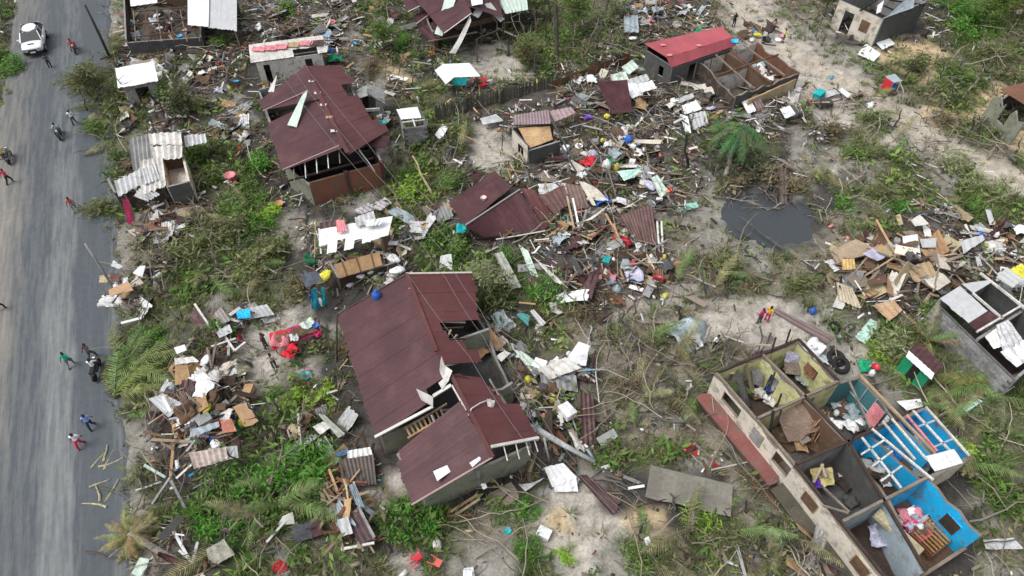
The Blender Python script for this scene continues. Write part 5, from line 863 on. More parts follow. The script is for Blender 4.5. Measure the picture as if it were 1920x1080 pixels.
for a in ((1075, 60, 3.2, 1.3, 'mid', 'green crowned tree just right of the tall stripped trunk'), (1135, 35, 3.0, 1.2, 'pale', 'pale crowned tree at the top between trunk and clothes heap'), (1005, 40, 2.6, 1.1, 'olive', 'olive crowned tree just left of the tall stripped trunk'), (990, 130, 2.4, 1.0, 'olive', 'small olive tree standing at the right rim of the sand yard'), (176, 190, 2.6, 1.2, 'olive', 'thin crowned tree on the verge above the walker in white'), (345, 225, 2.0, .9, 'dark', 'drab tree between bright white shed and metal hut'), (925, 45, 2.4, 1.0, 'mid', 'green tree behind the wrecked house post'), (720, 95, 2.2, .9, 'mid', 'small tree left of the wrecked maroon house'), (1840, 60, 3.0, 1.3, 'mid', 'broad green tree in the top right scrub'), (1900, 40, 2.6, 1.2, 'olive', 'olive tree in the top right corner'), (1545, 30, 2.4, .9, 'dark', 'drab tree left of the cream house doorway'), (905, 565, 2.2, 1.0, 'pale', 'pale green tree leaning on the broken corner of the largest roof')): leafy_tree(*a)
zone_trees = [('tall and stripped in the top centre thicket', [(1020, 85), (1065, 60), (1090, 110), (1120, 55), (1150, 75), (1175, 50), (975, 95), (940, 80), (1035, 45), (1100, 30)], 3.6), ('fallen across the wreck at the right edge', [(1885, 200), (1900, 225), (1870, 235), (1910, 190), (1895, 250), (1860, 200)], 1.8),
 ('leaning in the scrub right of the sandy track', [(1510, 75), (1528, 68), (1805, 178), (1820, 168), (1790, 145), (1760, 165), (1740, 160), (1872, 95), (1900, 92), (1850, 130), (1765, 90), (1700, 130), (1690, 160), (1725, 165), (1800, 135), (1840, 95), (1780, 195)], 2.2),
 ('standing broken beside the sandy track below the small stall', [(1653, 140), (1672, 245), (1730, 285), (1765, 215), (1820, 250), (1840, 262), (1860, 215), (1700, 195), (1775, 265), (1795, 270)], 1.7),
 ('in the dry brush along the right edge', [(1830, 285), (1880, 265), (1905, 290), (1850, 300), (1890, 240), (1915, 320)], 1.6),
 ('in the scrub between the fence and the tarpaulin hut', [(690, 145), (720, 150), (745, 140), (770, 160), (790, 170), (810, 150), (760, 185), (730, 110), (785, 120), (705, 125)], 2.0),
 ('around the tall stripped trunk near the top', [(1010, 60), (1075, 95), (1095, 65), (1140, 90), (1170, 95), (990, 70), (1155, 110)], 2.2),
 ('with dead limbs beside the bright white shed', [(230, 150), (245, 160), (300, 260), (305, 225), (175, 130), (190, 180), (165, 210), (330, 180), (345, 195), (260, 210)], 2.3),
 ('among the bushes left of the long broken hut', [(495, 935), (510, 900), (530, 940), (475, 880), (455, 860), (520, 830), (505, 800), (535, 790), (560, 805), (480, 940), (440, 1020), (470, 1010)], 2.0),
 ('in the brush above the orange board shack', [(315, 500), (330, 520), (395, 480), (410, 500), (380, 455), (350, 430), (450, 470), (280, 475)], 1.7),
 ('over the dark pond', [(1350, 350), (1380, 345), (1400, 375), (1420, 345), (1390, 320), (1435, 360), (1470, 375), (1340, 330)], 1.7),
 ('stuck up through the roofs of rubble near the centre', [(1150, 300), (1220, 310), (1075, 230), (1300, 250), (1180, 280), (1130, 340)], 1.6),
 ('in the tangle between the two ruins', [(1160, 620), (1190, 600), (1120, 600), (1230, 560), (1330, 560), (1300, 520), (1350, 480), (1275, 600), (1105, 640), (1180, 660)], 1.5),
 ('near the cream wall at the bottom', [(1400, 960), (1430, 980), (1300, 1000), (1270, 960), (1350, 1040), (1200, 1000), (1450, 1000), (1500, 1040)], 1.4)]
sd_ = 100
for where, pts, h in zone_trees:
    for (x, y) in pts:
        sd_ += 1; rr = random.Random(sd_); a = rr.uniform(-.45, .45); tall = rr.uniform(.6, 1.25); tone = rr.choice(['dark grey', 'brown', 'blackish', 'pale'])
        word = 'straight' if abs(a) < .12 else 'left-leaning' if a < 0 else 'right-leaning'; size = 'tall' if tall > 1.05 else 'short' if tall < .78 else 'medium'
        trunk_thing('broken_sapling', f'{size} {tone} {word} sapling {where}', x, y, h*tall, (a, rr.uniform(-.1, .5)), rr.uniform(.05, .09), {'dark grey': 'darkgrey', 'brown': 'oldwood', 'blackish': (.06, .05, .04), 'pale': (.28, .25, .2)}[tone], rr.choice([1, 2, 3, 4]), 'sapling', f'saplings {where}', sd_)
# ------------------------------------------------------------------ loose pieces
MESHES = {}
def proto(kind):
    if kind in MESHES: return MESHES[kind]
    L = []
    for i in range(5):
        s = i*13+len(MESHES)*101; r = random.Random(s)
        if kind == 'plank': V, Fc = box((0, 0, 0), (r.uniform(1.3, 2.8), r.uniform(.09, .2), .035)); me = mesh('plank', V, Fc, 'wood')
        elif kind == 'sheet': w, l = r.uniform(.6, .9), r.uniform(1.0, 2.1); me = mesh('sheet', *panel([(-l/2, w/2, 0), (-l/2, -w/2, 0), (l/2, -w/2, 0), (l/2, w/2, 0)], ribs=5, amp=.018, nv=7, crumple=r.choice([.03, .12, .2]), curl=r.choice([0, .08, .18, -.1]), seed=s, ragged=.08), 'metal')
        elif kind == 'board': w, l = r.uniform(.5, .9), r.uniform(.7, 1.4); me = mesh('board', *panel([(-l/2, w/2, 0), (-l/2, -w/2, 0), (l/2, -w/2, 0), (l/2, w/2, 0)], nv=4, nu=5, th=.03, crumple=.05, seed=s, ragged=.12), 'mat_weave')
        elif kind == 'cloth': w = r.uniform(.25, .5); me = mesh('cloth', *panel([(-w, w, .1), (-w, -w, .1), (w, -w, .1), (w, w, .1)], nv=9, nu=9, th=.02, crumple=.42, seed=s, ragged=.2), 'fabric', True)
        elif kind == 'basin': q = r.uniform(.22, .34); me = mesh('basin', *lathe([(q*.7, 0), (q*.95, .13), (q, .15), (q*.93, .14), (q*.66, .02), (.01, .02)], 14), 'plastic', True)
        elif kind == 'jug': me = mesh('jug', *join(lathe([(.13, 0), (.14, .02), (.14, .26), (.10, .33), (.04, .37), (.04, .42)], 12, 2), beam((.0, 0, .42), (.13, 0, .28), .03, .03)), 'plastic', True)
        elif kind == 'box': a = r.uniform(.3, .6); V, Fc = join(box((0, 0, a*.3), (a*1.3, a, a*.6)), box((0, 0, a*.61), (a*1.34, a*1.04, .03))); me = mesh('box', V, Fc, 'wood')
        elif kind == 'branch':
            q = [tube([(-1.2, 0, .08), (-.5, .12, .14), (.3, -.05, .1), (1.2, .2, .06)], [.05, .04, .03, .015], 5)]
            for k in range(4): x0 = r.uniform(-.6, .9); a = r.choice([-1, 1])*r.uniform(.4, 1.1); q.append(tube([(x0, 0, .1), (x0+.4*math.cos(a), .4*math.sin(a), .22), (x0+.9*math.cos(a*.7), .9*math.sin(a*.7), .25)], [.022, .016, .007], 4))
            me = mesh('branch', *join(*q), 'bark')
        elif kind == 'frond': me = FROND[i % 4]
        elif kind == 'sack': V, Fc = lathe([(.05, 0), (.28, .02), (.34, .09), (.28, .18), (.14, .22), (.03, .21)], 12); V = V*(1+.5*(fbm(V[:, 0]*4+s, V[:, 1]*4+V[:, 2]*3)-.45)[:, None]*1.6)*(r.uniform(.7, 1), r.uniform(1, 1.5), r.uniform(.7, 1.2)); me = mesh('sack', V, Fc, 'fabric', True)
        L.append(me)
    MESHES[kind] = L; return L
KN = dict(plank=('loose_plank', 'plank'), sheet=('roofing_sheet', 'ribbed roofing sheet'), board=('splintered_board', 'splintered wall board'), cloth=('crumpled_cloth', 'crumpled cloth'), basin=('plastic_basin', 'plastic basin'), jug=('plastic_jug', 'plastic jug'), box=('small_box', 'box'), branch=('fallen_branch', 'forked branch'), frond=('palm_frond', 'palm frond'), sack=('stuffed_sack', 'slumped sack'))
KC = dict(plank=[('oldwood', 6), ('rawwood', 4), ('darkbrown', 3), ('brown', 2), ('tan', 1)], sheet=[('silver', 4), ('offwhite', 3), ('rust', 1.5), ('maroon', 3), ('white', 3), ('greyblue', 1), ('grey', 3)], board=[('tan', 2), ('oldwood', 3), ('straw', 2), ('brown', 2), ('cream', 1.6), ('darkbrown', 2)],
    cloth=[('white', 2), ('red', .35), ('pink', .5), ('darkgrey', 4), ('blue', .25), ('lavender', .7), ('offwhite', 2.4), ('magenta', .25), ('green', .15), ('greyblue', 1.4), ('brown', 2.5), ('darkbrown', 2), ('yellow', .12)], basin=[('skyblue', .5), ('red', .6), ('pink', .6), ('white', 2.5), ('grey', 1.5), ('teal', .3), ('greyblue', 1)],
    jug=[('yellow', .5), ('white', 4), ('blue', .4), ('greyblue', 1.6)], box=[('tan', 2), ('white', 1.4), ('brown', 2.5), ('teal', .2), ('grey', 2), ('darkgrey', 2)], branch=[('oldwood', 3), ('darkgrey', 3), ((.36, .32, .25), 2)], frond=[((.34, .33, .17), 2), ((.20, .31, .10), 4), ((.26, .24, .14), 1.5)], sack=[('white', 2), ('offwhite', 2), ('lavender', 1), ('yellow', .4)])
CNT = {}; EXTRA = []; PC = {}
def piece(kind, p, rz, tilt, col, where, sc=1.0, label=None, pos=''):
    me = random.choice(proto(kind)); k = random.uniform(.82, 1.12); c = tuple(q*k for q in cc(col)); CNT[kind] = CNT.get(kind, 0)+1
    w = WORD.get(col, 'dead') if isinstance(col, str) else 'dead'
    if kind == 'branch': w = 'bare'
    if kind == 'frond': w = 'torn'
    sz = 'large' if sc > 1.08 else 'small' if sc < .85 else ''; tw = 'tilted' if max(abs(tilt[0]), abs(tilt[1])) > .4 else ''
    kn = KN[kind][1]
    lb = label
    if not lb:
        for extra in ((tw, sz), (sz,), ()):
            lb = ' '.join(q for q in (*extra, w, kn, where) if q)+(f', {pos}' if pos else '')
            if len(lb.split()) <= 16: break
        if len(lb.split()) > 16: lb = f'{w} {kn} {where}'
    o = link(KN[kind][0], me, None, p, c, (tilt[0], tilt[1], rz), sc); tag(o, lb, KN[kind][1].split()[-1], None if label else f'{kn} {where}'); return o
def heap(px, py, rx, ry, n, where, kinds, h=.8, sc=1.0, cols=None, zb=0.0):
    ks = list(kinds); ws = [kinds[k] for k in ks]
    for i in range(n):
        while True:
            u, v = random.uniform(-1, 1), random.uniform(-1, 1)
            if u*u+v*v <= 1: break
        q = GG(px+u*rx, py+v*ry); k = random.choices(ks, ws)[0]; pal = (cols or {}).get(k, KC[k]); c = random.choices([a for a, b in pal], [b for a, b in pal])[0]
        ro = 1-(u*u+v*v); q[2] += zb+.05+h*ro*random.uniform(.15, 1.0)
        if kind_cap(k): continue
        t = .12 if k in ('basin', 'jug', 'box', 'sack', 'cloth') else .38
        piece(k, q, random.uniform(0, 6.28), (random.gauss(0, t), random.gauss(0, t)), c, where, sc*random.uniform(.75, 1.2), pos=('middle' if u*u+v*v < .16 else ['right end', 'lower right', 'lower edge', 'lower left', 'left end', 'upper left', 'upper edge', 'upper right'][int((math.atan2(v, u)/(2*math.pi)*8+.5) % 8)]))
def kind_cap(k): return CNT.get(k, 0) >= {'branch': 288, 'frond': 250}.get(k, 296)
MIX = dict(plank=6, sheet=2.2, board=3, cloth=3, basin=.5, jug=.6, box=.9, branch=1.5, sack=.5)
TIM = dict(plank=7, board=3, sheet=1, branch=2)
HO = dict(cloth=4, jug=1.0, basin=.8, sack=.5, box=1.4, plank=4.5, sheet=1, board=1.6)
heap(1430, 370, 60, 30, 14, 'floating at the rim of the pond', dict(branch=6, plank=1), .1)
heap(1690, 505, 135, 70, 115, "in the splintered wood pile", dict(plank=7, board=7, sheet=1, cloth=1.4, box=.8), 1.3, 1.15, dict(board=[('tan', 3), ('straw', 2.5), ('oldwood', 3), ('brown', 2.5), ('cream', 1.3)]))
heap(1880, 450, 50, 32, 34, "in the household heap at the right edge", HO, .6)
heap(1150, 285, 95, 45, 70, 'in the household heap at the centre', dict(HO, board=2, plank=4), .8)
heap(1130, 350, 130, 50, 84, 'around the collapsed dark panels', dict(MIX, plank=9, sheet=4), 1.0)
heap(1195, 505, 80, 35, 55, 'in the spilled belongings below the dark panels', HO, .45)
heap(1120, 440, 90, 35, 42, "between fallen maroon roof and dark panels", dict(MIX, plank=8), .6)
heap(385, 745, 85, 85, 95, 'in the rubble heap left of the largest roof', dict(HO, board=3, plank=4, sheet=2), .9)
heap(390, 800, 60, 45, 28, 'in the lower half of the left rubble heap', MIX, .7)
heap(660, 975, 32, 60, 34, 'in the long broken hut', dict(plank=9, board=1, sheet=1), .7, 1.0, dict(plank=[('rawwood', 3), ('rust', 2), ('oldwood', 3), ('straw', 2)]))
heap(640, 905, 28, 26, 22, 'at the head of the long broken hut', dict(plank=9), .5, 1, dict(plank=[('rust', 4), ('tan', 1), ('brown', 2)]))
heap(1250, 30, 70, 30, 50, 'in the clothes heap at the top', dict(HO, sheet=2), .5); heap(1190, 45, 40, 30, 20, 'left of the clothes heap at the top', MIX, .5)
heap(1150, 180, 90, 40, 42, 'between the paling fence and the red roof', dict(MIX, sheet=4), .5); heap(1300, 190, 55, 30, 24, "in the dark mess below the brown rooms", MIX, .5)
heap(1570, 195, 65, 22, 40, 'along the brush line below the sandy track', dict(branch=4, plank=4, cloth=2, sheet=1, box=.7), .5)
heap(1430, 60, 55, 22, 24, 'by the people at the head of the sandy track', dict(HO, branch=3), .4)
heap(300, 60, 60, 45, 44, 'inside the stripped store', dict(MIX, cloth=5, plank=7), .5, .9); heap(400, 140, 60, 40, 34, 'in the yard behind the maroon house', MIX, .4)
heap(600, 50, 60, 38, 30, 'around the broken shelter near the top', MIX, .5); heap(500, 55, 40, 40, 20, 'at the top beside the stripped store', MIX, .4)
heap(230, 60, 28, 50, 18, 'at the roadside near the stripped store', dict(sheet=2, plank=4, board=2), .3); heap(270, 360, 70, 60, 22, 'fallen off the metal hut', MIX, .3)
heap(290, 425, 45, 25, 22, 'in front of the metal hut', dict(sheet=3, board=2, plank=2, cloth=1), .4); heap(430, 290, 55, 55, 26, 'left of the maroon house', MIX, .3)
heap(240, 545, 45, 35, 20, 'in the little orange board shack', dict(board=3, sheet=1, plank=4, cloth=1), .5); heap(690, 470, 90, 50, 40, 'behind the white roofed hut', dict(plank=6, board=3, cloth=1, sack=1), .4)
heap(700, 520, 75, 22, 20, 'between the ceiling boards and the largest roof', dict(plank=5, sack=2, basin=.4, cloth=1), .2); heap(450, 600, 70, 30, 18, 'near the blue capped sheets', dict(sheet=3, plank=4, branch=3), .3)
heap(600, 815, 60, 40, 28, "between the left yard and largest roof", dict(sheet=4, plank=5, board=2), .5); heap(905, 640, 45, 38, 26, "spilled from the broken side of the largest roof", dict(plank=5, board=3, cloth=1, box=1), .4)
heap(1030, 700, 70, 45, 34, 'around the torn white sheets in the middle', dict(MIX, sheet=4), .5); heap(1120, 700, 60, 55, 44, "in the dark timber right of the torn white sheets", dict(plank=9), .6, 1.2, dict(plank=[('darkbrown', 4), ('oldwood', 4), ('maroon', 1)]))
heap(1030, 790, 70, 40, 24, 'right of the lower maroon house', dict(MIX, sheet=3), .4); heap(900, 920, 70, 28, 28, 'below the mildewed pale wall', dict(plank=8, board=1, branch=1), .3, 1.3, dict(plank=[('tan', 2), ('brown', 3), ('darkbrown', 4)]))
heap(1390, 670, 70, 30, 34, "fallen on the cream walled ruin's top wall", dict(plank=9, branch=2), .6, 1.2, dict(plank=[('darkbrown', 5), ('oldwood', 3)])); heap(1450, 900, 45, 70, 34, 'along the foot of the cream wall', dict(plank=9, board=1), .3, 1.2, dict(plank=[('rust', 3), ('tan', 1), ('oldwood', 2)]))
heap(1480, 1040, 90, 40, 36, "in the bottom brush beside the cream wall", dict(plank=5, branch=4, sheet=1, board=1), .3)
heap(1440, 735, 45, 25, 20, 'inside the first yellow room', dict(sheet=2, cloth=3, board=2, plank=3), .5, .9, zb=.1); heap(1510, 690, 38, 25, 18, 'inside the second yellow room', dict(sheet=2, cloth=1, board=4, plank=3), .6, .9, zb=.1)
heap(1500, 810, 50, 28, 26, "in the thatch-filled middle room", dict(board=6, plank=5), .8, 1.1, dict(board=[('brown', 3), ('oldwood', 3), ('tan', 1)], plank=[('rust', 2), ('tan', 2), ('brown', 3)]), zb=.2)
heap(1600, 785, 45, 30, 26, 'on the floor of the dark teal room', dict(sack=1.5, cloth=6, basin=.6, box=1.5, jug=.6, plank=2), .3, zb=.1); heap(1590, 915, 55, 35, 12, 'on the floor of the dark bare room', dict(plank=4, board=2, cloth=1), .3, zb=.1)
heap(1660, 880, 45, 30, 22, 'under the white rafters of the blue rooms', dict(HO, board=2), .3, zb=.1); heap(1750, 830, 30, 25, 10, 'in the far bright blue room', HO, .2, zb=.1)
heap(1740, 990, 42, 40, 34, "in the bright blue bed room", dict(HO, board=2), .4, zb=.1); heap(1650, 1010, 35, 45, 18, 'in the grey-green corner room', dict(plank=5, cloth=3, board=1), .4, zb=.1)
heap(1410, 195, 90, 28, 30, 'against the outer wall of the roofless brown rooms', dict(plank=6, board=2, sheet=2, cloth=1), .6)
heap(1430, 150, 50, 28, 40, 'inside the roofless brown rooms', dict(cloth=4, box=1, board=2, plank=3, sack=1), .3, zb=.1); heap(1860, 600, 40, 40, 14, 'inside the half roofed block house', dict(plank=5, board=2), .3, zb=.1)
heap(700, 230, 40, 22, 22, 'at the front of the tarpaulin hut', dict(cloth=2, basin=1, plank=3, sheet=1), .25); heap(1470, 330, 60, 30, 18, 'on the grey mud above the pond', dict(branch=4, plank=2, sheet=.4), .2)
heap(1600, 350, 110, 60, 26, 'on the bank right of the pond', dict(branch=6, frond=3), .2); heap(1250, 700, 90, 90, 60, 'on the slope left of the cream walled ruin', dict(branch=6, frond=3, plank=3), .2); heap(1330, 520, 110, 60, 55, "in the branch tangle below the pond", dict(branch=7, frond=3, plank=3), .3)
heap(1750, 200, 140, 90, 55, 'in the scrub right of the sandy track', dict(branch=6, frond=3), .2); heap(430, 470, 130, 80, 50, 'in the brush below the metal hut', dict(branch=6, frond=5), .3); heap(230, 220, 90, 90, 34, 'on the verge near the bright white shed', dict(branch=6, frond=4, sheet=.6), .3)
heap(500, 960, 150, 80, 40, 'among the bushes in the lower left', dict(branch=6, frond=4), .4); heap(1350, 1030, 160, 60, 36, 'in the scrub along the bottom', dict(branch=5, frond=4, plank=2), .2); heap(1800, 780, 90, 130, 46, 'on the bank right of the cream walled ruin', dict(branch=5, frond=5), .3)
heap(760, 180, 110, 60, 34, 'in the scrub left of the paling fence', dict(branch=5, frond=3), .2); heap(1080, 60, 80, 55, 24, 'in the scrub around the tall stripped trunk', dict(branch=5, frond=3), .2); heap(900, 300, 60, 45, 20, 'above the fallen maroon roof', dict(plank=4, branch=3, frond=2), .2)

SHK = dict(sheet=6, plank=4, board=3, branch=1, cloth=1.2, box=.5)
heap(560, 60, 110, 55, 46, 'among the flattened shacks near the top', SHK, .7, 1.1); heap(330, 145, 90, 35, 34, 'between the stripped store and the metal hut', SHK, .5, 1.1); heap(240, 210, 50, 50, 22, 'under the dead trees by the white shed', SHK, .4, 1.0)
heap(420, 240, 60, 60, 24, 'on the ground left of the upper maroon house', SHK, .4); heap(690, 60, 60, 45, 22, 'in the scrub left of the wrecked house', SHK, .4); heap(660, 250, 60, 40, 18, 'at the right flank of the upper maroon house', SHK, .4)
heap(320, 420, 50, 30, 18, 'tumbled below the metal hut', SHK, .4, 1.1); heap(760, 430, 60, 50, 24, 'between the white roofed hut and fallen roof', dict(SHK, plank=9), .5); heap(1080, 560, 90, 60, 34, 'between the centre rubble and torn sheets', dict(SHK, plank=8, branch=4), .4); heap(960, 620, 50, 60, 24, 'right of the largest roof', dict(SHK, plank=7), .4); heap(1060, 850, 60, 50, 22, 'under the fallen pole', dict(SHK, plank=6, branch=3), .3)
heap(1240, 120, 90, 40, 30, 'in front of the faded red shed', SHK, .4); heap(1890, 560, 40, 60, 20, 'fallen round the grey block house', SHK, .5); heap(1560, 850, 60, 40, 16, 'scattered on the dark room floors', dict(plank=5, board=3, cloth=2), .3, zb=.1); heap(1480, 700, 60, 40, 22, 'tossed about in the yellow rooms', dict(plank=5, board=3, sheet=2), .6, .9, zb=.1)
heap(1885, 215, 45, 45, 22, 'on the wrecked block building at the right edge', dict(plank=5, branch=4, board=2), .6)
heap(1590, 905, 55, 40, 14, 'lying in the two middle rooms of the ruin', dict(plank=5, board=2, cloth=2), .3, zb=.1)
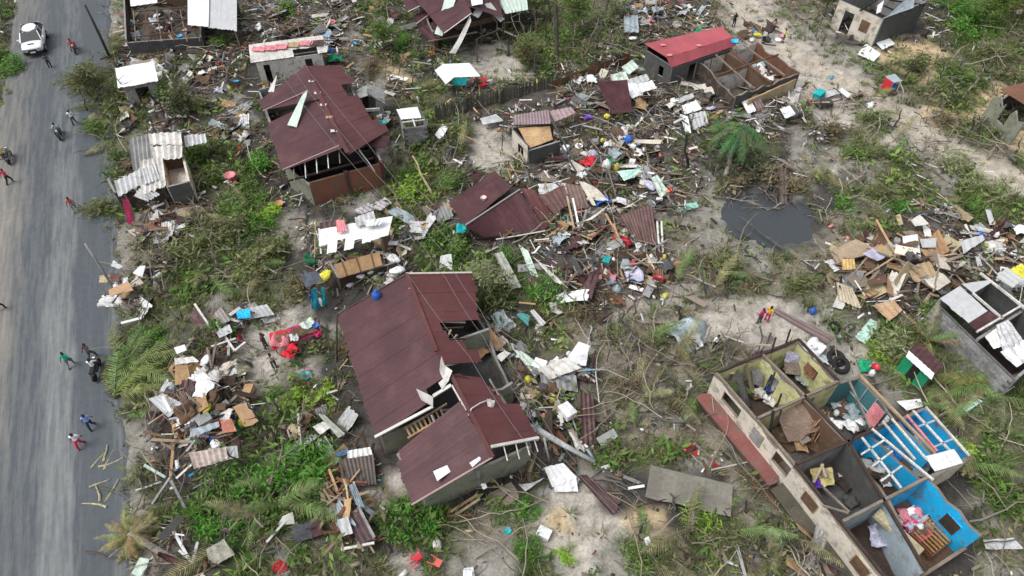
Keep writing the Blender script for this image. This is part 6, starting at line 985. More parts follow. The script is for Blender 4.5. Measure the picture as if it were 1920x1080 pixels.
# pieces one can point to ----------------------------------------------------
def pz(x, y, dz): p = GG(x, y); return G(x, y, p[2]+dz)
SH = [
 ([(1607, 101), (1624, 82), (1652, 100), (1639, 115)], (.3, .5, .5, .3), 'white', 0, 'larger white board lying flat at the corner of the cream house', 'board'),
 ([(1643, 80), (1668, 72), (1678, 83), (1655, 92)], (.3,)*4, 'white', 0, 'smaller white board against the black wall of the cream house', 'board'),
 ([(1603, 632), (1632, 597), (1652, 607), (1622, 644)], (.3,)*4, 'mint', 0, 'clean mint green board lying by the sand yard', 'board'),
 ([(1798, 775), (1826, 741), (1843, 752), (1806, 778)], (.2, .6, .4, .2), 'mint', 0, 'crumpled mint green tarp on the bank far right', 'tarp'),
 ([(1220, 872), (1374, 908), (1370, 970), (1210, 932)], (.5, .6, .5, .35), (.19, .18, .15), 3, 'big bowed grey translucent sheet lying on the grass', 'sheet'),
 ([(1020, 876), (1056, 868), (1082, 895), (1036, 915)], (1.0, 1.1, .6, .4), 'white', 4, 'white sheet crumpled over the end of the maroon strip', 'sheet'),
 ([(1036, 900), (1080, 895), (1084, 922), (1040, 922)], (.6, .6, .2, .3), 'white', 3, 'lower fold of white sheet beside the maroon strip', 'sheet'),
 ([(972, 908), (1000, 905), (1022, 895), (985, 922)], (.3, .4, .7, .3), 'silver', 2, 'small silver sheet end left of the crumpled white sheet', 'sheet'),
 ([(1082, 892), (1100, 890), (1163, 942), (1148, 966)], (.6, .6, .3, .2), 'maroon', 3, 'maroon strip with pale edges pointing away from the white sheet', 'sheet'),
 ([(926, 474), (942, 472), (977, 537), (960, 545)], (.9, .9, .4, .4), (.36, .38, .32), 2, 'long pale greenish strip above the leaning bush', 'strip'),
 ([(826, 480), (846, 476), (850, 506), (823, 505)], (.9, .9, .2, .2), 'white', 0, 'white upright board just above the largest roof', 'board'),
 ([(962, 654), (985, 662), (1020, 690), (1003, 706)], (.5, .8, .9, .4), 'palegreen', 2, 'pale green sheet twisted into the torn white ones', 'sheet'),
 ([(1056, 682), (1085, 640), (1106, 648), (1098, 686)], (.9, 1.6, 1.5, .8), 'white', 2, 'bright white sheet kicked up highest among the torn ones', 'sheet'),
 ([(1008, 690), (1060, 670), (1090, 690), (1030, 712)], (.9, 1.0, .9, .7), 'offwhite', 4, 'off-white sheet sagging across the torn pile', 'sheet'),
 ([(1012, 702), (1080, 704), (1084, 735), (1016, 728)], (.7, .7, .3, .3), 'grey', 6, 'grey ribbed sheet hanging below the torn white ones', 'sheet'),
 ([(1088, 738), (1112, 738), (1118, 832), (1092, 834)], (.9, .9, .3, .3), 'maroon', 3, 'maroon strip standing right of the lower maroon house', 'sheet'),
 ([(1097, 520), (1128, 498), (1108, 560), (1086, 548)], (.9, .9, .3, .3), 'maroon', 2, 'maroon offcut with one white edge under the centre rubble', 'sheet'),
 ([(972, 458), (990, 470), (1010, 520), (995, 515)], (.6, .6, .4, .3), 'palegreen', 2, 'pale green strip below the fallen maroon roof', 'strip'),
 ([(998, 480), (1024, 500), (1066, 540), (1040, 528)], (.5, .6, .5, .4), 'offwhite', 2, 'off-white twisted strip right of the pale green one', 'strip'),
 ([(1022, 480), (1052, 500), (1058, 512), (1030, 500)], (.4, .4, .4, .4), 'maroon', 2, 'small maroon offcut between pale twisted strips', 'sheet'),
 ([(1157, 322), (1203, 316), (1190, 332), (1170, 338)], (1.1, 1.2, .9, .9), 'mint', 0, 'mint tarp stretched over poles in the centre heap', 'tarp'),
 ([(1262, 386), (1306, 379), (1310, 388), (1270, 399)], (.2, .5, .3, .1), (.30, .62, .50), 4, 'folded mint sheet lying by the tyre', 'sheet'),
 ([(1220, 334), (1232, 328), (1252, 358), (1238, 372)], (.9, .9, .4, .4), 'palegreen', 2, 'pale sheet sloping down toward the tyre', 'sheet'),
 ([(1085, 340), (1096, 342), (1118, 386), (1110, 384)], (1.4, 1.3, .5, .5), 'cream', 0, 'cream strip folded off the big cream triangle', 'strip'),
 ([(1092, 340), (1118, 352), (1143, 378), (1112, 374)], (1.3, 1.2, .7, .6), 'cream', 2, 'big cream triangle of sheet in the centre rubble', 'sheet'),
 ([(1155, 392), (1180, 388), (1213, 364), (1162, 400)], (.9, 1.0, 1.2, .6), 'cream', 0, 'cream sliver pointing up right beside the dark panels', 'strip'),
 ([(1078, 418), (1110, 412), (1142, 384), (1086, 424)], (.9, 1.0, 1.2, .6), 'cream', 0, 'second cream sliver, left of the dark panels', 'strip'),
 ([(1160, 402), (1192, 395), (1208, 452), (1190, 455)], (1.2, 1.3, .4, .4), (.16, .10, .09), 5, 'left dark panelled door leaf fallen in the rubble', 'panel'),
 ([(1190, 392), (1222, 386), (1232, 456), (1206, 456)], (1.3, 1.3, .4, .4), (.15, .09, .085), 5, 'right dark panelled door leaf fallen in the rubble', 'panel'),
 ([(1010, 368), (1056, 346), (1070, 380), (1040, 404)], (1.2, 1.3, .6, .5), (.17, .095, .09), 5, 'panelled maroon-brown wall slab touching the fallen roof', 'panel'),
 ([(1060, 345), (1090, 348), (1104, 388), (1074, 394)], (1.1, 1.1, .5, .5), (.20, .14, .12), 4, 'panelled slab just right of the maroon-brown one', 'panel'),
 ([(1120, 154), (1176, 149), (1186, 210), (1146, 213)], (1.6, 1.6, .4, .3), 'maroon', 0, 'maroon cloth-like panel with a tan edge leaning below the fence', 'panel'),
 ([(1165, 126), (1185, 112), (1198, 126), (1178, 140)], (1.0, 1.2, 1.0, .8), 'palegreen', 3, 'pale green sheet left of the faded red shed', 'sheet'),
 ([(1144, 140), (1172, 134), (1180, 152), (1150, 156)], (.9, .9, .7, .7), 'palegreen', 3, 'pale green sheet under the one by the faded red shed', 'sheet'),
 ([(1174, 150), (1212, 138), (1218, 150), (1182, 162)], (1.0, 1.1, .9, .8), 'silver', 4, 'silver sheet beside the faded red shed', 'sheet'),
 ([(1192, 158), (1222, 150), (1231, 166), (1200, 174)], (.9, .9, .7, .7), 'white', 3, 'lower white sheet beside the faded red shed', 'sheet'),
 ([(1168, 156), (1192, 156), (1205, 178), (1184, 184)], (.8, .8, .5, .5), 'white', 3, 'white sheet at the edge of the maroon leaning panel', 'sheet'),
 ([(1278, 198), (1304, 188), (1316, 205), (1284, 214)], (.8, 1, .8, .6), 'white', 3, 'white sheet topmost in the crumpled pile by the palm crown', 'sheet'),
 ([(1268, 185), (1298, 174), (1302, 182), (1272, 194)], (.6, .6, .6, .6), 'silver', 2, 'silver strip above the crumpled pile by the palm crown', 'strip'),
 ([(1292, 214), (1322, 208), (1328, 232), (1300, 244)], (.6, .6, .3, .4), 'silver', 4, 'silver ribbed sheet in the crumpled pile by the palm crown', 'sheet'),
 ([(1275, 214), (1290, 218), (1296, 250), (1284, 246)], (.6, .7, .3, .3), 'white', 2, 'white sliver hanging from the crumpled pile by the palm crown', 'strip'),
 ([(1385, 180), (1402, 178), (1418, 208), (1402, 214)], (.9, .9, .4, .4), 'white', 3, 'white and brown sheet against the bamboo wall', 'sheet'),
 ([(1407, 180), (1420, 176), (1434, 200), (1420, 208)], (.9, .9, .4, .4), (.18, .12, .12), 3, 'brown sheet leaning next to the bamboo wall', 'sheet'),
 ([(1462, 205), (1480, 198), (1492, 214), (1472, 222)], (1.0, 1.0, .8, .8), 'white', 2, 'white lid on the dark bin right of the bamboo wall', 'board'),
 ([(1570, 168), (1578, 165), (1596, 178), (1590, 184)], (.5, .5, .4, .4), 'white', 2, 'white strip on the brush line below the track', 'strip'),
 ([(445, 582), (500, 570), (515, 590), (462, 600)], (.6, .7, .3, .3), 'silver', 6, 'silver ribbed sheet under the blue cap', 'sheet'),
 ([(442, 584), (468, 578), (470, 596), (446, 598)], (.75, .8, .6, .5), 'skyblue', 0, 'bright blue tarp cap on the silver sheet', 'tarp'),
 ([(653, 910), (665, 905), (684, 952), (668, 948)], (1.3, 1.3, .7, .7), 'greyblue', 4, 'pale blue-grey ribbed sheet bent over the long broken hut', 'sheet'),
 ([(668, 945), (684, 945), (706, 962), (700, 968)], (.9, .9, .3, .3), 'greyblue', 3, 'lower end of the bent pale blue-grey sheet', 'sheet'),
 ([(645, 970), (672, 950), (704, 1010), (676, 1022)], (.7, .7, .5, .5), (.13, .085, .09), 3, 'dark maroon wall panel lying in the long broken hut', 'panel'),
 ([(632, 975), (652, 968), (662, 1000), (642, 1006)], (.8, .8, .6, .6), 'silver', 2, 'grey sheet square on the long broken hut', 'sheet'),
 ([(628, 848), (652, 840), (655, 850), (630, 858)], (.9, .9, .8, .8), (.10, .17, .28), 0, 'blue-grey tarp roll at the head of the long broken hut', 'tarp'),
 ([(652, 845), (694, 838), (700, 855), (650, 866)], (.9, .9, .6, .6), 'white', 5, 'white sheet lying on the brown slats of the broken hut', 'sheet'),
 ([(640, 862), (700, 852), (706, 908), (655, 912)], (.6, .6, .25, .25), (.12, .10, .09), 8, 'dark brown ribbed sheet below the white one', 'sheet'),
 ([(545, 985), (582, 978), (586, 1010), (552, 1018)], (.7, .7, .5, .5), (.07, .075, .085), 0, 'slate grey tarp square beside the maroon one', 'tarp'),
 ([(582, 980), (603, 977), (606, 1002), (585, 1008)], (.7, .7, .5, .5), 'maroon', 0, 'small maroon square beside the slate tarp', 'board'),
 ([(530, 968), (548, 960), (553, 983), (520, 984)], (.8, 1.2, .5, .4), 'offwhite', 0, 'off-white torn triangle above the slate tarp', 'sheet'),
 ([(278, 748), (306, 738), (346, 758), (315, 782)], (.7, .8, .7, .4), 'silver', 4, 'silver sheet with folded strips on the left rubble heap', 'sheet'),
 ([(302, 745), (308, 742), (322, 770), (316, 772)], (1.0, 1.0, .9, .9), 'white', 0, 'white folded strip lying over the silver sheet', 'strip'),
 ([(328, 684), (350, 676), (358, 715), (328, 722)], (1.0, 1.0, .7, .7), (.42, .26, .13), 0, 'golden brown cabinet board on the left rubble heap', 'board'),
 ([(327, 672), (362, 668), (374, 678), (328, 684)], (1.1, 1.1, 1, 1), 'offwhite', 3, 'off-white sheet above the golden cabinet board', 'sheet'),
 ([(326, 652), (346, 646), (350, 656), (332, 664)], (1.0, 1.0, .9, .9), 'white', 0, 'small white board at the top of the left heap', 'board'),
 ([(436, 762), (462, 755), (485, 790), (460, 802)], (.9, .9, .5, .5), 'tan', 0, 'tan mattress board at the right of the left heap', 'board'),
 ([(413, 790), (434, 785), (444, 808), (418, 812)], (.9, .9, .7, .7), (.48, .20, .14), 0, 'salmon coloured panel in the left heap', 'panel'),
 ([(360, 805), (410, 790), (412, 800), (370, 816)], (.9, .9, .8, .8), 'greyblue', 3, 'blue-grey plank bundle in the left heap', 'sheet'),
 ([(354, 848), (424, 838), (428, 862), (364, 880)], (1.6, 1.6, 1.1, 1.0), (.60, .50, .45), 6, 'pale pink sagging sheet roof at the bottom of the left heap', 'sheet'),
 ([(420, 838), (445, 836), (447, 858), (426, 862)], (1.6, 1.6, 1.2, 1.2), 'silver', 3, 'silver end sheet next to the pale pink one', 'sheet'),
 ([(1442, 580), (1456, 578), (1566, 634), (1550, 646)], (.08,)*4, (.17, .12, .12), 2, 'long narrow maroon-grey sheet on the sand yard', 'sheet'),
 ([(1843, 1012), (1900, 1008), (1918, 1030), (1848, 1030)], (.4,)*4, 'silver', 2, 'white plank-like sheet by the corner of the bright blue room', 'sheet'),
 ([(1680, 752), (1725, 748), (1730, 762), (1700, 770)], (.4, .5, .3, .2), 'white', 2, 'white rag-like sheet outside the dark teal room', 'sheet'),
 ([(1207, 1010), (1216, 1005), (1230, 1035), (1221, 1042)], (.5, .5, .2, .2), 'white', 0, 'short white plank standing in scrub at the bottom', 'plank'),
 ([(1177, 913), (1208, 908), (1209, 913), (1178, 918)], (.2,)*4, 'white', 0, 'thin white bar left of the big grey sheet', 'plank'),
 ([(1118, 822), (1150, 803), (1159, 818), (1130, 840)], (.5, .5, .3, .2), (.36, .38, .36), 0, 'grey board square right of the maroon strip', 'board'),
 ([(1170, 30), (1196, 28), (1198, 60), (1170, 60)], (.8, .8, .4, .4), 'greyblue', 3, 'pale blue sheet standing in the heap at the top', 'sheet'),
 ([(203, 543), (240, 527), (250, 544), (206, 556)], (1.3, 1.3, 1.2, 1.2), (.52, .33, .19), 0, 'orange plywood top of the little roadside shack', 'board'),
 ([(207, 498), (222, 505), (230, 500), (212, 488)], (.9, .9, 1.2, 1.4), 'white', 0, 'white splintered board above the orange plywood', 'board'),
 ([(249, 512), (262, 498), (273, 498), (266, 520)], (.8, 1.0, .9, .7), 'white', 0, 'white square board right of the orange plywood', 'board'),
 ([(206, 515), (222, 512), (224, 526), (208, 528)], (.9,)*4, (.20, .09, .07), 0, 'reddish box end beside the orange plywood', 'board'),
 ([(1556, 470), (1605, 448), (1650, 470), (1570, 494)], (.8, 1.0, .9, .6), (.38, .29, .21), 0, 'wide tan woven wall at the left of the wood pile', 'wall board'),
 ([(1578, 486), (1602, 485), (1604, 504), (1579, 506)], (1.2, 1.2, .9, .9), (.62, .42, .16), 4, 'golden slatted crate lid in the wood pile', 'board'),
 ([(1692, 443), (1720, 440), (1727, 482), (1700, 482)], (1.3, 1.3, .8, .8), 'white', 0, 'bright white door-sized board on the wood pile', 'board'),
 ([(1724, 448), (1756, 446), (1755, 464), (1730, 464)], (1.2, 1.2, 1.0, 1.0), 'silver', 0, 'pale grey board right of the white door board', 'board'),
 ([(1617, 476), (1636, 466), (1661, 481), (1646, 489)], (1.2, 1.2, 1.1, 1.1), 'lavender', 0, 'lavender white printed cloth board in the wood pile', 'board'),
 ([(1636, 572), (1676, 562), (1692, 582), (1668, 603)], (.6, .7, .4, .3), (.50, .34, .21), 3, 'orange tan woven wall at the foot of the wood pile', 'wall board'),
 ([(1568, 528), (1598, 540), (1616, 580), (1572, 562)], (.9, .9, .4, .5), (.52, .45, .33), 6, 'pale slatted bamboo wall at the left foot of the wood pile', 'wall board'),
 ([(1708, 413), (1725, 402), (1742, 420), (1716, 424)], (.9, 1.0, .8, .8), 'offwhite', 0, 'off-white board at the top of the wood pile', 'board'),
 ([(1735, 452), (1760, 430), (1780, 470), (1745, 490)], (.9, 1.1, .8, .7), (.36, .22, .12), 4, 'orange brown slatted wall on the wood pile', 'wall board'),
 ([(1700, 500), (1742, 490), (1760, 518), (1715, 530)], (1.0, 1.0, .8, .8), (.42, .31, .19), 4, 'tan plank wall under the dark beam of the wood pile', 'wall board'),
 ([(1560, 575), (1575, 545), (1585, 570), (1580, 580)], (.3, .6, .4, .2), 'offwhite', 0, 'off-white sheet corner left of the bamboo wall', 'board'),
 ([(1800, 452), (1842, 440), (1846, 450), (1806, 476)], (.6,)*4, 'silver', 3, 'silver plank stack right of the wood pile', 'sheet'), ([(1818, 422), (1862, 430), (1864, 438), (1822, 430)], (.5,)*4, 'offwhite', 0, 'off-white plank above the silver stack', 'plank'),
 ([(1848, 392), (1858, 394), (1866, 420), (1856, 422)], (.5,)*4, 'silver', 0, 'silver plank standing above the household heap', 'plank'), ([(1752, 392), (1790, 386), (1792, 396), (1754, 400)], (.4,)*4, 'white', 0, 'white bar above the wood pile', 'plank'),
 ([(877, 642), (892, 632), (916, 660), (900, 674)], (.9, .9, .6, .6), (.40, .25, .14), 0, 'left wardrobe door beside the broken roof edge', 'door'), ([(905, 622), (918, 614), (946, 646), (930, 656)], (.9, .9, .6, .6), (.38, .23, .13), 0, 'right wardrobe door beside the broken roof edge', 'door'), ([(892, 632), (905, 622), (930, 656), (914, 664)], (.7, .7, .5, .5), (.28, .16, .09), 0, 'darker wardrobe back between the two doors', 'board'), ([(930, 668), (945, 657), (958, 662), (940, 678)], (.7,)*4, 'offwhite', 0, 'off-white box lid by the wardrobe doors', 'board'),
 ([(968, 590), (975, 586), (994, 592), (990, 612)], (.7,)*4, (.05, .26, .25), 3, 'dark teal cushion panel in the bushes centre', 'board'), ([(993, 583), (1000, 580), (1024, 606), (1014, 612)], (.6,)*4, 'silver', 2, 'silver plank beside the teal cushion panel', 'plank'),
 ([(596, 775), (612, 780), (646, 812), (636, 822)], (1.1, 1.1, .5, .4), (.45, .48, .43), 2, 'pale curved sheet arching over the dark hollow', 'sheet'), ([(586, 800), (606, 790), (622, 800), (600, 815)], (.7,)*4, 'offwhite', 2, 'off-white sheet in front of the dark hollow', 'sheet'),
 ([(400, 590), (414, 575), (432, 600), (412, 612)], (.7,)*4, (.30, .26, .24), 3, 'brownish sheet in the bent roof frame', 'sheet'), ([(366, 575), (410, 620), (402, 632), (355, 600)], (.8, .9, .5, .4), 'maroon', 3, 'maroon sheet under the bent roof frame', 'sheet'), ([(404, 622), (430, 608), (436, 622), (412, 634)], (.6,)*4, 'silver', 3, 'silver sheet in the bent roof frame', 'sheet'),
 ([(440, 686), (450, 680), (478, 692), (445, 708)], (1.0, 1.2, .5, .5), (.33, .33, .22), 0, 'olive tarp tented over the right of the left heap', 'tarp'),
 ([(388, 1030), (420, 1010), (440, 1040), (395, 1065)], (.5, .7, .5, .3), (.33, .32, .27), 2, 'khaki rag sheet at the bottom left', 'tarp'), ([(292, 1040), (300, 1035), (362, 1055), (355, 1075)], (.35, .4, .35, .3), 'maroon', 3, 'maroon sheet beside the toppled palm trunk', 'sheet'), ([(246, 1075), (262, 1045), (280, 1048), (266, 1085)], (.4,)*4, 'palegreen', 0, 'pale green sheet curl below the yellowed palm crown', 'sheet'),
 ([(1445, 290), (1478, 312), (1515, 330), (1470, 300)], (.5, .5, .3, .5), 'oldwood', 3, 'grey thatch scrap on the mud above the pond', 'board'), ([(1460, 315), (1474, 315), (1476, 382), (1462, 386)], (.9, .9, .1, .1), (.12, .09, .08), 2, 'dark brown sheet standing at the pond edge', 'sheet'),
 ([(900, 222), (930, 214), (944, 226), (906, 234)], (.5, .5, .4, .4), 'silver', 0, 'grey-white door panel flat below the paling fence', 'door'), ([(1030, 208), (1070, 200), (1080, 212), (1040, 228)], (1.6, 1.9, 1.8, 1.5), (.33, .24, .25), 5, 'dusty maroon sheet right of the plank ceiling hut', 'sheet'), ([(815, 252), (830, 232), (840, 240), (826, 264)], (.4,)*4, 'white', 0, 'white cabinet door near the block latrine', 'door'), ([(1188, 262), (1242, 262), (1238, 270), (1196, 268)], (.9, .9, .8, .8), 'cream', 0, 'cream sliver above the household heap', 'strip'),
 ([(690, 388), (722, 370), (735, 380), (712, 395)], (.5,)*4, (.46, .43, .46), 4, 'lilac grey ribbed sheet in front of the brick red wall', 'sheet'), ([(662, 395), (690, 380), (705, 392), (675, 402)], (.4,)*4, (.46, .43, .46), 4, 'second lilac grey sheet under the first, before the red wall', 'sheet'),
 ([(1745, 210), (1770, 202), (1762, 215), (1748, 218)], (.2,)*4, 'white', 0, 'white scrap in the scrub by the sandy bank', 'board'), ([(1300, 60), (1318, 44), (1316, 60), (1306, 70)], (.4,)*4, 'green', 0, 'green cloth by the clothes heap', 'tarp'),
]
for q, zs, c, ribs, lab, cat in SH:
    cx = sum(p[0] for p in q)/4; cy = sum(p[1] for p in q)/4; b = GG(cx, cy)[2]; pts = [G(p[0], p[1], b+zz) for p, zz in zip(q, zs)]; sz = np.linalg.norm(pts[0]-pts[2])
    tarp = cat in ('tarp',); V, Fc = panel(pts, ribs=ribs, amp=.03 if sz > 1.2 else .015, th=.012 if not cat in ('board', 'panel', 'door', 'plank', 'wall board') else .03, nv=7, nu=None if ribs else 7, crumple=.02 if cat in ('door', 'plank', 'panel') else (.18 if tarp else .07)*min(1, sz/1.5), seed=len(lab)+int(cx), ragged=.03)
    m = {'tarp': 'fabric', 'wall board': 'mat_weave', 'door': 'wood', 'panel': 'wood'}.get(cat, 'metal' if ribs else 'paint')
    if m == 'metal' and c in ('white', 'silver'): m = 'clean_metal'
    if 'mint' in lab or c == 'white': m = 'clean_metal' if not tarp else 'fabric'
    solo(cat.replace(' ', '_') if cat in ('tarp', 'door') else {'wall board': 'woven_board'}[cat] if cat == 'wall board' else {'board': 'flat_board', 'sheet': 'metal_sheet', 'strip': 'metal_strip', 'panel': 'fallen_door_leaf', 'plank': 'flat_plank'}[cat], V, Fc, m, c, lab, cat)
def beam_t(name, p, q, w, h, c, label, cat='beam', m='wood'): V, Fc = beam(p, q, w, h); return solo(name, V, Fc, m, c, label, cat)
def tube_t(name, P, r, c, label, cat, m='bark', k=8): V, Fc = tube(P, r, k); return solo(name, V, Fc, m, c, label, cat, smooth=True)
tube_t('utility_pole', [(*G(208, 112)[:2], 0), G(185, 62, 3.2), G(159, 9, 6.2)], [.13, .12, .09], 'darkgrey', 'dark leaning utility pole rising beside the tarmac near the car', 'pole', 'wood')
tube_t('utility_pole', [(*G(217, 545)[:2], 0), G(160, 457, 3.4)], [.08, .06], 'grey', 'slim grey pole leaning over the orange plywood shack', 'pole', 'wood')
tube_t('white_post', [(*G(163, 147)[:2], .1), G(147, 121, 1.4)], [.07, .06], 'white', 'short pole with a white top in the verge scrub', 'post', 'wood')
tube_t('fallen_utility_pole', [G(1008, 806, 1.6), G(1060, 836, 1.0), G(1115, 866, .4)], [.17, .14, .1], 'silver', 'fallen pale concrete pole pointing away from the lower maroon house', 'pole', 'concrete')
tube_t('prop_post', [G(1020, 822, 1.9), G(1031, 868, .1)], [.06, .05], 'offwhite', 'pale prop post standing over the white crumpled sheet', 'post', 'wood')
tube_t('iron_pole', [(*G(632, 680)[:2], 0), G(631, 590, 2.6)], [.05, .05], 'black', 'black iron pole standing at the left corner of the biggest roof', 'pole', 'metal')
tube_t('thin_pole', [(*G(941, 282)[:2], 0), G(944, 225, 2.8)], [.04, .03], 'darkgrey', 'thin dark pole left of the plank ceiling hut', 'pole', 'wood')
tube_t('thin_pole', [(*G(452, 214)[:2], 0), G(442, 176, 1.7)], [.04, .03], 'grey', 'slim grey pole alone on the sand behind the maroon house', 'pole', 'wood')
for i, (p, q, c, lab) in enumerate((((1063, 368, 1.6), (1076, 428, .9), 'straw', 'left of two pale uprights in the centre rubble'), ((1074, 372, 1.7), (1085, 425, .9), 'white', 'right of two pale uprights in the centre rubble'), ((1150, 420, 1.1), (1165, 462, .6), 'tan', 'bent tan lath of the broken chair frame in the centre'), ((1135, 400, 1.1), (1160, 445, .7), 'tan', 'long tan lath beside the broken chair frame'), ((1232, 415, 1.0), (1236, 475, .3), 'offwhite', 'left white lath standing right of the dark panels'), ((1240, 415, 1.0), (1243, 475, .3), 'offwhite', 'right white lath standing right of the dark panels'), ((1225, 415, .3), (1305, 428, .3), 'darkbrown', 'dark timber lying on the mud near the tyre'),
    ((1690, 485, 1.2), (1822, 520, .9), 'darkbrown', 'heavy dark beam across the wood pile'), ((1665, 455, 1.3), (1700, 505, 1.0), 'straw', 'pale post leaning in the wood pile'), ((1690, 500, 1.3), (1755, 545, .9), 'oldwood', 'weathered pole running down the wood pile'), ((1700, 512, 1.1), (1775, 530, .8), 'black', 'black beam under the heavy dark one'), ((365, 570, 1.2), (402, 625, .6), 'offwhite', 'pale steel member of the bent roof frame'), ((405, 605, .9), (440, 658, .5), 'offwhite', 'second pale member of the bent roof frame'), ((440, 658, .5), (460, 642, .4), 'offwhite', 'short kinked end of the bent roof frame'),
    ((270, 872, 1.0), (310, 895, .4), 'palegreen', 'pale green flat plank above the verge hole'), ((320, 895, 1.2), (286, 945, .3), 'grey', 'left leg of the grey plank pair standing in scrub'), ((320, 900, 1.2), (348, 955, .3), 'grey', 'right leg of the grey plank pair standing in scrub'), ((845, 960, .3), (895, 928, .4), 'tan', 'tan timber below the mildewed wall'), ((855, 965, .3), (900, 935, .4), 'straw', 'paler timber next to the tan one below the wall'), ((838, 968, .3), (893, 966, .3), 'brown', 'brown timber lying level below the wall'), ((1300, 832, .3), (1350, 872, .3), 'oldwood', 'long pole ending near the red bundle')
    , ((612, 905, .8), (645, 1035, .5), 'oldwood', 'long left rail of the broken hut'), ((672, 950, .9), (702, 1008, .7), 'grey', 'right rail of the broken hut'), ((640, 1030, .5), (702, 1018, .6), 'offwhite', 'bottom white rail of the broken hut'), ((617, 880, .8), (640, 940, .6), 'tan', 'tan lath near the head of the broken hut'), ((1450, 770, 2.6), (1440, 850, .6), 'black', 'black charred post standing in the middle room'), ((1543, 870, 1.6), (1525, 905, 1.4), 'straw', 'left arm of the pale A-shaped lath in the bare room'), ((1540, 870, 1.6), (1548, 895, 1.4), 'straw', 'right arm of the pale A-shaped lath in the bare room'))): beam_t('timber_beam', G(*p), G(*q), .12, .10, c, lab)
# tyres, tubs, furniture
def tyre(px, py, r, label, tilt=0.2, z=.12):
    p = GG(px, py, z); n = 20; V, Fc = [], []
    for i in range(n):
        a = 2*math.pi*i/n
        for j in range(8): b = 2*math.pi*j/8; V.append(((r+.35*r*math.cos(b))*math.cos(a), (r+.35*r*math.cos(b))*math.sin(a), .33*r*math.sin(b)))
    for i in range(n):
        for j in range(8): Fc.append((i*8+j, ((i+1) % n)*8+j, ((i+1) % n)*8+(j+1) % 8, i*8+(j+1) % 8))
    tag(link('tyre', mesh('tyre', V, Fc, 'rubber', True), None, p, rot=(tilt, .1, 0)), label, 'tyre')
tyre(1237, 386, .34, 'black tyre lying by the folded mint sheet'); tyre(1568, 672, .42, 'left black tyre beside the yellow rooms'); tyre(1577, 684, .40, 'lower tyre stacked against the left one', .35, .3); tyre(1565, 612, .28, 'small dark tyre on the sand yard', .1, .1)
def put(kind, px, py, col, label, sc=1.0, dz=.05, tilt=(0, 0), z=None):
    p = GG(px, py, dz) if z is None else G(px, py, z); CNT[kind] = CNT.get(kind, 0); return piece(kind, p, random.uniform(0, 6), tilt, col, '', sc, label)
put('basin', 573, 706, 'skyblue', 'sky blue basin between two pink bowls', 1.15); put('basin', 556, 718, 'pink', 'left pink bowl on the yard grass', .9); put('basin', 574, 724, 'pink', 'right pink bowl below the sky blue basin', .9)
put('basin', 524, 385, 'orange', 'orange and green tub with its contents near the brick red wall', 1.4); put('basin', 1572, 632, 'grey', 'grey bucket lid near the tyre on the sand', .6); put('jug', 708, 562, 'blue', 'blue plastic drum at the upper edge of the largest roof', 1.9, z=3.0); put('basin', 1377, 80, 'skyblue', 'sky blue bowl at the far end of the bright red roof', 1.1, z=2.7)
put('jug', 990, 716, 'yellow', 'yellow jug beside the torn white sheets', 1.3); put('jug', 1037, 752, 'yellow', 'yellow jug right of the lower maroon house', 1.4); put('jug', 1250, 552, 'yellow', 'yellow jug lying on the branches', 1.4, tilt=(1.3, 0)); put('jug', 1136, 318, 'white', 'tall white cylinder in the centre household heap', 2.2, .4); put('jug', 1156, 318, 'yellow', 'yellow can in the centre household heap', 1.4, .5); put('jug', 455, 798, 'yellow', 'yellow can at the foot of the left heap', 1.2)
put('basin', 1232, 526, 'red', 'red basin in the spilled belongings', 1.2, .3); put('cloth', 1188, 517, 'lavender', 'lilac bundle in the spilled belongings', 1.1, .3); put('basin', 449, 636, 'red', 'red pointed cover lying on the left yard', 1.2, tilt=(.9, .4)); put('jug', 1155, 550, 'greyblue', 'pale blue can standing at the edge of the branches', 1.8); put('basin', 952, 998-2, 'teal', 'small teal ball-like bowl on the grass at the bottom', .6)
put('cloth', 1295, 842, 'red', 'red and white bundle on the slope left of the ruin', .7, .1); put('cloth', 1340, 870, 'red', 'small red rag at the end of the pole', .5); put('cloth', 525, 1065, 'red', 'red rag under the branches at the bottom left', .6); put('cloth', 1290, 630, 'greyblue', 'pale blue cloth draped on the slope', 2.2); put('cloth', 1296, 645, 'white', 'white cloth under the pale blue one on the slope', 1.3); put('sack', 820, 1022, 'offwhite', 'off-white slumped bag right of the red chairs', .8)
put('basin', 1640, 690, 'red', 'red bucket beside the green tub by the ruin', 1.0, .4); put('cloth', 1622, 688, 'green', 'green cloth by the red bucket', .8, .1); put('jug', 1633, 703, 'white', 'white kettle in front of the red bucket', 1.1, .4); put('sack', 1500, 655, 'white', 'white bag slumped by the top wall of the yellow rooms', .7, .2); put('jug', 1522, 587, 'blue', 'blue and white can on the sand yard', 1.2); put('sack', 1350, 650, 'white', 'white bag on the sand beside the fallen timbers', .9) if 0 else None
put('cloth', 412, 172, 'lavender', 'pale lilac blanket bundle on the sand behind the maroon house', 1.4); put('jug', 432, 168, 'yellow', 'small yellow bottle by the lilac bundle', .9); put('basin', 905, 158, 'red', 'red basket under the gable canopy', 1.8, .2, (.5, 0)); put('cloth', 905, 160, 'red', 'red cover slumped on the basket', .6, .4); put('basin', 432, 332, 'pink', 'pink basin beside the crimson one', 1.5, .5); put('basin', 440, 342, 'magenta', 'crimson tub under the pink basin', 1.5, .2, (.3, .4))
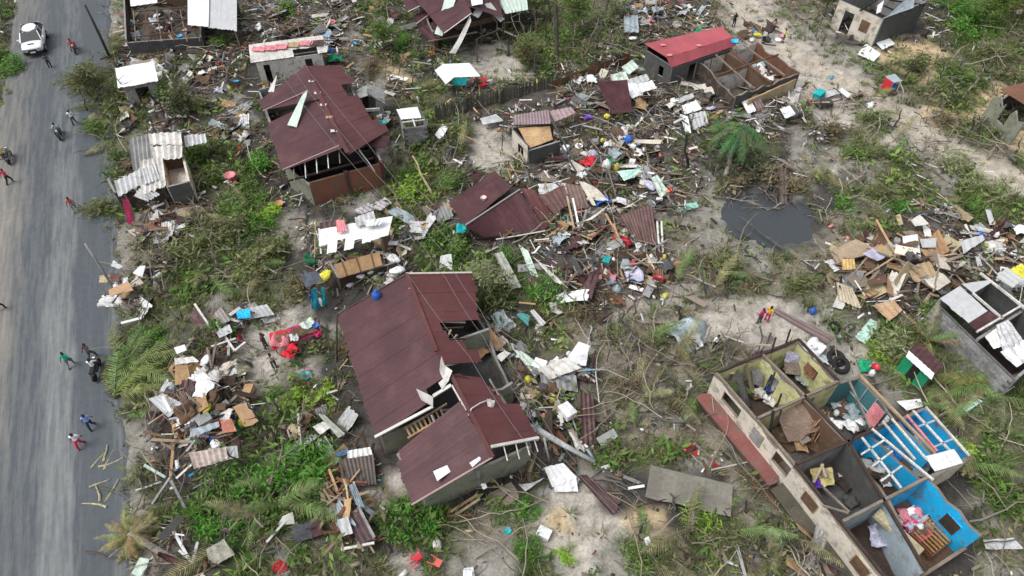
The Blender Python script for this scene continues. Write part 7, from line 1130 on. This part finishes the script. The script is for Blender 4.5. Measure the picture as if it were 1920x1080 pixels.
put('basin', 677, 228, 'teal', 'left teal basin at the tarpaulin hut', 1.1, .4); put('basin', 718, 233, 'teal', 'right teal basin at the tarpaulin hut', 1.2, .5); put('cloth', 629, 110, 'green', 'bright green cloth hanging off the white roofed building', 1.2, .8); put('cloth', 621, 95, 'blue', 'blue cloth at the right end of the white roofed building', .9, 1.2); put('cloth', 865, 430, 'teal', 'turquoise cloth hanging at the corner of the fallen maroon roof', .8, .9); put('cloth', 1103, 220, 'purple', 'purple bundle beside the yellow crate', .7, .4); put('box', 1138, 220, 'yellow', 'yellow crate beside the purple bundle', .9, .4)
put('cloth', 880, 1076, 'white', 'white cloth on the white chair at the bottom edge', .5); put('cloth', 1525, 655-1, 'white', 'white cloth piled outside the yellow rooms', 1.2, .2); put('box', 1020, 1002, 'white', 'square pale grey tank on the sand at the bottom', 1.35, .1); put('box', 1018, 1018-6, 'darkgrey', 'dark base of the square tank', 1.9, 0) if 0 else None
for x, y in ((672, 515), (693, 507), (745, 508), (738, 488)): put('sack', x, y, 'white', f'rounded white sack {"left of the pair" if x == 672 else "right of the pair" if x == 693 else "nearest the ridge end" if x == 745 else "between bushes"} above the largest roof', 1.1, .5)
put('basin', 907, 372, 'pink', 'white-pink scrap box on the fallen maroon roof', .8, z=1.6); put('box', 907, 373, 'white', 'white box sitting on the fallen maroon roof', .8, z=1.5)
for q, lab in (([(812, 884), (838, 872), (845, 884), (820, 902)], 'white scrap near the lower verge of the lower maroon roof'), ([(880, 868), (898, 856), (904, 860), (886, 876)], 'pink-white scrap nearer the ridge of the lower maroon roof'), ([(901, 908), (910, 905), (914, 914), (906, 918)], 'white square scrap hanging at the mildewed wall')):
    V, Fc = panel([G(a, b, 1.7 if 'wall' in lab else 3.75 if 'ridge' in lab else 3.35) for a, b in q], th=.03, nu=4, nv=4, crumple=.05); solo('torn_scrap', V, Fc, 'paint', 'white', lab, 'scrap')
V, Fc = panel([G(a, b, zz) for a, b, zz in ((913, 748, 3.9), (928, 752, 3.9), (926, 763, 3.5), (915, 768, 3.4))], th=.03, nu=4, nv=4, crumple=.05); solo('torn_scrap', V, Fc, 'fabric', 'offwhite', 'white scrap standing on the right slope of the lower maroon roof', 'scrap')
tube_t('loose_cable', [G(920, 748, 3.75), G(900, 756, 3.85), G(884, 766, 4.0), (G(876, 785, 3.75)), G(875, 800, 3.6), G(880, 808, 3.5), G(877, 824, 3.4)], .035, 'offwhite', 'white cable snaking over the ridge of the lower maroon roof', 'cable', 'plastic', 5)
# wires
def wire(pts, lab): 
    P = []
    for a, b in zip(pts[:-1], pts[1:]):
        for k in range(8): t = k/8; q = lerp(G(*a), G(*b), t); q[2] -= .25*math.sin(math.pi*t); P.append(q)
    P.append(G(*pts[-1])); tube_t('overhead_wire', P, .011, (.22, .21, .21), lab, 'wire', 'plastic', 4)
wire([(500, 100, 6.0), (620, 260, 5.0), (740, 390, 4.6), (800, 470, 4.6)], 'left wire of three slanting over the maroon house nearest the road'); wire([(528, 100, 6.0), (650, 262, 5.0), (770, 392, 4.6), (830, 470, 4.6)], 'middle wire of three slanting over the maroon house'); wire([(555, 100, 6.0), (690, 270, 5.0), (795, 395, 4.6), (862, 470, 4.6)], 'right wire of three slanting over the maroon house')
wire([(730, 470, 4.6), (766, 516, 4.7), (880, 668, 4.2), (978, 820, 3.6), (1026, 875, 2.5)], 'left wire running over the largest maroon roof to the fallen pole'); wire([(800, 470, 4.6), (835, 520, 4.5), (905, 630, 4.0), (1010, 808, 3.2), (1160, 960, 2.0)], 'middle wire running past the largest maroon roof'); wire([(835, 480, 4.6), (900, 580, 4.3), (985, 720, 3.6), (1040, 820, 3), (1200, 990, 2)], 'right wire running past the bush on the largest roof')
# tables with red cloth, chairs
def table(px, py, rz, l, w, col, label):
    p = GG(px, py); t = thing('yard_table', label, 'table', p, rz); pl = np.array(p)
    R = lambda v: v
    link('tabletop', mesh('tabletop', *box((0, 0, .74), (l, w, .05)), 'wood'), t, color='brown'); V, Fc = panel([(-l/2-.1, w/2+.1, .80), (l/2+.1, w/2+.1, .78), (l/2+.1, -w/2-.1, .60), (-l/2-.1, -w/2-.1, .60)], nu=9, nv=6, crumple=.08, th=.02); link('cloth', mesh('cloth', V, Fc, 'fabric', True), t, color=col)
    for sx in (-1, 1):
        for sy in (-1, 1): link('leg', mesh('leg', *box((sx*(l/2-.06), sy*(w/2-.06), .36), (.05, .05, .72)), 'wood'), t, color='darkbrown')
put('cloth', 525, 640, 'pink', 'pinkish red heap of cloth left on the red table', 1.0, .7); put('cloth', 545, 660, 'red', 'red cloth slipping off the red table front', .9, .6); put('cloth', 597, 628, 'magenta', 'crimson cloth bunched at the crimson table end', .8, .5)
table(538, 648, .35, 1.3, .9, 'red', 'left red draped table on the left yard'); table(575, 634, .45, 1.5, .8, (.48, .04, .13), 'right crimson draped table on the left yard')
put('cloth', 552, 652-18, 'silver', 'silver-blue cloth on the left red table', .9, .8); put('basin', 592, 612, 'blue', 'blue basin at the end of the crimson table', .9, .8); put('cloth', 578, 608, 'palegreen', 'pale green-white cloth behind the crimson table', .8, .8)
def chair(px, py, rz, col, label, tip=0):
    p = GG(px, py, .05 if not tip else .3); t = thing('plastic_chair', label, 'chair', p, rz); t.scale = (.78,)*3; t.rotation_euler = (tip, 0, rz)
    link('seat', mesh('seat', *box((0, 0, .43), (.44, .44, .04)), 'plastic'), t, color=col); V, Fc = panel([(-.22, .2, .85), (.22, .2, .85), (.22, .24, .45), (-.22, .24, .45)], nu=6, nv=4, th=.02, curl=.03); link('backrest', mesh('backrest', V, Fc, 'plastic'), t, color=col)
    for sx in (-1, 1):
        for sy in (-1, 1): link('leg', mesh('leg', *beam((sx*.24, sy*.24, 0), (sx*.19, sy*.19, .42), .05, .05), 'plastic'), t, color=col)
        link('armrest', mesh('armrest', *beam((sx*.23, -.2, .64), (sx*.23, .2, .66), .05, .03), 'plastic'), t, color=col)
chair(777, 1036, .6, 'red', 'upper red chair tipped over on the bottom grass', 1.2); chair(768, 1060, 2.2, (.62, .05, .07), 'lower crimson chair lying left of the others', 1.4); chair(806, 1050, 1.1, (.62, .13, .09), 'orange-red chair on its side at the right of the three', 1.4); chair(878, 1082, 0, 'white', 'white chair at the bottom edge of the picture')
# bed frame with slats in the blue room, mattress in the corner room
p = G(1742, 1010, .1); t = thing('slatted_bed', 'brown slatted bed base in the bright blue room', 'bed', p, math.radians(31)); M_ = lambda n, v, c: link(n, mesh(n, *v, 'wood'), t, color=c)
for i in range(9): M_('slat', box((-.85+i*.21, 0, .42), (.1, 1.15, .03)), (.36, .19, .07))
for s in (-1, 1): M_('side_rail', box((0, s*.6, .4), (1.95, .05, .16)), 'brown')
for s in (-1, 1): M_('headboard' if s > 0 else 'footboard', box((s*1.0, 0, .5), (.05, 1.25, .6 if s > 0 else .4)), 'rust')
for sx in (-1, 1):
    for sy in (-1, 1): M_('leg', box((sx*.95, sy*.58, .2), (.07, .07, .4)), 'brown')
V, Fc = box((0, 0, .9), (2.3, .5, .22)); o = link('mattress', mesh('mattress', V, Fc, 'fabric'), None, G(1665, 1010, .5), (.50, .44, .28), (0, .1, math.radians(-52))); tag(o, 'yellowish foam mattress leaning lengthwise in the grey-green corner room', 'mattress')
V, Fc = panel(Gq([(1518, 880, 1.2), (1560, 876, 1.2), (1566, 908, 1.0), (1530, 915, 1.0)]), nu=9, nv=9, crumple=.18, th=.04, ragged=.1); solo('yellow_mat', V, Fc, 'fabric', (.60, .52, .22), 'yellow foam mat with wavy edge in the dark bare room', 'mat')
put('basin', 1543, 889, 'grey', 'grey basin lying on the yellow foam mat', 1.0, z=1.25); put('cloth', 1532, 907, 'purple', 'purple cloth at the lower corner of the yellow mat', .5, z=1.1)
# small stall at the track
p = GG(1665, 172); t = thing('roadside_stall', 'small stall with a pale blue top and red side by the sandy track', 'stall', p, .4); link('top', mesh('top', *panel([(-.5, .5, 1.3), (.5, .5, 1.3), (.5, -.4, 1.15), (-.5, -.4, 1.15)], nu=4, nv=4, crumple=.03, th=.03), 'clean_metal'), t, color='greyblue'); link('side_panel', mesh('side_panel', *box((-.5, 0, .75), (.05, .85, 1.0)), 'plastic'), t, color='red'); link('counter', mesh('counter', *box((0, 0, .55), (.9, .8, .1)), 'wood'), t, color='blue')
for sx in (-1, 1):
    for sy in (-1, 1): link('post', mesh('post', *box((sx*.45, sy*.4, .6), (.05, .05, 1.2)), 'wood'), t, color='white')
p = GG(1480, 222); t = thing('dark_bin', 'dark round bin under the white lid by the bamboo wall', 'bin', p); link('body', mesh('body', *lathe([(.5, 0), (.6, .2), (.62, .8), (.5, .82)], 14, 2), 'plastic', True), t, color='darkgrey')

# ------------------------------------------------------------------ car, motorbikes, people
def wheelv(c, r, w, k=16):
    V, Fc = lathe([(r*.5, -w/2), (r*.95, -w/2), (r, -w/3), (r, w/3), (r*.95, w/2), (r*.5, w/2)], k, 2); V = V[:, [2, 0, 1]]; return V+np.array(c), Fc
def car(px, py, rz, label):
    p = GG(px, py); p[2] = .06; t = thing('white_car', label, 'car', p, rz)
    S = [(-2.15, .72, .42, .78), (-2.0, .82, .34, .92), (-1.3, .88, .30, .98), (0, .90, .30, 1.0), (1.2, .90, .30, 1.0), (1.9, .86, .32, .98), (2.2, .74, .42, .90)]; V = []; Fc = []; K = 10
    for (x, w, lo, hi) in S: V += [(w*sx*f, x, z) for (sx, f, z) in ((-1, .9, lo), (-1, 1, lo+.15), (-1, 1, hi-.18), (-1, .93, hi-.03), (-1, .4, hi+.02), (1, .4, hi+.02), (1, .93, hi-.03), (1, 1, hi-.18), (1, 1, lo+.15), (1, .9, lo))]
    for i in range(len(S)-1):
        for j in range(K): Fc.append((i*K+j, i*K+(j+1) % K, (i+1)*K+(j+1) % K, (i+1)*K+j))
    Fc += [tuple(range(K))[::-1], tuple((len(S)-1)*K+j for j in range(K))]; _b = link('body', mesh('body', V, Fc, 'car_paint', True), t); _m = _b.modifiers.new('round', 'SUBSURF'); _m.levels = _m.render_levels = 2
    cb = [(-1.05, .84, .98), (-.35, .68, 1.50), (1.35, .68, 1.52), (1.95, .82, .99)]; V = [(s*w, y, z) for (y, w, z) in cb for s in (-1, 1)]; roof = [(-.66, -.36, 1.5), (.66, -.36, 1.5), (.66, 1.36, 1.52), (-.66, 1.36, 1.52), (-.60, -.30, 1.57), (.60, -.30, 1.57), (.60, 1.3, 1.59), (-.60, 1.3, 1.59)]
    _b = link('roof', mesh('roof', np.array(roof)*(1.12, 1.12, 1)-(0, .06, 0), BOXF, 'car_paint', True), t); _m = _b.modifiers.new('round', 'SUBSURF'); _m.levels = _m.render_levels = 2; link('cabin_glass', mesh('cabin_glass', V, [(0, 1, 3, 2), (4, 5, 7, 6), (0, 2, 4, 6), (1, 7, 5, 3)], 'glass_dark'), t)
    for s in (-1, 1):
        for a, b in (((s*.85, -1.08, .98), (s*.68, -.34, 1.53)), ((s*.83, .45, .98), (s*.70, .45, 1.53)), ((s*.84, 1.98, .98), (s*.68, 1.36, 1.54))): link('pillar', mesh('pillar', *beam(a, b, .07, .07), 'car_paint'), t)
        link('wing_mirror', mesh('wing_mirror', *box((s*1.0, -.75, 1.05), (.22, .12, .14)), 'car_paint'), t); link('headlight', mesh('headlight', *box((s*.62, -2.08, .72), (.34, .16, .16)), 'clean_metal'), t, color='greyblue')
        for y in (-1.35, 1.35): w = link('wheel', mesh('wheel', *wheelv((s*.80, y, .33), .33, .24), 'rubber', True), t); link('rim', mesh('rim', *wheelv((s*.84, y, .33), .19, .20), 'clean_metal', True), w, color='grey')
    link('grille', mesh('grille', *box((0, -2.13, .66), (.72, .12, .14)), 'rubber'), t); link('bumper', mesh('bumper', *box((0, -2.12, .46), (1.5, .16, .16)), 'rubber'), t); link('number_plate', mesh('number_plate', *box((0, -2.22, .5), (.4, .02, .12)), 'plastic'), t, color='white')
    link('bonnet_vent', mesh('bonnet_vent', *box((0, -1.62, .99), (.5, .12, .04)), 'rubber'), t)
car(71, 88, math.radians(22), 'white car with dark windscreen driving down the road at the top left')
def motorbike(px, py, rz, col, label):
    p = GG(px, py); p[2] = .05; t = thing('motorbike', label, 'motorbike', p, rz); t.scale = (.85,)*3; k = lambda n, vf, m, c='black': link(n, mesh(n, *vf, m), t, color=c)
    k('wheel', wheelv((0, -.62, .3), .3, .1), 'rubber'); k('wheel', wheelv((0, .62, .3), .3, .12), 'rubber'); k('frame', join(beam((0, -.55, .35), (0, .1, .6), .16, .14), beam((0, .1, .5), (0, .7, .6), .2, .16), box((0, 0, .42), (.26, .45, .3))), 'plastic', col); k('seat', box((0, .32, .76), (.26, .7, .1)), 'rubber'); k('fork', join(beam((-.08, -.62, .3), (-.08, -.42, .95), .04, .04), beam((.08, -.62, .3), (.08, -.42, .95), .04, .04)), 'clean_metal', 'grey'); k('handlebar', tube([(-.36, -.3, 1.0), (-.2, -.4, .98), (.2, -.4, .98), (.36, -.3, 1.0)], .02, 5), 'rubber'); k('headlight', box((0, -.5, .92), (.16, .1, .16)), 'clean_metal', 'white'); k('front_shield', box((0, -.42, .68), (.3, .08, .4)), 'plastic', col)
def human(pose):
    """skeleton -> skin modifier -> one continuous body; clothes are shells lifted off that same surface"""
    J = {'pel': (0, 0, .95), 'sp': (0, 0, 1.12), 'ch': (0, 0, 1.32), 'nk': (0, 0, 1.48), 'hd': (0, -.02, 1.60), 'ht': (0, -.02, 1.72)}; R = {'pel': .14, 'sp': .125, 'ch': .15, 'nk': .055, 'hd': .095, 'ht': .075}
    E = [('pel', 'sp'), ('sp', 'ch'), ('ch', 'nk'), ('nk', 'hd'), ('hd', 'ht')]
    for s, n in ((-1, 'l'), (1, 'r')):
        q = pose[n]
        J['sh'+n] = (s*.17, 0, 1.42); R['sh'+n] = .062; J['el'+n] = q['el']; R['el'+n] = .042; J['wr'+n] = q['wr']; R['wr'+n] = .028; J['hp'+n] = (s*.10, 0, .90); R['hp'+n] = .095; J['kn'+n] = q['kn']; R['kn'+n] = .062; J['an'+n] = q['an']; R['an'+n] = .042; J['to'+n] = tuple(np.array(q['an'])+np.array((0, -.17, -.05))); R['to'+n] = .034
        E += [('ch', 'sh'+n), ('sh'+n, 'el'+n), ('el'+n, 'wr'+n), ('pel', 'hp'+n), ('hp'+n, 'kn'+n), ('kn'+n, 'an'+n), ('an'+n, 'to'+n)]
        w = np.array(q['wr']); d = norm(w-np.array(q['el'])); J['pa'+n] = tuple(w+d*.06); R['pa'+n] = .030; E.append(('wr'+n, 'pa'+n)); sd = norm(np.cross(d, (1, 0, 0)))
        for f in range(5): o = sd*(f-1.7)*.018; l = (.05, .08, .09, .085, .065)[f]; a = w+d*(.07 if f else .03)+o*(1 if f else 2.2); J[f'f{f}{n}'] = tuple(a+d*l*.5); J[f'g{f}{n}'] = tuple(a+d*l+np.array((0, -.01, 0))); R[f'f{f}{n}'] = .009; R[f'g{f}{n}'] = .007; E += [('pa'+n, f'f{f}{n}'), (f'f{f}{n}', f'g{f}{n}')]
    ks = list(J); me = bpy.data.meshes.new('body'); me.from_pydata([J[k] for k in ks], [(ks.index(a), ks.index(b)) for a, b in E], []); o = bpy.data.objects.new('body', me); COL.objects.link(o); m = o.modifiers.new('s', 'SKIN')
    for i, k in enumerate(ks): v = me.skin_vertices[0].data[i]; v.radius = (R[k], R[k]*(.72 if k in ('ch', 'sp', 'pel') else 1)); v.use_root = (k == 'pel')
    su = o.modifiers.new('u', 'SUBSURF'); su.levels = 1; dg = bpy.context.evaluated_depsgraph_get(); dg.update(); ev = o.evaluated_get(dg).to_mesh(); V = np.array([v.co[:] for v in ev.vertices]); N = np.array([v.normal[:] for v in ev.vertices]); Fc = [tuple(p.vertices) for p in ev.polygons]; bpy.data.objects.remove(o, do_unlink=True)
    ctr = np.array([V[list(f)].mean(0) for f in Fc]); A = np.array([J[a] for a, b in E]); B = np.array([J[b] for a, b in E]); D = B-A; tt = np.clip(((ctr[:, None]-A[None])*D[None]).sum(2)/((D*D).sum(1)[None]+1e-9), 0, 1); near = (np.linalg.norm(ctr[:, None]-(A[None]+tt[..., None]*D[None]), axis=2)).argmin(1)
    def shell(sel, off):
        fs = [Fc[i] for i in np.where(sel)[0]]; u = sorted(set(i for f in fs for i in f)); mp = {i: k for k, i in enumerate(u)}; return V[u]+N[u]*off, [tuple(mp[i] for i in f) for f in fs]
    nm = [a[:2]+b[:2] for a, b in E]; nn = np.array([nm[i] for i in near]); shirt = np.isin(nn, ['pesp', 'spch', 'chsh', 'shel']) | ((nn == 'chnk') & (ctr[:, 2] < 1.44)); leg = np.isin(nn, ['pehp', 'hpkn', 'knan']) | ((nn == 'pesp') & (ctr[:, 2] < 1.0)); shirt &= ~((nn == 'pesp') & (ctr[:, 2] < .97)); hair = np.isin(nn, ['hdht', 'nkhd']) & ((ctr[:, 2] > 1.66) | (ctr[:, 1] > .03)) & (ctr[:, 2] > 1.55); foot = nn == 'anto'
    face = join(lathe([(.001, 0), (.013, .008), (.001, .03)], 6)); fv, ff = face; nose = fv+np.array((0, -.115, 1.60)); ears = [box((s*.094, -.01, 1.60), (.02, .04, .05)) for s in (-1, 1)]; eyes = join(*[box((s*.035, -.108, 1.63), (.024, .012, .012)) for s in (-1, 1)]); mouth = box((0, -.108, 1.56), (.04, .01, .008))
    bv, bf = join((V, Fc), (nose, ff), *ears); return dict(body=mesh('body', bv, bf, 'skin', True), shirt=mesh('shirt', *shell(shirt, .018), 'fabric', True), trousers=mesh('trousers', *shell(leg, .016), 'fabric', True), hair=mesh('hair', *shell(hair, .018), 'fabric', True), shoes=mesh('shoes', *shell(foot, .01), 'rubber', True), eyes=mesh('eyes', *eyes, 'rubber'), mouth=mesh('mouth', *mouth, 'rubber'))
PO = dict(walk=human(dict(l=dict(el=(-.27, .08, 1.17), wr=(-.30, -.02, .94), kn=(-.11, -.22, .52), an=(-.11, -.26, .09)), r=dict(el=(.27, .10, 1.17), wr=(.29, .20, .96), kn=(.10, .06, .49), an=(.10, .34, .14)))),
 stand=human(dict(l=dict(el=(-.27, .02, 1.15), wr=(-.28, -.12, .93), kn=(-.12, -.02, .50), an=(-.13, .02, .08)), r=dict(el=(.28, .02, 1.16), wr=(.24, -.20, 1.02), kn=(.12, -.01, .50), an=(.14, .03, .08)))),
 ride=human(dict(l=dict(el=(-.30, -.18, 1.22), wr=(-.33, -.45, 1.12), kn=(-.20, -.38, .80), an=(-.20, -.30, .40)), r=dict(el=(.30, -.18, 1.22), wr=(.33, -.45, 1.12), kn=(.20, -.38, .80), an=(.20, -.30, .40)))))
def person(px, py, rz, pose, shirt, legs, label, z=None, skin=(.14, .075, .045), hair='black', sc=.8):
    p = GG(px, py) if z is None else G(px, py, z); p[2] += 0 if z is None else 0; t = thing('person', label, 'person', p, rz); t.scale = (sc,)*3
    for n, me in PO[pose].items(): link(n, me, t, color={'body': skin, 'shirt': shirt, 'trousers': legs, 'hair': hair, 'shoes': 'darkgrey', 'eyes': 'black', 'mouth': 'black'}[n])
R_ = math.radians
person(142, 234, R_(20), 'walk', 'white', 'darkgrey', 'person in a white shirt walking at the verge scrub'); person(143, 398, R_(200), 'walk', (.42, .10, .10), 'grey', 'person in a dull red shirt walking beside the tarmac edge'); person(136, 688, R_(190), 'walk', (.02, .42, .25), (.18, .2, .2), 'person in a bright green shirt on the lower road'); person(176, 672, R_(160), 'walk', (.12, .07, .06), 'darkgrey', 'person in dark brown behind the white-shirted rider')
person(176, 803, R_(25), 'walk', (.25, .36, .70), (.03, .04, .10), 'person in a light blue shirt walking down the road'); person(155, 838, R_(15), 'walk', 'white', (.55, .03, .08), 'person in a white shirt and red trousers on the road'); person(21, 345, R_(170), 'walk', (.5, .04, .07), 'black', 'person in a red shirt and black trousers at the left edge'); person(5, 582, R_(150), 'walk', 'black', 'black', 'person in black at the left edge of the road')
person(96, 128, R_(200), 'stand', 'darkgrey', 'black', 'person in dark clothes standing beside the white car'); person(14, 303, R_(90), 'stand', (.75, .62, .15), 'darkgrey', 'person in a yellow shirt at the left roadside'); person(4, 300, R_(20), 'stand', (.7, .6, .2), 'grey', 'second person in yellow, right at the frame edge')
person(1338, 655, R_(30), 'stand', 'white', 'black', 'person in a white shirt standing on the sand by fallen timbers'); person(1422, 606, R_(200), 'stand', (.65, .05, .20), 'darkgrey', 'person in a crimson top on the sand yard'); person(1436, 602, R_(120), 'stand', (.75, .45, .05), 'magenta', 'person in yellow-orange beside the one in crimson'); person(1467, 80, R_(60), 'stand', (.7, .65, .1), 'darkgrey', 'person in a yellow top on the sandy track')
person(1448, 62, R_(200), 'stand', (.5, .3, .28), 'darkgrey', 'person in faded pink at the head of the sandy track'); person(1375, 50, R_(10), 'stand', 'black', 'black', 'person in black behind the bright red roof'); person(1408, 75, R_(240), 'stand', (.05, .3, .6), (.2, .2, .25), 'person in a blue top behind the roofless brown rooms'); person(1430, 82, R_(120), 'stand', 'offwhite', 'black', 'person in off-white beside the one in blue')
person(500, 652, R_(260), 'stand', (.12, .08, .09), 'darkgrey', 'person in dark clothes left of the red draped table'); person(516, 690, R_(180), 'stand', (.55, .5, .48), 'darkgrey', 'person in a pale top bending near the red table'); person(592, 575, R_(30), 'stand', (.04, .10, .35), 'teal', 'person in blue and teal under the dark awning'); person(812, 118, R_(10), 'stand', (.65, .28, .06), 'brown', 'person in orange under the wrecked maroon house')
motorbike(144, 98, R_(22), 'red', 'red motorbike carrying the rider in red near the car'); person(142, 99, R_(22), 'ride', (.60, .09, .07), 'darkgrey', 'rider in a red jacket on the motorbike near the car', z=.0)
motorbike(116, 258, R_(24), 'darkgrey', 'dark motorbike in mid road carrying a rider in white and black'); person(115, 258, R_(24), 'ride', (.35, .42, .50), 'black', 'rider in pale grey on the dark mid road motorbike', z=.0)
motorbike(186, 700, R_(190), 'darkgrey', 'dark motorbike at the verge carrying the rider in white'); person(185, 700, R_(190), 'ride', 'white', 'black', 'rider in a white shirt at the verge', z=.0)
motorbike(22, 302, R_(200), 'grey', 'grey motorbike parked by the people in yellow')
V, Fc = panel([G(a, b, 2.0) for a, b in ((562, 515), (594, 508), (606, 525), (575, 540))], th=.02, nu=8, nv=6, crumple=.1); solo('dark_awning', V, Fc, 'fabric', (.09, .10, .13), 'dark grey-blue awning cloth left of the orange ceiling boards', 'awning')
for q, c, lab in (([(584, 542, 1.9), (594, 540, 1.9), (600, 578, .2), (584, 580, .2)], (.03, .28, .42), 'left blue hanging cloth below the dark awning'), ([(602, 538, 1.9), (608, 540, 1.9), (614, 572, .2), (604, 575, .2)], (.03, .33, .38), 'right teal hanging cloth below the dark awning')): V, Fc = panel([G(*p) for p in q], th=.02, nu=6, nv=6, crumple=.1); solo('hanging_cloth', V, Fc, 'fabric', c, lab, 'cloth')
put('sack', 606, 522, 'yellow', 'yellow bag beside the dark awning', 1.3, 1.0); put('basin', 582, 500-8, 'green', 'dark green tub tipped left of the white roofed hut', 2.0, .2, (.6, 0)); V, Fc = panel([G(a, b, .25) for a, b in ((1270, 742), (1282, 738), (1290, 744), (1278, 750))], th=.02, nu=3, nv=3); None
for x, y, s in ((197, 862, 1), (208, 870, 1), (187, 905, .8), (201, 920, 1), (188, 935, 1.1), (181, 860, .9), (202, 850, .8), (193, 923, .8)):
    V, Fc = twig(int(x), 1.2*s, .06, .3, 4, 3); tag(link('peeled_stick', mesh('peeled_stick', V, [tuple(f) for f in Fc], 'bark'), None, GG(x, y, .08), (.50, .46, .27), (0, 0, random.uniform(0, 3.1))), 'pale yellow peeled stick lying on the tarmac edge', 'stick', 'peeled sticks on the tarmac edge')
dup = {l: o for l, o in LAB.items() if len(o) > 1}
for l, o in dup.items():
    for q in o:
        if 'group' not in q: q['group'] = l
